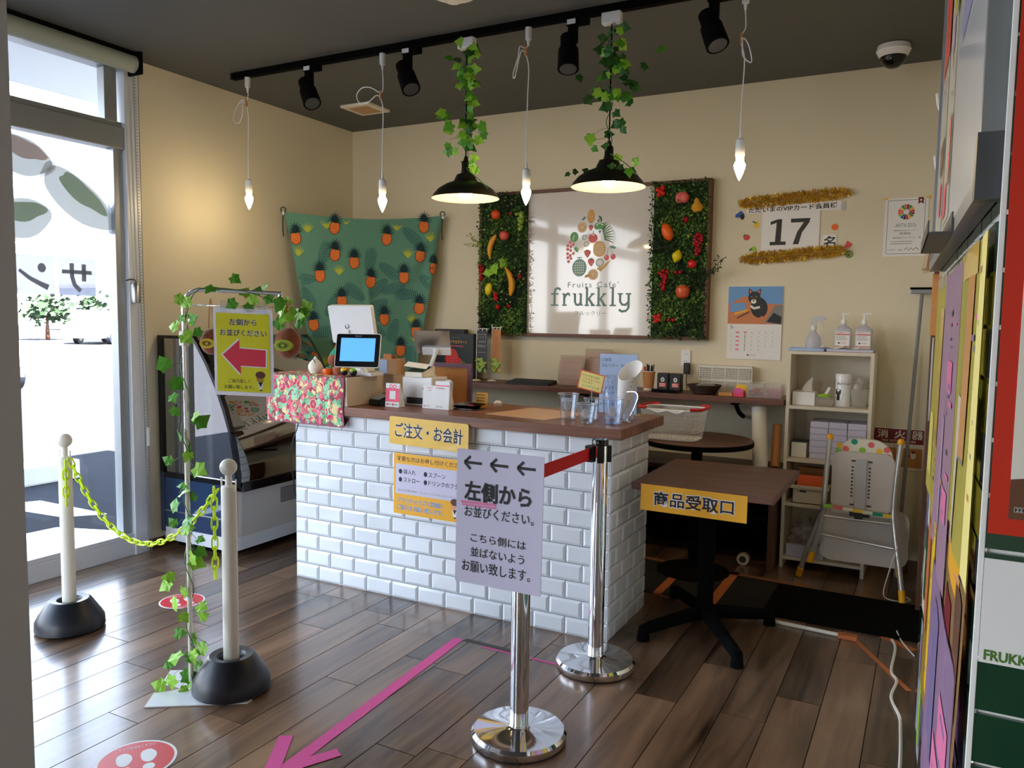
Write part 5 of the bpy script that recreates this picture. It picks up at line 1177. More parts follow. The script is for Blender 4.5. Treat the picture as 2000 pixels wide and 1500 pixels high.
# ================================================================ LONG SHELF AT THE BACK
SZ = .962
t = thing('wall_shelf', 'long brown wood shelf fixed along the back wall', 'shelf', (-1.9, 4.8, SZ))
part('shelf_board', bx(nb(), -3.3, -.72, 4.64, WB, .928, SZ, .003), 'shelf_wood', t)
for x_ in (-1.95, -1.0): b = nb(); bx(b, x_-.02, x_+.02, 4.66, WB, .915, .928); tube(b, spline([(x_, 4.70, .92), (x_, 4.80, .86), (x_, 4.93, .82)], 4), .014, 6); part('bracket', b, 'matte_black', t)
def on(name, label, cat, x, y, group=None, z=SZ): return thing(name, label, cat, (x, y, z+.0005), group)
t = on('keyboard', 'black computer keyboard at the left of the long shelf', 'keyboard', -2.34, 4.73); part('case', prism(nb(), [(0, 0), (.14, 0), (.14, .028), (0, .012)], (-2.51, 4.66, SZ+.001), Y_, Z_, .31), 'black', t)
b = nb()
for j in range(5):
    for i in range(15): bx(b, -2.50+.0195*i, -2.484+.0195*i, 4.672+j*.024, 4.69+j*.024, SZ+.014+j*.0028, SZ+.020+j*.0028)
part('keys', b, 'dark_grey', t, kind='stuff')
def holder(label, x0, x1, h, seed):
    dy = .0 if h < .22 else .07
    t = on('leaflet_stand', label, 'leaflet stand', (x0+x1)/2, 4.75+dy, 'leaflet stands on the long shelf')
    P_ = [(y+dy, z) for y, z in [(4.70, SZ+.002), (4.78, SZ+.002), (4.765, SZ+.06), (4.78, SZ+h*.6), (4.815, SZ+h)]]
    b = nb(); a = [b.verts.new((x0, y, z)) for y, z in P_]; c = [b.verts.new((x1, y, z)) for y, z in P_]
    for i in range(4): b.faces.new([a[i], a[i+1], c[i+1], c[i]])
    g = bmesh.ops.solidify(b, geom=b.faces[:], thickness=.0018); part('acrylic_sheet', b, 'frost', t)
    D = Draw(); w = x1-x0; D.rect(.012, .0, w-.012, h*.9, 'mauve_p', 1); D.text('お知らせ', .035, h*.72, w-.035, h*.78, 'grey', 2); scribble(D, .03, h*.25, w-.03, h*.68, 6, 'grey', 2, .12, seed)
    def mp(u, v, k):
        z = SZ+.004+v; pts = P_[1:]; y = pts[-1][0]
        for (ya, za), (yb, zb) in zip(pts, pts[1:]):
            if za <= z <= zb: y = ya+(yb-ya)*(z-za)/(zb-za)
        return V((x0+u, y-.003-k, z))
    D2 = Draw(); 
    for i in range(8): D2.rect(.012, h*.9*i/8, w-.012, h*.9*(i+1)/8, 'mauve_p', 1)
    D2.build('leaflet', t, mp); D.f = D.f[1:]; D.build('print', t, mp, eps=.0009)
mat('mauve_p', (186, 160, 152), .6)
holder('acrylic leaflet stand next to the keyboard', -2.18, -2.00, .20, 3); holder('taller acrylic leaflet stand second from the keyboard', -2.03, -1.845, .245, 5)
t = on('pen_cup', 'brown paper cup full of dark marker pens', 'cup', -1.545, 4.74); part('cup', lathe(nb(), (-1.545, 4.74, SZ+.001), [(0, 0), (.028, 0), (.04, .122), (.038, .122), (.027, .004), (0, .004)]), 'kraft', t); part('rim', tube(nb(), [(-1.545+.0405*cos(a), 4.74+.0405*sin(a), SZ+.122) for a in [2*pi*i/28 for i in range(28)]], .0022, 6, closed=True), 'paper', t); part('base_band', lathe(nb(), (-1.545, 4.74, SZ+.001), [(.0288, .002), (.0305, .018), (.0303, .018)]), 'cream', t)
for i, (dx, dy, m_, hh) in enumerate(((-.022, -.005, 'red', .15), (-.012, .012, 'black', .165), (.0, -.008, 'black', .16), (.012, .01, 'black', .158), (.024, .0, 'grey', .165), (.018, -.014, 'black', .15))):
    part('pen', cy(nb(), (-1.545+dx*.6, 4.74+dy, SZ+.01), (-1.545+dx*1.2, 4.74+dy, SZ+hh), .0065, n=10), m_, t, 'red marker' if m_ == 'red' else None)
for i, x_ in enumerate((-1.455, -1.375)):
    t = on('coffee_pouch', ('black coffee pouch beside the pen cup', 'black coffee pouch by the power adapter')[i], 'pouch', x_, 4.75, 'black coffee pouches on the shelf')
    b = nb(); bx(b, x_-.036, x_+.036, 4.735, 4.785, SZ+.001, SZ+.115, .006); part('pouch', b, 'black', t)
    D = Draw(); D.ell(x_, SZ+.075, .012, .014, 'paper', 1); D.ell(x_, SZ+.075, .006, .007, 'grey', 2); D.rect(x_-.02, SZ+.03, x_+.02, SZ+.055, 'peach', 1); scribble(D, x_-.018, SZ+.032, x_+.018, SZ+.053, 2, 'paper', 2, .4, i); D.build('print', t, plane((0, 4.7345, 0), X_, Z_))
t = on('display_tray', 'small black tray in front of the coffee pouches', 'tray', -1.42, 4.70); part('tray', bx(nb(), -1.50, -1.34, 4.655, 4.725, SZ+.001, SZ+.022, .003), 'gloss_black', t)
t = on('wicker_basket', 'shallow dark wicker basket with wrapped items', 'basket', -1.19, 4.75)
part('basket', lathe(nb(), (-1.20, 4.75, SZ+.001), [(0, 0), (.065, 0), (.095, .05), (.1, .055), (.094, .055), (.062, .006), (0, .006)], 28), 'wicker', t); b = nb(); R = random.Random(6)
for i in range(4): tube(b, [(-1.20+(.075+.008*i)*cos(a), 4.75+(.075+.008*i)*sin(a), SZ+.014+.012*i+.002*sin(12*a)) for a in [2*pi*k/40 for k in range(40)]], .0035, 5, closed=True)
part('weave', b, 'wicker', t, kind='stuff'); part('wrapped_item', sph(nb(), (-1.19, 4.75, SZ+.05), .05, (1.2, .9, .3), u=14, w=8), 'pack', t)
# white mesh basket standing on its side
t = on('mesh_basket', 'white plastic mesh basket standing on its side against the wall', 'basket', -1.12, 4.92)
b = nb(); x0, x1, z0, z1, yy = -1.275, -.955, SZ+.001, SZ+.165, 4.895
for i in range(45): bx(b, x0+i*(x1-x0-.003)/44, x0+i*(x1-x0-.003)/44+(.008 if i % 11 == 0 else .0028), yy, yy+.003, z0, z1)
for j in range(12): bx(b, x0, x1, yy-.0005, yy+.0035, z0+j*(z1-z0)/12, z0+j*(z1-z0)/12+(.012 if j in (0, 11, 5) else .0035))
part('mesh_front', b, 'basket_white', t, kind='stuff'); b = nb()
for a_ in ((x0, x0+.003, yy, 4.955, z0, z1), (x1-.003, x1, yy, 4.955, z0, z1), (x0, x1, yy, 4.955, z1-.003, z1)): bx(b, *a_)
part('rim', b, 'basket_white', t)
t = on('candy_box', 'tiny orange flat box in front of the mesh basket', 'box', -1.05, 4.69); part('box', bx(nb(), -1.095, -1.015, 4.67, 4.72, SZ+.001, SZ+.022, .002), 'orange_b', t) if 'orange_b' in MT else part('box', bx(nb(), -1.095, -1.015, 4.67, 4.72, SZ+.001, SZ+.022, .002), 'cork', t)
t = on('pink_tag_box', 'hot pink and yellow open small box at the shelf front', 'box', -.985, 4.70); part('box', bx(nb(), -1.01, -.95, 4.67, 4.71, SZ+.001, SZ+.035, .002), 'hot_pink', t); part('scoop_tab', prism(nb(), ell(-.98, SZ+.035, .028, .018), (0, 4.669, 0), X_, Z_, .002), 'pink', t); part('back_card', bx(nb(), -1.005, -.945, 4.715, 4.718, SZ+.001, SZ+.068), 'yellow', t)
for i, (x_, lb) in enumerate(((-.885, 'clear tub of dark pink sticks beside the pink box'), (-.79, 'clear tub of pink sticks at the shelf end'))):
    t = on('stick_tub', lb, 'tub', x_, 4.73, 'clear tubs of sticks on the shelf'); b = nb(); x0, x1 = x_-.048, x_+.048
    for a_ in ((x0, x1, 4.67, 4.672, SZ+.001, SZ+.078), (x0, x1, 4.788, 4.79, SZ+.001, SZ+.085), (x0, x0+.002, 4.67, 4.79, SZ+.001, SZ+.082), (x1-.002, x1, 4.67, 4.79, SZ+.001, SZ+.082), (x0, x1, 4.67, 4.79, SZ+.001, SZ+.003)): bx(b, *a_)
    part('tub', b, 'milky', t); R = random.Random(i); mm = None; b = nb()
    for k in range(55): p = V((R.uniform(x0+.012, x1-.012), R.uniform(4.68, 4.78), SZ+.006+R.uniform(0, .045))); d = V((R.uniform(-1, 1), R.uniform(-.4, .4), R.uniform(-.3, .5))).normalized()*.028; cy(b, p-d*.4, p+d*.4, .003, n=5)
    part('sticks', b, 'cherry' if i == 0 else 'magenta', t, kind='stuff')
# black fruit boxes and little banners
t = on('gift_box', 'black gift box printed with a red strawberry, standing on end', 'box', -2.98, 4.85); part('box', bx(nb(), -3.10, -2.85, 4.80, 4.86, SZ+.001, 1.285, .002), 'black', t)
D = Draw(); D.text('ロイヤルクイーン', -3.06, 1.215, -2.90, 1.24, 'amber', 1, .01); D.text('栃木いちご', -3.03, 1.252, -2.96, 1.262, 'grey', 1); D.rect(-3.04, 1.195, -2.93, 1.2, 'hot_pink', 1); D.poly(egg(-3.02, 1.10, .055, .085, 24, .06, 2), 'fruit_red', 1); D.poly(egg(-2.985, 1.06, .04, .06, -30, .06, 3), 'red', 2)
for k in range(12): D.ell(-3.03+.02*(k % 3), 1.05+.02*(k//3), .002, .003, 'amber', 3, n=6)
D.line([(-2.96, 1.07), (-2.93, 1.09), (-2.91, 1.06)], .012, 'moss_b', 3); D.build('print', t, plane((0, 4.7995, 0), X_, Z_))
single('gift_box', bx(nb(), -3.22, -2.97, 4.87, 4.93, SZ+.001, 1.315, .002), 'black', 'plain black gift box behind the strawberry box', 'box', origin=(-3.1, 4.9, SZ+.001))
def banner(label, x, y, ztop, w, m, txt, grp='little banners at the moss panel'):
    t = on('mini_banner', label, 'banner', x, y, grp); b = nb(); cy(b, (x, y, SZ+.008), (x, y, ztop+.02), .0028, n=8); cy(b, (x-.005, y, ztop), (x+w+.01, y, ztop), .0028, n=8); part('pole', b, 'white', t)
    part('base', lathe(nb(), (x, y, SZ+.001), [(0, .01), (.02, .009), (.034, 0), (0, 0)]), 'cream', t)
    part('banner_cloth', bx(nb(), x+.006, x+w, y-.004, y-.003, 1.02, ztop-.012), m, t); b = nb()
    for k in range(3): bx(b, x+.01+(w-.02)*k/2, x+.016+(w-.02)*k/2, y-.0045, y+.003, ztop-.014, ztop+.003)
    part('loop', b, 'white', t)
    D = Draw()
    if m == 'black': D.text('シャイン', x+.02, 1.225, x+w-.012, 1.245, 'paper', 1); D.text('マスカット', x+.014, 1.195, x+w-.01, 1.215, 'paper', 1); [D.rect(*a_, 'light_grey', 1) for a_ in ((x+.014, 1.16, x+w-.012, 1.162), (x+.014, 1.285, x+w-.012, 1.287), (x+.014, 1.25, x+.016, 1.287), (x+w-.014, 1.25, x+w-.012, 1.287))]; scribble(D, x+.03, 1.255, x+w-.025, 1.275, 2, 'grey', 1, .4, 2)
    else:
        for k, c_ in enumerate('シャインマスカット'): D.text(c_, x+.03, 1.27-.017*k, x+.044, 1.283-.017*k, 'frame_brown', 1)
    D.build('lettering', t, plane((0, y-.0045, 0), X_, Z_)); b = nb(); R = random.Random(3)
    for k in range(30): sph(b, (x+w*.5+R.gauss(0, .018), y-.008, 1.085+R.gauss(0, .024)), .011, (1, .5, 1), u=8, w=6)
    part('grape_print', b, 'grape', t)
banner('little black banner with white lettering and green grapes', -2.80, 4.76, 1.325, .088, 'black', ''); banner('little tan banner with brown lettering and green grapes', -2.70, 4.80, 1.335, .072, 'kraft', '')

# ================================================================ WHITE SHELF UNIT
UX0, UX1, UY0, UY1 = -.712, -.268, 4.655, 4.94
t = thing('shelf_unit', 'tall narrow off-white open shelf unit in the back right corner', 'shelf unit', (-.49, 4.8, 0))
for x_ in (UX0, UX1-.018): part('side_panel', bx(nb(), x_, x_+.018, UY0, UY1, 0, 1.24), 'shelf_white', t)
SH = [.05, .36, .615, .915, 1.222]
for z_ in SH: part('shelf', bx(nb(), UX0+.018, UX1-.018, UY0, UY1, z_, z_+.018), 'shelf_white', t)
part('back_panel', bx(nb(), UX0+.018, UX1-.018, UY1-.006, UY1, .05, 1.24), 'shelf_white', t)
def at_(name, label, cat, x, y, z, group=None): return thing(name, label, cat, (x, y, z+.0005), group)
TZ2 = 1.2405
for x0, x1, lb, m_ in ((-.715, -.527, 'pale blue shallow tray holding the spray bottle', 'pale_blue'), (-.512, -.278, 'pale lilac shallow tray holding the two pump bottles', 'lilac_paper')):
    t = at_('tray', lb, 'tray', (x0+x1)/2, 4.77, TZ2, 'shallow trays on the shelf unit'); b = nb(); bx(b, x0, x1, 4.68, 4.85, TZ2+.001, TZ2+.004); tube(b, [(x0, 4.68, TZ2+.012), (x1, 4.68, TZ2+.012), (x1, 4.85, TZ2+.012), (x0, 4.85, TZ2+.012)], .003, 6, closed=True)
    for a_ in ((x0, x1, 4.679, 4.682), (x0, x1, 4.848, 4.851), (x0, x0+.003, 4.68, 4.85), (x1-.003, x1, 4.68, 4.85)): bx(b, *a_, TZ2+.001, TZ2+.012)
    part('tray', b, m_, t)
t = at_('cleaning_cloth', 'folded white and pale blue cloth lying on the trays', 'cloth', -.46, 4.70, TZ2+.014)
b = nb(); R = random.Random(4); g_ = [[b.verts.new((-.545+.20*i/14, 4.67+.06*j/4, TZ2+.015+.010*(1+sin(i*.9+j))*(.6+.4*sin(j*1.3)))) for i in range(15)] for j in range(5)]
for j in range(4):
    for i in range(14): b.faces.new([g_[j][i], g_[j][i+1], g_[j+1][i+1], g_[j+1][i]]).smooth = True
part('cloth', b, 'white', t)
t = at_('spray_bottle', 'white plastic spray bottle with a clear trigger head', 'bottle', -.60, 4.76, TZ2+.004); c = (-.595, 4.77, TZ2+.006)
part('body', lathe(nb(), c, [(0, 0), (.04, 0), (.042, .01), (.04, .06), (.028, .085), (.014, .10), (.013, .115), (0, .115)], 24), 'milky2', t)
part('collar', lathe(nb(), c, [(.015, .112), (.016, .135), (.01, .138), (0, .138)], 16), 'white', t)
b = nb(); x, y, z = c; prism(b, [(-.018, .136), (.012, .136), (.012, .16), (.06, .168), (.062, .182), (.03, .19), (-.012, .182)], (x, y+.009, z), X_, Z_, .018); prism(b, [(.03, .165), (.038, .165), (.056, .12), (.05, .118)], (x, y+.005, z), X_, Z_, .01); part('trigger_head', b, 'milky2', t)
def pump(x, label):
    t = at_('pump_bottle', label, 'bottle', x, 4.77, TZ2+.004, 'sanitiser pump bottles'); z = TZ2+.006
    b = nb(); bx(b, x-.043, x+.043, 4.745, 4.80, z, z+.125, .012); lathe(b, (x, 4.772, z+.12), [(.036, 0), (.03, .012), (.014, .02), (.013, .03), (0, .03)], 20); part('body', b, 'milky2', t)
    b = nb(); cy(b, (x, 4.772, z+.15), (x, 4.772, z+.172), .016, .013, 16); cy(b, (x, 4.772, z+.17), (x, 4.772, z+.20), .005, n=8); bx(b, x-.012, x+.034, 4.765, 4.779, z+.198, z+.208, .003); part('pump_head', b, 'white', t)
    D = Draw(); D.rect(x-.036, z+.015, x+.036, z+.105, 'paper', 1); D.text('手指消毒用アルコール', x-.032, z+.095, x+.032, z+.103, 'fruit_red', 2); D.rect(x-.036, z+.087, x+.036, z+.092, 'fruit_red', 2); scribble(D, x-.032, z+.056, x+.032, z+.084, 4, 'grey', 2, .35, 3); D.ell(x-.018, z+.042, .005, .005, 'black', 2, n=8); D.text('株式会社', x-.008, z+.039, x+.02, z+.046, 'fruit_red', 2); D.rect(x-.036, z+.022, x+.036, z+.026, 'fruit_red', 2)
    D.build('label_print', t, plane((0, 4.7445, 0), X_, Z_), eps=.0003)
pump(-.44, 'clear pump bottle with a red and white label, the left of two'); pump(-.335, 'clear pump bottle with a red and white label, the right of two')
z = .9335
t = at_('tissue_box', 'white tissue box with a tissue pulled up', 'tissue box', -.62, 4.76, z); part('box', bx(nb(), -.685, -.565, 4.70, 4.83, z+.001, z+.075, .002), 'paper', t)
b = nb(); prism(b, [(-.03, 0), (.025, 0), (.02, .04), (.028, .085), (.0, .06), (-.02, .03)], (-.615, 4.765, z+.075), X_, V((0, .2, 1)), .002); prism(b, [(-.02, 0), (.03, 0), (.022, .07), (.0, .05)], (-.615, 4.775, z+.075), V((1, .5, 0)), V((0, -.1, 1)), .002); part('tissue', b, 'paper', t)
t = at_('wet_wipe_pack', 'crumpled white and lime wet wipe pack', 'wipes', -.52, 4.72, z); b = nb(); bx(b, -.56, -.468, 4.68, 4.76, z+.001, z+.055, .014); part('pack', b, 'pack', t); part('lid_label', sph(nb(), (-.518, 4.72, z+.058), .034, (1.1, .8, .35), u=14, w=8), 'leaf_light', t); part('wipe', prism(nb(), [(0, 0), (.018, 0), (.034, .04), (.022, .042)], (-.52, 4.72, z+.066), X_, Z_, .002), 'paper', t)
t = at_('wipe_canister', 'white and teal wipe canister with a picture label', 'canister', -.425, 4.77, z); part('can', lathe(nb(), (-.425, 4.77, z+.001), [(0, 0), (.042, 0), (.042, .165), (.038, .172), (0, .172)], 26), 'gloss_white', t); part('lid', lathe(nb(), (-.425, 4.77, z+.15), [(.044, 0), (.044, .028), (.04, .034), (0, .036)], 26), 'gloss_white', t)
D = Draw(); D.rect(-.05, .02, .05, .12, 'paper', 1); D.poly([(-.01, .025), (.05, .025), (.05, .1), (.0, .07)], 'teal', 2); D.poly([(-.045, .07), (-.028, .06), (-.012, .07), (-.012, .095), (-.028, .1), (-.045, .095)], 'black', 3); D.rect(-.035, .035, -.018, .07, 'black', 3); D.text('BioClean', -.035, .122, .04, .134, 'ink', 1)
D.build('label_print', t, lambda u, v, k: V((-.425+(.0425+k)*cos(-1.5+u/.043), 4.77+(.0425+k)*sin(-1.5+u/.043), z+v+.002)))
t = at_('lidded_tub', 'clear tub stuffed with wrapped plastic spoons', 'tub', -.325, 4.77, z); part('tub', lathe(nb(), (-.343, 4.77, z+.001), [(0, 0), (.038, 0), (.05, .095), (.053, .097), (.053, .102), (.047, .1), (.036, .004), (0, .004)], 26), 'milky', t); b = nb(); R = random.Random(8)
for k in range(9): sph(b, (-.343+R.uniform(-.022, .022), 4.77+R.uniform(-.02, .02), z+.09+R.uniform(0, .06)), .024, (R.uniform(.7, 1), .7, R.uniform(1, 1.6)), u=9, w=7)
part('wrapped_spoons', b, 'pack', t, kind='stuff')
z = .6335
t = at_('small_carton', 'small plain cream carton at the left of the middle shelf', 'box', -.64, 4.76, z); part('box', bx(nb(), -.68, -.60, 4.71, 4.79, z+.001, z+.085, .002), 'cream', t); part('lid', bx(nb(), -.682, -.598, 4.72, 4.80, z+.0855, z+.092), 'dark_grey', t)
n_ = 0; bm0 = None
for j in range(6):
    for i in range(3):
        if j == 5 and i == 0: pass
        x0 = -.582+i*.098; w_ = .094; z0 = z+.001+j*.0355
        if bm0 is None: q = nb(); bx(q, 0, w_, 0, .17, 0, .034, .001); bm0 = mesh('carton', q, 'lilac_paper')
        o = inst('carton', bm0, None, (x0+random.Random(j*3+i).uniform(-.001, .001), 4.70+random.Random(j*7+i).uniform(0, .008), z0)); o['category'] = 'box'; o['group'] = 'stacked white cartons on the middle shelf'; o['label'] = 'flat white carton, %s of the %s column on the middle shelf' % (('bottom one', 'second from the bottom', 'third from the bottom', 'fourth from the bottom', 'second from the top', 'topmost')[j], ('left', 'centre', 'right')[i])
z = .3785
t = at_('storage_bin', 'beige plastic bin holding a bright orange packet', 'bin', -.60, 4.76, z); b = nb(); x0, x1 = -.67, -.47
for a_ in ((x0+.01, x1-.01, 4.67, 4.675, z+.001, z+.10), (x0+.01, x1-.01, 4.875, 4.88, z+.001, z+.10), (x0+.01, x0+.015, 4.67, 4.88, z+.001, z+.10), (x1-.015, x1-.01, 4.67, 4.88, z+.001, z+.10), (x0+.01, x1-.01, 4.67, 4.88, z+.001, z+.005)): bx(b, *a_)
part('bin', b, 'shelf_white', t); b = nb()
for a_ in ((x0-.005, x1+.005, 4.658, 4.67), (x0-.005, x1+.005, 4.88, 4.89), (x0-.005, x0+.01, 4.67, 4.88), (x1-.01, x1+.005, 4.67, 4.88)): bx(b, *a_, z+.085, z+.105, .003)
part('rim', b, 'shelf_white', t); part('handle_slot', bx(nb(), -.62, -.585, 4.668, 4.6705, z+.065, z+.075), 'dark_grey', t)
single('snack_packet', sheet(nb(), (-.64, 4.72, z+.07), X_, V((0, .15, 1)), .14, .085, .02), 'orange', 'bright orange packet standing in the beige bin', 'packet', origin=(-.57, 4.72, z+.07)); single('card_box', bx(nb(), -.645, -.485, 4.80, 4.86, z+.006, z+.185), 'cork', 'brown carton behind the orange packet', 'box', origin=(-.565, 4.83, z+.006))
t = at_('plastic_bag_pile', 'pile of crumpled clear plastic bags on the lowest shelf', 'bags', -.56, 4.78, .0685); b = nb(); R = random.Random(14)
b2 = bmesh.ops.create_icosphere(b, subdivisions=4, radius=1)
from mathutils import noise as NZ
for v in b.verts: k = 1+.35*NZ.noise(v.co*2.2)+.18*NZ.noise(v.co*6); v.co = V((-.57+v.co.x*.10*k, 4.78+v.co.y*.09*k, max(.0695, .17+v.co.z*.10*k)))
for f in b.faces: f.smooth = True
part('bags', b, 'pack', t, kind=None); part('carton_below', bx(nb(), -.68, -.48, 4.67, 4.70, .0695, .135, .002), 'lilac_paper', t)

# ================================================================ ROUND TABLE, BASKET, ROLLS, CABINET
t = thing('round_table', 'small round dark wood table behind the pickup table', 'table', (-1.12, 4.32, 0)); part('tabletop', lathe(nb(), (-1.12, 4.32, 0), [(0, .752), (.298, .752), (.30, .75), (.30, .724), (.298, .722), (0, .722)], 56), 'table_wood', t)
part('edge_band', lathe(nb(), (-1.12, 4.32, 0), [(.3005, .75), (.302, .748), (.302, .726), (.3005, .724)], 56), 'matte_black', t); part('pedestal', cy(nb(), (-1.12, 4.32, .02), (-1.12, 4.32, .722), .03, n=20), 'matte_black', t); part('foot_disc', lathe(nb(), (-1.12, 4.32, 0), [(0, 0), (.2, 0), (.2, .008), (.04, .03), (0, .03)], 36), 'matte_black', t)
# white plastic shopping basket
t = thing('shopping_basket', 'translucent white plastic basket with a red rim on the round table', 'basket', (-1.27, 4.20, .7535))
BC = V((-1.235, 4.25, .7545)); bw, bd, bh = .17, .12, .165
def bpt(a, k, inset=0):
    """superellipse outline at height fraction k"""
    s = .86+.14*k; c, sn = cos(a), sin(a); p = 5; r = (abs(c)**p+abs(sn)**p)**(-1/p); return BC+V((c*r*(bw-inset)*s, sn*r*(bd-inset)*s, bh*k))
b = nb(); N_ = 96
for i in range(N_):
    a0, a1 = 2*pi*i/N_, 2*pi*(i+.45)/N_
    q = [bpt(a0, 0), bpt(a1, 0), bpt(a1, .92), bpt(a0, .92)]; b.faces.new([b.verts.new(p_) for p_ in q])
for k in (.0, .14, .26, .38, .5, .62, .74, .86):
    rg = [bpt(2*pi*i/N_, k) for i in range(N_)]; rh = [bpt(2*pi*i/N_, k+(.14 if k == .86 else .05)) for i in range(N_)]
    A_ = [b.verts.new(p_) for p_ in rg]; B_ = [b.verts.new(p_) for p_ in rh]
    for i in range(N_): b.faces.new([A_[i], A_[(i+1) % N_], B_[(i+1) % N_], B_[i]])
part('mesh_wall', b, 'basketg', t, kind='stuff')
part('floor', prism(nb(), [tuple((bpt(2*pi*i/48, 0)-BC)[:2]) for i in range(48)], BC, X_, Y_, .003), 'white', t)
part('rim', tube(nb(), [bpt(2*pi*i/64, 1) for i in range(64)], .005, 8, closed=True), 'white', t)
b = nb()
for s in (0, 1):
    for a_ in ((rad(-55), rad(55)), (rad(125), rad(235))):
        if s: continue
        tube(b, [bpt(a_[0]+(a_[1]-a_[0])*i/16, 1.03, -.008)+V((0, 0, .004)) for i in range(17)], .0085, 8)
part('red_rim_grip', b, 'dark_red' if False else 'grip_red', t, 'crimson grip along the rim') if 'grip_red' in MT else part('red_rim_grip', b, 'red', t, 'crimson grip along the rim')
for s in (-1, 1):
    part('handle', tube(nb(), spline([BC+V((-.09, s*(bd+.005), bh)), BC+V((-.05, s*(bd+.008), bh-.012)), BC+V((0, s*(bd+.008), bh+.0)), BC+V((.05, s*(bd+.008), bh-.012)), BC+V((.09, s*(bd+.005), bh))], 5), .006, 7), 'white', t)
# paper rolls leaning on the wall
for i, (p0, p1, r_, m_, lb) in enumerate((((-.835, 4.64, .566), (-.872, 4.735, .90), .042, 'cream', 'long pale paper roll leaning under the shelf end'), ((-.765, 4.70, .566), (-.775, 4.80, .80), .026, 'kraft', 'shorter brown paper roll leaning beside the pale one'))):
    single('paper_roll', cy(nb(), p0, p1, r_, n=20), m_, lb, 'paper roll', 'paper rolls under the shelf', p0)
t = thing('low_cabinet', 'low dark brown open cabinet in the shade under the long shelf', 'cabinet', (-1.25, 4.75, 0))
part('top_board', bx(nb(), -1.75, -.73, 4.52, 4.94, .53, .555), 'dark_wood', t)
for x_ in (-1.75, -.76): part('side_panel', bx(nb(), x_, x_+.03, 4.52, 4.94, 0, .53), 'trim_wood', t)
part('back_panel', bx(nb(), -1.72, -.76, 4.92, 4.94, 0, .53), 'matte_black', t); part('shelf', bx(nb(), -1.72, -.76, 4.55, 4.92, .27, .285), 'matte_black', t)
t = thing('tape_roll', 'small pale roll of tape on the floor inside the dark cabinet', 'tape', (-.90, 4.60, 0)); part('roll', cy(cy(nb(), (-.90, 4.57, .035), (-.90, 4.61, .035), .034, n=20), (-.90, 4.569, .035), (-.90, 4.611, .035), .02, n=16, mi=1), ['beige', 'dark_grey'], t)

# ================================================================ PICKUP TABLE
t = thing('pickup_table', 'square brown wood table on a black cross foot at the counter end', 'table', (-.86, 3.55, 0))
part('tabletop', bx(nb(), -1.122, -.525, 3.245, 3.92, .668, .70, .003), 'table_wood', t); part('column', cy(nb(), (-.86, 3.55, .05), (-.86, 3.55, .655), .036, n=24), 'matte_black', t)
b = nb(); lathe(b, (-.86, 3.55, 0), [(0, .10), (.05, .10), (.06, .06), (.055, .05), (0, .05)], 20); part('hub', b, 'matte_black', t); part('top_plate', bx(nb(), -1.0, -.72, 3.41, 3.69, .652, .668), 'matte_black', t)
for ex, ey in ((-1.055, 3.26), (-.635, 3.19), (-.60, 3.72), (-1.085, 3.84)):
    c = V((-.86, 3.55, .075)); e = V((ex, ey, .05)); b = nb(); tube(b, [c, c.lerp(e, .9), e+V((0, 0, -.004)), V((ex, ey, .03))], [.032, .026, .026, .024], 10); cy(b, (ex, ey, .001), (ex, ey, .035), .028, .024, 14); part('leg', b, 'matte_black', t)
o, P, w, h = notice('pickup_sign', 'orange sign with black characters hanging on the brown table edge', -1.078, .585, -.628, .698, 3.242, 'amber', tilt=-.4)
D = Draw(); D.text('商品受取口', .055, .022, w-.05, .093, 'paper', 1, .05); D.text('商品受取口', .058, .026, w-.053, .089, 'navy', 2, .02); D.build('lettering', o, P)

# ================================================================ HIGH CHAIR
t = thing('high_chair', 'folding child high chair with grey panel and spotted cushion, seen from behind', 'high chair', (-.3, 4.6, 0))
b = nb()
def leg(p, lab, mt_, capc=True): 
    part('leg', tube(nb(), spline(p, 5), .0135, 12), 'alu_l', t)
    part('foot_cap', cy(nb(), p[-1], V(p[-1])+(V(p[-2])-V(p[-1])).normalized()*.06, .0165, .0165, 14), 'cap_yellow', t, 'yellow end cap')
mat('alu_l', (204, 204, 200), .3, .6)
leg([(-.445, 4.40, .80), (-.455, 4.40, .62), (-.462, 4.40, .46), (-.475, 4.44, .38), (-.535, 4.46, .20), (-.575, 4.50, .05), (-.585, 4.50, .012)][0:6]+[(-.585, 4.52, .012)], '', 0)
leg([(-.112, 4.40, .80), (-.125, 4.40, .62), (-.130, 4.40, .45), (-.12, 4.38, .36), (-.09, 4.35, .18), (-.07, 4.33, .05), (-.065, 4.32, .012)], '', 0)
leg([(-.46, 4.425, .42), (-.49, 4.44, .26), (-.522, 4.45, .115)], '', 0); leg([(-.13, 4.42, .42), (-.11, 4.43, .26), (-.086, 4.44, .105)], '', 0)
for x_ in (-.445, -.112): part('top_cap', lathe(nb(), (x_, 4.40, .795), [(.017, 0), (.018, .012), (.012, .026), (0, .03)], 16), 'cap_yellow', t, 'yellow top cap')
part('crossbar', cy(nb(), (-.457, 4.405, .385), (-.128, 4.395, .385), .007, n=10), 'alu_l', t); part('crossbar', cy(nb(), (-.50, 4.45, .275), (-.108, 4.375, .265), .007, n=10), 'alu_l', t)
part('backrest', prism(nb(), rrect(.296, .31, .05, 6, x0=-.43, y0=.425), (0, 4.43, 0), X_, Z_, .014), 'chair_grey', t)
part('cushion', prism(nb(), rrect(.27, .30, .10, 8, x0=-.415, y0=.50), (0, 4.475, 0), X_, Z_, .035), 'cream', t)
D = Draw(); R = random.Random(3)
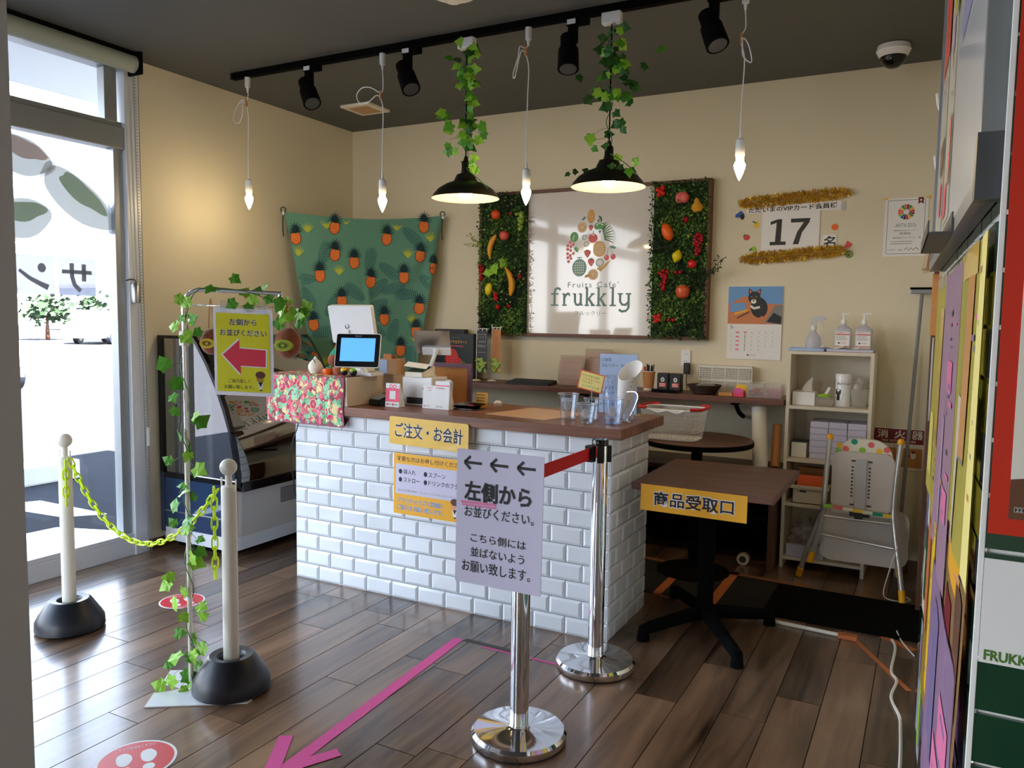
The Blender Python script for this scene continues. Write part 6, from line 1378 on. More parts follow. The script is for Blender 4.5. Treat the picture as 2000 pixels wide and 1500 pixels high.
for x_, z_, m_ in ((-.33, .785, 'teal'), (-.25, .775, 'peach'), (-.37, .745, 'peach'), (-.29, .745, 'leaf_light'), (-.21, .745, 'yellow'), (-.175, .755, 'peach'), (-.40, .76, 'yellow'), (-.405, .73, 'leaf_light'), (-.17, .72, 'peach')): D.ell(x_, z_, .016, .015, m_, 1)
D.build('spot_print', t, plane((0, 4.4395, 0), X_, Z_))
b = nb(); bx(b, -.316, -.262, 4.405, 4.417, .43, .70, .003); part('reclining_track', b, 'light_grey', t)
b = nb()
for s in (-.33, -.248):
    for k in range(9): bx(b, s-.006, s+.004, 4.4148, 4.4158, .50+k*.019, .508+k*.019)
for s in (-.338, -.258): bx(b, s, s+.024, 4.414, 4.4158, .455, .463); bx(b, s, s+.02, 4.414, 4.4158, .685, .693)
part('slot', b, 'dark_grey', t, kind='stuff')
for i in range(7): part('seat_band', bx(nb(), -.462+i*.0475, -.4145+i*.0475, 4.388, 4.392, .434-.003*i, .452-.003*i), ('leaf_light', 'peach', 'cream', 'yellow', 'cream', 'teal', 'yellow')[i], t)
part('buckle', bx(bx(nb(), -.335, -.24, 4.40, 4.412, .40, .43, .004), -.31, -.27, 4.395, 4.405, .385, .42, .003), 'black', t)
b = nb(); prism(b, rrect(.43, .30, .06, 6, x0=-.485, y0=.13), (0, 4.50, 0), X_, V((0, .05, 1)), .012); part('seat_tray', b, 'frost_g', t)  if 'frost_g' in MT else part('seat_tray', b, 'chair_grey', t)
part('seat', prism(nb(), rrect(.30, .09, .03, 5, x0=-.43, y0=.40), (0, 4.472, 0), X_, Z_, .03), 'cream', t)

# ================================================================ FLOOR: mats, tapes, cords
single('floor_mat', bx(nb(), -.655, .02, 3.83, 4.32, .0008, .011, .002), 'matte_black', 'thick black rubber mat on the floor before the high chair', 'mat', origin=(-.3, 4.1, 0))
mat('mat_dark', (22, 18, 17), .8)
for x0, x1, lb in ((-1.50, -1.20, 'thin dark mat taped down nearest the counter end'), (-1.165, -.93, 'thin dark mat taped down under the pickup table'), (-.885, -.66, 'thin dark mat taped down beside the black rubber mat')):
    single('thin_mat', bx(nb(), x0, x1, 3.85, 4.40, .0008, .004), 'mat_dark', lb, 'mat', 'thin dark mats behind the counter', (x0, 4.1, 0))
def strip(label, p0, p1, w, m, name='floor_tape', cat='tape', z=.0045, grp=None):
    p0, p1 = V((*p0, 0)), V((*p1, 0)); d = (p1-p0).normalized(); n = V((-d.y, d.x, 0)); return single(name, prism(nb(), [(0, -w/2), ((p1-p0).length, -w/2), ((p1-p0).length, w/2), (0, w/2)], p0+V((0, 0, z)), d, n, .0006), m, label, cat, grp, p0)
G1 = 'brown packing tape holding the thin mats'
strip('long brown tape along the rear edge of the thin mats', (-1.5, 4.42), (-.50, 4.36), .045, 'tape_tan', grp=G1); strip('long brown tape along the front edge of the thin mats', (-1.18, 3.835), (-.72, 3.79), .03, 'tape_tan', grp=G1)
strip('crosswise brown tape between the first two thin mats', (-1.182, 3.85), (-1.182, 4.40), .045, 'tape_orange', grp=G1); strip('crosswise orange brown tape right of the table column', (-.905, 3.80), (-.905, 4.41), .05, 'tape_orange', grp=G1)
t = thing('cable_cover', 'straight white cable cover held by orange tape across the dark floor', 'cable cover', (-.5, 3.75, 0)); b = nb(); prism(b, [(-.012, 0), (.012, 0), (.007, .009), (-.007, .009)], (-.80, 3.775, .001), V((-.09, -1, 0)), Z_, .55); part('cover', cy(nb(), (-.755, 3.765, .009), (-.29, 3.73, .009), .009, n=10), 'cream', t)
for x0, x1, y_ in ((-.80, -.745, 3.768), (-.305, -.225, 3.727)): part('tape', bx(nb(), x0, x1, y_-.022, y_+.022, .001, .0195, .004), 'tape_orange', t)
strip('diagonal orange tape running from the white cover to the partition', (-.23, 3.72), (-.01, 3.30), .022, 'tape_orange', z=.001); strip('short orange tape flap at the foot of the partition', (-.13, 3.83), (.0, 3.73), .04, 'tape_orange', z=.0012)
single('extension_lead', tube(nb(), spline([(-.09, 3.80, .006), (-.073, 3.70, .006), (-.078, 3.45, .006), (-.055, 3.36, .006), (-.068, 3.20, .006), (-.035, 3.05, .006), (-.028, 2.95, .006), (-.022, 2.75, .006), (-.02, 2.45, .006)], 6), .0055, 8), 'post_white', 'wavy white cord on the floor along the green tiled partition', 'cord', origin=(-.05, 3.2, 0))
single('white_wire', tube(nb(), spline([(-.075, 3.90, .014), (-.05, 3.80, .005), (.0, 3.66, .005)], 5), .003, 6), 'white', 'short white wire crossing the orange tape flap', 'cord', origin=(-.05, 3.8, 0))
single('string', tube(nb(), spline([(-.10, 4.30, .30), (-.135, 4.30, .15), (-.15, 4.33, .03), (-.08, 4.36, .004), (-.03, 4.40, .004), (-.05, 4.45, .004)], 6), .0028, 6), 'cream', 'thin cream cord hanging from the high chair down to the floor', 'cord', origin=(-.1, 4.3, 0))
# pink arrow
t = thing('tape_arrow', 'long pink tape arrow on the floor pointing towards the viewer', 'floor arrow', (-1.73, 2.3, 0)); b = nb(); R = random.Random(7); L_, Rr = [], []
p0, p1 = V((-1.762, 2.868, 0)), V((-1.70, 1.745, 0)); d = (p1-p0).normalized(); n = V((-d.y, d.x, 0)); n_ = 30
for i in range(n_+1): c = p0.lerp(p1, i/n_); w = .024+R.uniform(-.0016, .0012); L_.append((c+n*w)[:2]); Rr.append((c-n*w)[:2])
prism(b, [tuple(q) for q in L_]+[tuple(q) for q in reversed(Rr)], (0, 0, .0012), X_, Y_, .0005); part('shaft', b, 'pink', t)
for q0, q1 in (((-1.835, 1.90), (-1.735, 1.73)), ((-1.615, 1.905), (-1.70, 1.755))):
    q0, q1 = V((*q0, 0)), V((*q1, 0)); d = (q1-q0).normalized(); n = V((-d.y, d.x, 0)); L = (q1-q0).length; part('barb', prism(nb(), [(0, -.026), (.004, -.005), (0, .02), (L, .026), (L, -.024)], q0+V((0, 0, .0018)), d, n, .0006), 'pink', t)
strip('thin leftover pink tape line leading to the rear chrome stand', (-1.63, 2.845), (-1.28, 2.845), .012, 'pink', z=.0007); strip('dull dark tape residue next to the top of the pink arrow', (-1.735, 2.868), (-1.44, 2.862), .03, 'residue', z=.0004) if 'residue' in MT else None
def floor_sticker(label, x, y, r, rz):
    t = thing('floor_sticker', label, 'floor sticker', (x, y, 0), 'round footprint stickers on the floor', rz=rz); part('disc', lathe(nb(), (0, 0, 0), [(0, .0012), (r, .0012), (r, .0005), (0, .0005)], 48), 'paper', t, local=True)
    D = Draw(); D.ell(0, 0, r*.93, r*.93, 'st_red', 1, n=40); 
    for s in (-1, 1): D.poly([(s*r*.27+q[0]*r, q[1]*r+.12*r) for q in egg(0, 0, .17, .34, 0, .03, 1)], 'paper', 2); D.ell(s*r*.25, -r*.42, r*.12, r*.14, 'paper', 2)
    D.text('こちらでお待ちください', -r*.5, r*.62, r*.5, r*.76, 'paper', 2); D.text('SOCIAL DISTANCE', -r*.5, -r*.78, r*.5, -r*.66, 'paper', 2)
    D.build('print', t, lambda u, v, k: V((u, v, .0014+k)))
    return t
mat('st_red', (214, 50, 52), .4); mat('residue', (70, 62, 58), .6); mat('grip_red', (170, 14, 50), .4)
def floor_sticker2(label, x, y, r, rz):
    t = thing('floor_sticker', label, 'floor sticker', (x, y, 0), 'round footprint stickers on the floor'); part('disc', lathe(nb(), (x, y, 0), [(0, .0014), (r, .0014), (r, .0006), (0, .0006)], 48), 'paper', t)
    D = Draw(); D.ell(0, 0, r*.93, r*.93, 'st_red', 1, n=40)
    for s in (-1, 1): D.poly([(s*r*.3+q[0]*r, q[1]*r+.12*r) for q in egg(0, 0, .2, .34, 0, .03, 1)], 'paper', 2); D.ell(s*r*.28, -r*.46, r*.15, r*.17, 'paper', 2)
    D.text('こちらでお待ちください', -r*.5, r*.6, r*.5, r*.76, 'paper', 2); D.text('SOCIAL DISTANCE', -r*.5, -r*.8, r*.5, -r*.68, 'paper', 2)
    c, s_ = cos(rad(rz)), sin(rad(rz)); D.build('print', t, lambda u, v, k: V((x+u*c-v*s_, y+u*s_+v*c, .0014+k)))
floor_sticker2('round red footprint floor sticker behind the ivy pole', -3.175, 2.585, .105, 60); floor_sticker2('round red footprint floor sticker cut by the bottom edge', -2.14, 1.56, .118, 55)
strip('dull dark tape residue next to the top of the pink arrow', (-1.735, 2.872), (-1.44, 2.868), .03, 'residue', z=.0003)

# ================================================================ CHROME STANCHIONS
def stanchion(x, y, label):
    t = thing('chrome_stanchion', label, 'queue post', (x, y, 0), 'chrome belt posts')
    part('base', lathe(nb(), (x, y, 0), [(.155, .006), (.159, .012), (.159, .030), (.150, .040), (.05, .046), (.034, .052), (.034, .056), (0, .056)], 56), 'chrome', t)
    part('rubber_ring', lathe(nb(), (x, y, 0), [(0, .001), (.152, .001), (.155, .004), (.154, .010), (0, .010)], 48), 'rubber', t)
    part('pole', cy(nb(), (x, y, .05), (x, y, .905), .0315, n=40), 'chrome', t)
    b = nb(); lathe(b, (x, y, 0), [(0, .93), (.030, .929), (.033, .922), (.033, .905), (0, .905)], 32); part('top_cap', b, 'gloss_black', t)
    b = nb()
    for a in range(4): q = rad(a*90+25); c = V((x+.035*cos(q), y+.035*sin(q), .875)); cb = nb(); cb.free(); bx(b, -.006, .010, -.013, .013, -.035, .03, .002, M=Matrix.Translation(c) @ Matrix.Rotation(q, 4, 'Z'))
    part('belt_slot', b, 'black', t); return t
stanchion(-1.138, 2.905, 'chrome belt post at the counter corner, behind the white sign'); stanchion(-1.152, 2.262, 'chrome belt post nearest the viewer, carrying the white sign')
t = thing('queue_belt', 'red belt strap stretched between the two chrome posts', 'belt', (-1.16, 2.6, .86)); part('strap', prism(nb(), [(0, -.024), (.575, -.024), (.575, .024), (0, .024)], (-1.168, 2.297, .873), V((.005, 1, 0)), Z_, -.0025), 'belt_red', t)
part('belt_clip', bx(nb(), -1.186, -1.152, 2.862, 2.888, .84, .905, .003), 'black', t)
t = thing('queue_sign', 'white laminated sign with three left arrows on the front chrome post', 'sign', (-1.2, 2.225, .5))
b = nb(); sheet(b, (-1.372, 2.208, .522), V((1, 0, .0)), V((.012, 0, 1)), .318, .448, .0025, 0, .004); part('card', b, 'lilac_paper', t)
D = Draw(); m_ = 'black'
for i in range(3):
    x_ = .028+.098*i; z_ = .405; D.line([(x_, z_), (x_+.066, z_)], .0095, m_, 1); D.line([(x_+.001, z_), (x_+.024, z_+.021)], .0095, m_, 1); D.line([(x_+.001, z_), (x_+.024, z_-.021)], .0095, m_, 2)
D.line([(.018, .272), (.15, .275)], .009, 'magenta', 1); D.line([(.022, .263), (.152, .265)], .006, 'magenta', 2)
D.text('左側から', .03, .278, .278, .345, m_, 3, .032); D.text('お並びください。', .032, .225, .288, .262, m_, 3, .006)
D.text('こちら側には', .058, .142, .262, .172, m_, 3, .006); D.text('並ばないよう', .058, .094, .258, .126, m_, 3, .006); D.text('お願い致します。', .026, .04, .28, .08, m_, 3, .006)
D.build('lettering', t, plane((-1.372, 2.2053, .522), X_, V((.012, 0, 1))))

# ================================================================ WHITE CHAIN POSTS
def chain_post(x, y, label):
    t = thing('chain_post', label, 'barrier post', (x, y, 0), 'white chain posts'); part('pole', lathe(nb(), (x, y, 0), [(0, .06), (.0285, .06), (.0275, .765), (.024, .772), (.012, .776), (.012, .82), (0, .82)], 32), 'post_white', t)
    part('ball_top', sph(nb(), (x, y, .842), .031, u=24, w=16), 'post_white', t)
    for s in (-1, 1): part('chain_hook', tube(nb(), spline([(x+s*.026, y, .752), (x+s*.034, y, .752), (x+s*.037, y, .775), (x+s*.037, y, .80)], 3), .003, 6), 'post_white', t)
    part('base', lathe(nb(), (x, y, 0), [(0, .006), (.137, .006), (.141, .01), (.139, .045), (.128, .065), (.088, .128), (.078, .135), (.052, .132), (.036, .108), (.034, .09), (0, .09)], 48), 'rubber', t); return t
chain_post(-3.322, 2.112, 'white plastic chain post standing by the window'); chain_post(-2.255, 2.05, 'white plastic chain post nearest the viewer, by the ivy pole')
t = thing('plastic_chain', 'neon yellow plastic chain hanging between the white posts', 'chain', (-2.8, 2.08, .75))
def link_mesh():
    b = nb(); P = []
    for i in range(24):
        a = 2*pi*i/24; P.append((.0195*cos(a)+.0 + (.006 if cos(a) > 0 else -.006), .0105*sin(a), 0))
    tube(b, P, .0036, 6, closed=True); return mesh('link', b, 'chain')
LM = link_mesh(); P0, P1, PL = V((-3.285, 2.11, .765)), V((-2.295, 2.052, .775)), .30
cat_ = lambda k: V((P0.x+(P1.x-P0.x)*k, P0.y+(P1.y-P0.y)*k-.0, P0.z+(P1.z-P0.z)*k-.30*(1-((2*(k**.95)-1))**2)*(1+.0*k)))
pts = [cat_(i/400) for i in range(401)]; acc = 0; path = [pts[0]]; st = .0375
for a_, b_ in zip(pts, pts[1:]):
    acc += (b_-a_).length
    if acc >= st: path.append(b_); acc -= st
k = 0
for a_, b_ in zip(path, path[1:]):
    q = (b_-a_).to_track_quat('X', 'Z') @ Matrix.Rotation(rad(90*(k % 2)+20), 3, 'X').to_quaternion(); inst('link', LM, t, (a_+b_)/2, quat=q); k += 1
for base, n_ in ((V((-2.303, 2.035, .77)), 9), (V((-3.278, 2.092, .765)), 5)):
    for i in range(n_):
        q = V((0, 0, -1)).to_track_quat('X', 'Y') @ Matrix.Rotation(rad(90*(i % 2)+30), 3, 'X').to_quaternion(); inst('link', LM, t, base+V((-.012, 0, -.03-.0375*i)), quat=q)

# ================================================================ SIGN STAND WITH IVY
rt = V((.884, .467, 0)).normalized()
t = thing('sign_stand', 'thin chrome and white pole stand with a curved top arm', 'sign stand', (-2.372, 1.965, 0)); p = V((-2.372, 1.965, 0))
part('base_plate', prism(nb(), [(-2.408, 1.792), (-2.117, 1.992), (-2.12, 2.02), (-2.25, 2.10), (-2.42, 2.08), (-2.544, 2.056), (-2.575, 2.036), (-2.508, 1.941), (-2.455, 1.955), (-2.41, 1.953), (-2.434, 1.916), (-2.469, 1.878)], (0, 0, .0008), X_, Y_, .004), 'gloss_white', t)
part('lower_pole', cy(nb(), p+V((0, 0, .004)), p+V((0, 0, .98)), .0085, n=16), 'post_white', t)
part('upper_pole', tube(nb(), spline([p+V((0, 0, .98)), p+V((0, 0, 1.35)), p+V((0, 0, 1.425)), p+rt*.012+V((0, 0, 1.462)), p+rt*.045+V((0, 0, 1.483)), p+rt*.09+V((0, 0, 1.485)), p+rt*.33+V((0, 0, 1.476)), p+rt*.345+V((0, 0, 1.47)), p+rt*.35+V((0, 0, 1.43))], 6), .0078, 12), 'chrome', t)
part('wire_rail', cy(nb(), p+V((0, 0, 1.432)), p+rt*.352+V((0, 0, 1.425)), .0022, n=8), 'chrome', t); part('height_clamp', bx(nb(), p.x-.012, p.x+.012, p.y-.014, p.y+.014, 1.285, 1.34, .003), 'post_white', t)
SO = p+rt*.112+V((0, 0, 1.112)); sv = V((-.016, -.0, 1)).normalized(); su = (rt+V((0, 0, -.03))).normalized(); sn = su.cross(sv)
SO = SO-V((0, 0, 0))+sn*.012
t = thing('left_side_sign', 'yellow Japanese sign with a big red left arrow in a clear sleeve', 'sign', SO)
part('sleeve', sheet(nb(), SO, su, sv, .212, .312, -.003, 0, .004), 'milky2', t); part('sheet', sheet(nb(), SO+su*.006+sv*.009+sn*.0004, su, sv, .198, .291, .0006), 'paper', t)
D = Draw(); D.rect(.01, .014, .2, .294, 'sign_yellow', 1); D.text('左側から', .057, .252, .155, .275, 'paper', 2, .045); D.text('左側から', .057, .252, .155, .275, 'ink', 3, .01); D.text('お並びください', .024, .214, .19, .237, 'paper', 2, .045); D.text('お並びください', .024, .214, .19, .237, 'ink', 3, .01)
ar = [(.032, .145), (.092, .2), (.092, .17), (.186, .166), (.184, .106), (.095, .108), (.095, .078)]; cx_, cz_ = .115, .14
D.poly([(cx_+(x-cx_)*1.09, cz_+(y-cz_)*1.12) for x, y in ar], 'paper', 2); D.poly(ar, 'arrow_red', 3)
D.text('ご協力宜しく', .05, .046, .128, .06, 'ink', 2, .006); D.text('お願い致します。', .035, .024, .14, .038, 'ink', 2, .006); bow(D, .165, .04, .052)
D.build('print', t, plane(SO+sn*.0014, su, sv), eps=.0003)
for k in (.025, .165): part('clip', bx(nb(), -.012, .012, -.006, .006, -.01, .032, .002, M=Matrix.Translation(SO+su*(k+.01)+sv*.306) @ Matrix.Rotation(rad(27), 4, 'Z')), 'clear', t)
R = random.Random(17); t = thing('ivy_garland', 'green plastic ivy wound round the sign stand pole', 'artificial ivy', (-2.37, 1.96, 0)); pts = []; b = nb(); Pp = []
z = 1.36; a = 0
while z > .05: Pp.append(p+V((.015*cos(a), .015*sin(a), z))); z -= .03; a += .8
tube(b, Pp, .0018, 5); part('stem', b, 'stem', t)
for z_, dx in ((1.20, -.055), (1.165, -.05), (1.11, -.045), (1.06, -.04), (1.03, .03), (1.0, .035), (.96, -.02), (.93, .03), (.905, .03), (.86, -.04), (.85, .03), (.78, .02), (.75, -.02), (.745, .045), (.70, -.03), (.665, .02), (.63, -.03), (.61, -.02), (.58, .045), (.545, .03), (.53, .03), (.50, .02), (.44, -.045), (.42, -.055), (.40, -.02), (.345, -.03), (.335, .04), (.30, -.03), (.29, .045), (.225, -.05), (.20, .04), (.185, .07), (.165, .02), (.15, -.05), (.13, -.01), (.12, .02), (.115, -.055), (.105, .04), (.065, -.05), (.055, -.03), (.05, .02), (.02, -.09), (.018, .01), (.015, -.04)):
    pts.append(p+rt*dx+V((R.uniform(-.01, .01), -.012, z_)))
leaves(t, pts, .052, R, (0, 1, 0, 1), .012, V((.3, -.9, .15)))
b = nb()
for q in pts: c = V((p.x, p.y, q.z+.02)); tube(b, [c, c.lerp(q, .5)+V((0, -.005, .012)), q], .001, 4)
part('tendril', b, 'stem', t, kind='stuff')
R = random.Random(23); t = thing('ivy_garland', 'green plastic ivy trailing along the curved top arm', 'artificial ivy', p+V((0, 0, 1.48)))
Pp = [p+V((0, 0, 1.30)), p+rt*.01+V((0, 0, 1.40)), p+rt*.06+V((0, -.01, 1.485)), p+rt*.17+V((0, -.01, 1.49)), p+rt*.27+V((0, -.01, 1.47)), p+rt*.35+V((0, -.01, 1.43)), p+rt*.40+V((0, 0, 1.35)), p+rt*.47+V((0, 0, 1.23))]
part('stem', tube(nb(), spline(Pp, 5), .0018, 5), 'stem', t)
pts = [p+rt*dx+V((0, -.012, z_)) for dx, z_ in ((-.02, 1.45), (-.01, 1.395), (-.005, 1.355), (.0, 1.33), (.03, 1.345), (.045, 1.45), (.05, 1.38), (.08, 1.35), (.02, 1.375), (.12, 1.495), (.18, 1.535), (.2, 1.45), (.22, 1.465), (.25, 1.44), (.27, 1.475), (.28, 1.46), (.3, 1.49), (.33, 1.455), (.36, 1.44), (.37, 1.46), (.38, 1.42), (.40, 1.41), (.42, 1.40), (.34, 1.40), (.37, 1.37), (.40, 1.31), (.41, 1.29), (.35, 1.385), (.43, 1.43), (.455, 1.415), (.44, 1.38))]
leaves(t, pts, .05, R, (0, 1, 1, 0), .012, V((.3, -.9, .15)))

# ================================================================ DISPLAY CASE
t = thing('display_case', 'refrigerated cake display case with curved glass at the left wall', 'display case', (-3.75, 3.7, 0))
y0, y1 = 3.15, 4.08; xw = -4.035
prof = [(xw, 1.272), (-3.74, 1.272), (-3.70, 1.23), (-3.62, 1.12), (-3.55, 1.0), (-3.49, .87), (-3.44, .73), (-3.41, .60), (-3.395, .50), (-3.395, .43), (xw, .43)]
inn = [(xw+.03, 1.255), (-3.75, 1.255), (-3.715, 1.22), (-3.637, 1.11), (-3.568, .99), (-3.508, .86), (-3.458, .73), (-3.43, .60), (-3.415, .50), (-3.415, .46), (xw+.03, .46)]
low = [(xw, .43), (-3.42, .43), (-3.42, .09), (xw, .09)]
# dark frame around the near end panel
b = nb(); A_ = [b.verts.new((x, y0, z)) for x, z in prof]; B_ = [b.verts.new((x, y0, z)) for x, z in inn]; k = len(prof)
for i in range(k): b.faces.new([A_[i], A_[(i+1) % k], B_[(i+1) % k], B_[i]])
r = bmesh.ops.extrude_face_region(b, geom=b.faces[:]); bmesh.ops.translate(b, verts=[v for v in r['geom'] if isinstance(v, bmesh.types.BMVert)], vec=(0, .03, 0)); part('end_frame', b, 'gloss_black', t)
b = nb(); b.faces.new([b.verts.new((x, y0+.012, z)) for x, z in inn]); part('end_glass', b, 'case_glass', t)
part('lower_end_panel', bx(bx(nb(), xw, -3.44, y0+.004, y0+.02, .125, .43), xw, xw+.035, y0, y0+.03, .1, .46), 'case_blue', t)
part('trim_strip', bx(nb(), xw+.035, -3.46, y0+.0, y0+.004, .228, .234), 'chrome', t)
b = nb(); G_ = [[b.verts.new((x, y, z)) for x, z in prof[1:10]] for y in (y0+.03, y1)]
for i in range(8): f = b.faces.new([G_[0][i], G_[1][i], G_[1][i+1], G_[0][i+1]]); f.smooth = True
part('front_glass', b, 'case_glass', t)
part('top_panel', bx(nb(), xw, -3.74, y0+.03, y1, 1.252, 1.272), 'gloss_black', t); part('back_wall', bx(nb(), xw, xw+.02, y0+.03, y1, .43, 1.252), 'dark_grey', t); part('deck', bx(nb(), xw+.02, -3.42, y0+.03, y1, .43, .45), 'dark_grey', t)
part('far_end_panel', prism(nb(), prof, (0, y1+.02, 0), X_, Z_, .02), 'dark_grey', t)
for z_, xx in ((.70, -3.50), (.93, -3.60)): part('glass_shelf', bx(nb(), xw+.02, xx, y0+.05, y1-.02, z_, z_+.006), 'clear', t); part('shelf_edge', bx(nb(), xx-.004, xx+.004, y0+.05, y1-.02, z_-.004, z_+.01), 'alu', t)
b = nb(); prism(b, rrect(.60, y1-y0-.02, .045, 4, x0=xw, y0=y0+.02), (0, 0, .13), X_, Y_, .30); part('base_cabinet', b, 'case_body', t)
b = nb(); prism(b, rrect(.60, y1-y0, .05, 4, x0=xw, y0=y0), (0, 0, .055), X_, Y_, .075); part('kick_skirt', b, 'case_skirt', t); part('foot', bx(nb(), xw+.05, -3.55, y0+.08, y1-.05, .001, .055), 'matte_black', t)
b = nb()
for i in range(10): bx(b, xw+.60, xw+.602, 3.52, 3.66, .27+i*.0095, .2745+i*.0095)
part('vent_slot', b, 'dark_grey', t, kind='stuff'); part('front_sill', bx(nb(), -3.44, -3.385, y0+.03, y1, .40, .455, .006), 'gloss_black', t)

# ================================================================ RIGHT PARTITION: board and posters
n = PD.cross(V(Z_)); n = -n if n.x > 0 else n
def side(s, z, h): return PA+PD*s+n*h+V((0, 0, z))
t = thing('whiteboard', 'large whiteboard with an aluminium frame on the green tiled partition', 'whiteboard', side(.9, 1.6, 0))
b = nb(); prism(b, [(0, 0), (1.74, 0), (1.74, 1.15), (0, 1.15)], side(.03, 1.60, .004), PD, Z_, -.018 if PD.cross(V(Z_)).dot(n) < 0 else .018); part('board', b, 'gloss_white', t)
def sbar(s0, s1, z0, z1, h0, h1, m, name, tt, lab=None):
    b = nb(); o = side(s0, z0, h0); q = [side(s, z, h) for h in (h0, h1) for s, z in ((s0, z0), (s1, z0), (s1, z1), (s0, z1))]; v = [b.verts.new(x) for x in q]
    for f in ((0, 1, 2, 3), (4, 5, 6, 7), (0, 1, 5, 4), (1, 2, 6, 5), (2, 3, 7, 6), (3, 0, 4, 7)): b.faces.new([v[i] for i in f])
    return part(name, b, m, tt, lab)
sbar(.02, .045, 1.585, 2.75, .002, .03, 'alu', 'frame_bar', t); sbar(1.765, 1.785, 1.585, 2.75, .002, .03, 'alu', 'frame_bar', t); sbar(.02, 1.785, 1.575, 1.605, .002, .032, 'alu', 'frame_bar', t)
sbar(.015, .05, 1.57, 1.66, .001, .034, 'alu_dark', 'corner_piece', t)
t2 = thing('pen_tray', 'grey metal magnetic tray clipped on the lower whiteboard frame', 'tray', side(.8, 1.56, .03)); sbar(.5, 1.0, 1.575, 1.615, .033, .036, 'alu_dark', 'back_plate', t2); sbar(.5, 1.0, 1.575, 1.578, .036, .075, 'alu_dark', 'tray_floor', t2); sbar(.5, 1.0, 1.575, 1.60, .073, .076, 'alu_dark', 'lip', t2)
def poster(label, s0, s1, z0, z1, h, m, marks=(), seed=0, curl=0, name='poster'):
    o = thing(name, label, 'poster', side((s0+s1)/2, z0, h), 'posters pinned on the partition')
    R = random.Random(seed); b = nb(); rows = []
    f = lambda u, v, k=0: side(s0+(s1-s0)*u, z0+(z1-z0)*v, h+k+.006*abs(sin(u*5+seed))*curl+curl*.012*(1-v)**2*(.5+.5*sin(u*7+seed)))
    for j in range(9): rows.append([b.verts.new(f(i/12, j/8)) for i in range(13)])
    for j in range(8):
        for i in range(12): b.faces.new([rows[j][i], rows[j][i+1], rows[j+1][i+1], rows[j+1][i]]).smooth = True
    bmesh.ops.solidify(b, geom=b.faces[:], thickness=.0006); part('sheet', b, m, o)
    D = Draw()
    for u0, v0, u1, v1, mm in marks:
        for a in range(4): D.rect(u0+(u1-u0)*a/4, v0, u0+(u1-u0)*(a+1)/4, v1, mm, 1)
    for i in range(14): u = R.uniform(.08, .4); v = R.uniform(.05, .92); D.rect(u, v, u+R.uniform(.04, .14), v+R.uniform(.006, .02), R.choice(('violet', 'grey', 'magenta', 'cork')), 2)
    D.build('print', o, lambda u, v, k: f(u, v, k+.0012)); return o
poster('lilac note sheet at the top of the whiteboard', .25, .75, 2.0, 2.6, .024, 'lilac_paper', ((.3, .3, .5, .9, 'lilac'), (.6, .2, .7, .8, 'magenta')), 1)
poster('long cream and pink strip poster on the far half of the whiteboard', .95, 1.25, 1.66, 2.5, .024, 'cream', ((.1, .1, .3, .3, 'fruit_coral'), (.3, .5, .6, .6, 'lilac'), (.4, .02, .8, .12, 'hot_pink')), 2)
poster('orange and cream strip poster at the far edge of the whiteboard', 1.3, 1.62, 1.66, 2.55, .024, 'cream', ((0, .55, 1, 1, 'fruit_coral'), (.1, .2, .7, .3, 'frame_brown'), (.2, .06, .5, .16, 'hot_pink')), 3)
poster('round lime yellow sale badge at the top of the whiteboard', .82, 1.0, 2.14, 2.4, .03, 'sign_yellow', ((.3, .2, .45, .8, 'black'), (.5, .1, .6, .7, 'black')), 4)
poster('pale yellow menu poster nearest the corner, under the whiteboard', .02, .52, 1.02, 1.53, .010, 'kiwi_yellow_p', ((.0, .0, .2, 1, 'memo_yellow'), (.35, .3, .55, .9, 'cork'), (.55, .0, .75, .5, 'beige'), (.3, .9, .9, 1, 'gold_yellow')), 5, .5)
poster('pink menu poster in the middle under the whiteboard', .5, 1.02, .86, 1.52, .011, 'lilac_pale', ((.1, .2, .3, .3, 'magenta'), (.5, .1, .7, .5, 'lilac'), (.2, .6, .5, .7, 'magenta')), 6, .4)
poster('yellow menu poster furthest along under the whiteboard', 1.0, 1.55, .90, 1.50, .010, 'kiwi_yellow_p', ((.1, .3, .4, .9, 'gold_yellow'), (.6, .1, .9, .4, 'kiwi_yellow_p')), 7, .3)
poster('brown and orange drink poster lower on the partition near the corner', .06, .5, .72, 1.04, .008, 'drink', ((.1, .2, .4, .8, 'frame_brown'), (.55, .1, .9, .6, 'dark_red'), (.3, .7, .9, .9, 'amber')), 8, .4)
poster('violet and magenta poster in the lower middle of the partition', .12, .85, .35, .85, .012, 'lilac', ((.2, .1, .5, .5, 'magenta'), (.55, .3, .8, .9, 'violet'), (.1, .55, .35, .75, 'magenta')), 9, .6)
poster('golden orange poster low on the partition behind the violet one', .8, 1.25, .42, .98, .010, 'gold_yellow', ((.1, .1, .4, .9, 'yellow'), (.6, .3, .9, .8, 'tape_orange')), 10, .3)
poster('white and green poster at the far lower part of the partition', 1.28, 1.5, .55, .98, .008, 'paper', ((.1, .1, .4, .6, 'leaf_dark'), (.5, .4, .9, .8, 'violet')), 11, .2)
poster('narrow grey violet leaflet at the far bottom of the partition', 1.2, 1.45, .15, .5, .006, 'lilac_paper', ((.1, .1, .4, .8, 'leaf_light'), (.5, .5, .8, .9, 'violet')), 12, .2)
FR = lambda x0, z0, x1, z1, y, m: bx(nb(), x0, x1, y-.002, y, z0, z1)
t = thing('red_poster', 'red bordered poster on the front face of the green tiled column', 'poster', (.2, 1.248, .95)); part('sheet', FR(.0805, 1.116, .52, 2.2, 1.2495, 0), 'poster_red', t)
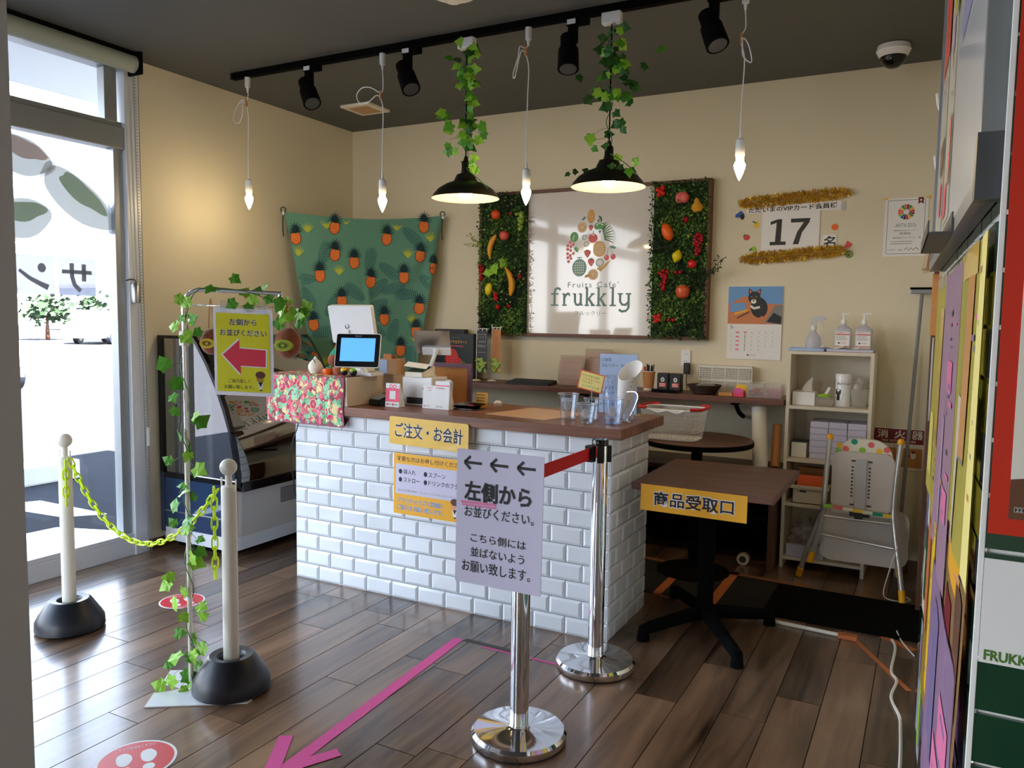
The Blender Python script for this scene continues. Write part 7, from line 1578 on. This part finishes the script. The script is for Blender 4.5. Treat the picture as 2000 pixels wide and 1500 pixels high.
part('inner_panel', bx(nb(), .103, .49, 1.2462, 1.2473, 1.139, 1.19), 'frame_brown', t); part('inner_panel', bx(nb(), .103, .49, 1.2462, 1.2473, 1.19, 2.16), 'cream', t)
D = Draw(); D.poly([(.103, 1.18), (.49, 1.15), (.49, 1.26), (.103, 1.193)], 'frame_brown', 1); D.rect(.109, 1.149, .165, 1.156, 'cream', 2); D.rect(.1095, 1.1495, .1645, 1.1555, 'dark_grey', 3); D.text('22', .111, 1.1502, .119, 1.1548, 'cream', 4); D.build('print', t, plane((0, 1.2462, 0), X_, Z_))
t = thing('shop_sign_sheet', 'white sheet with olive shop lettering low on the green column', 'sign', (.25, 1.248, .86)); part('sheet', bx(nb(), .079, .26, 1.2475, 1.2495, .934, 1.081), 'paper', t)
D = Draw(); D.text('FRUKKLY', .085, .938, .155, .953, 'moss_b', 1, .035); D.build('lettering', t, plane((0, 1.2475, 0), X_, Z_))
# garment, brown panel and hanging fan beyond the partition
t = thing('hanging_cloth', 'beige apron cloth hanging from a white hook beyond the partition', 'cloth', (-.03, 3.9, 1.6)); b = nb(); pr = [(-.0, 2.06), (.005, 1.62)]
g_ = [[b.verts.new((.02-.075*k*(.75+.25*sin(j*.9)), 3.55+.4*j/8, 2.06-.44*k)) for j in range(9)] for k in [i/8 for i in range(9)]]
for k in range(8):
    for j in range(8): b.faces.new([g_[k][j], g_[k][j+1], g_[k+1][j+1], g_[k+1][j]]).smooth = True
bmesh.ops.solidify(b, geom=b.faces[:], thickness=.003); part('fabric', b, 'beige', t); part('strap', tube(nb(), spline([(.0, 3.7, 2.05), (-.018, 3.74, 2.10), (.0, 3.78, 2.05)], 4), .003, 6), 'dark_grey', t)
t = thing('brown_file', 'narrow orange brown panel fixed on the right wall', 'panel', (0, 4.2, 1.1)); part('panel', bx(nb(), -.012, .03, 3.95, 4.24, 1.35, 1.62, .003), 'cork', t)
single('hanging_fan', prism(nb(), egg(3.6, 1.18, .12, .17, 8, .02, 1), (.0, 0, 0), Y_, Z_, .006), 'light_grey', 'grey oval board hanging beyond the edge of the partition', 'board', origin=(0, 3.6, 1.18))
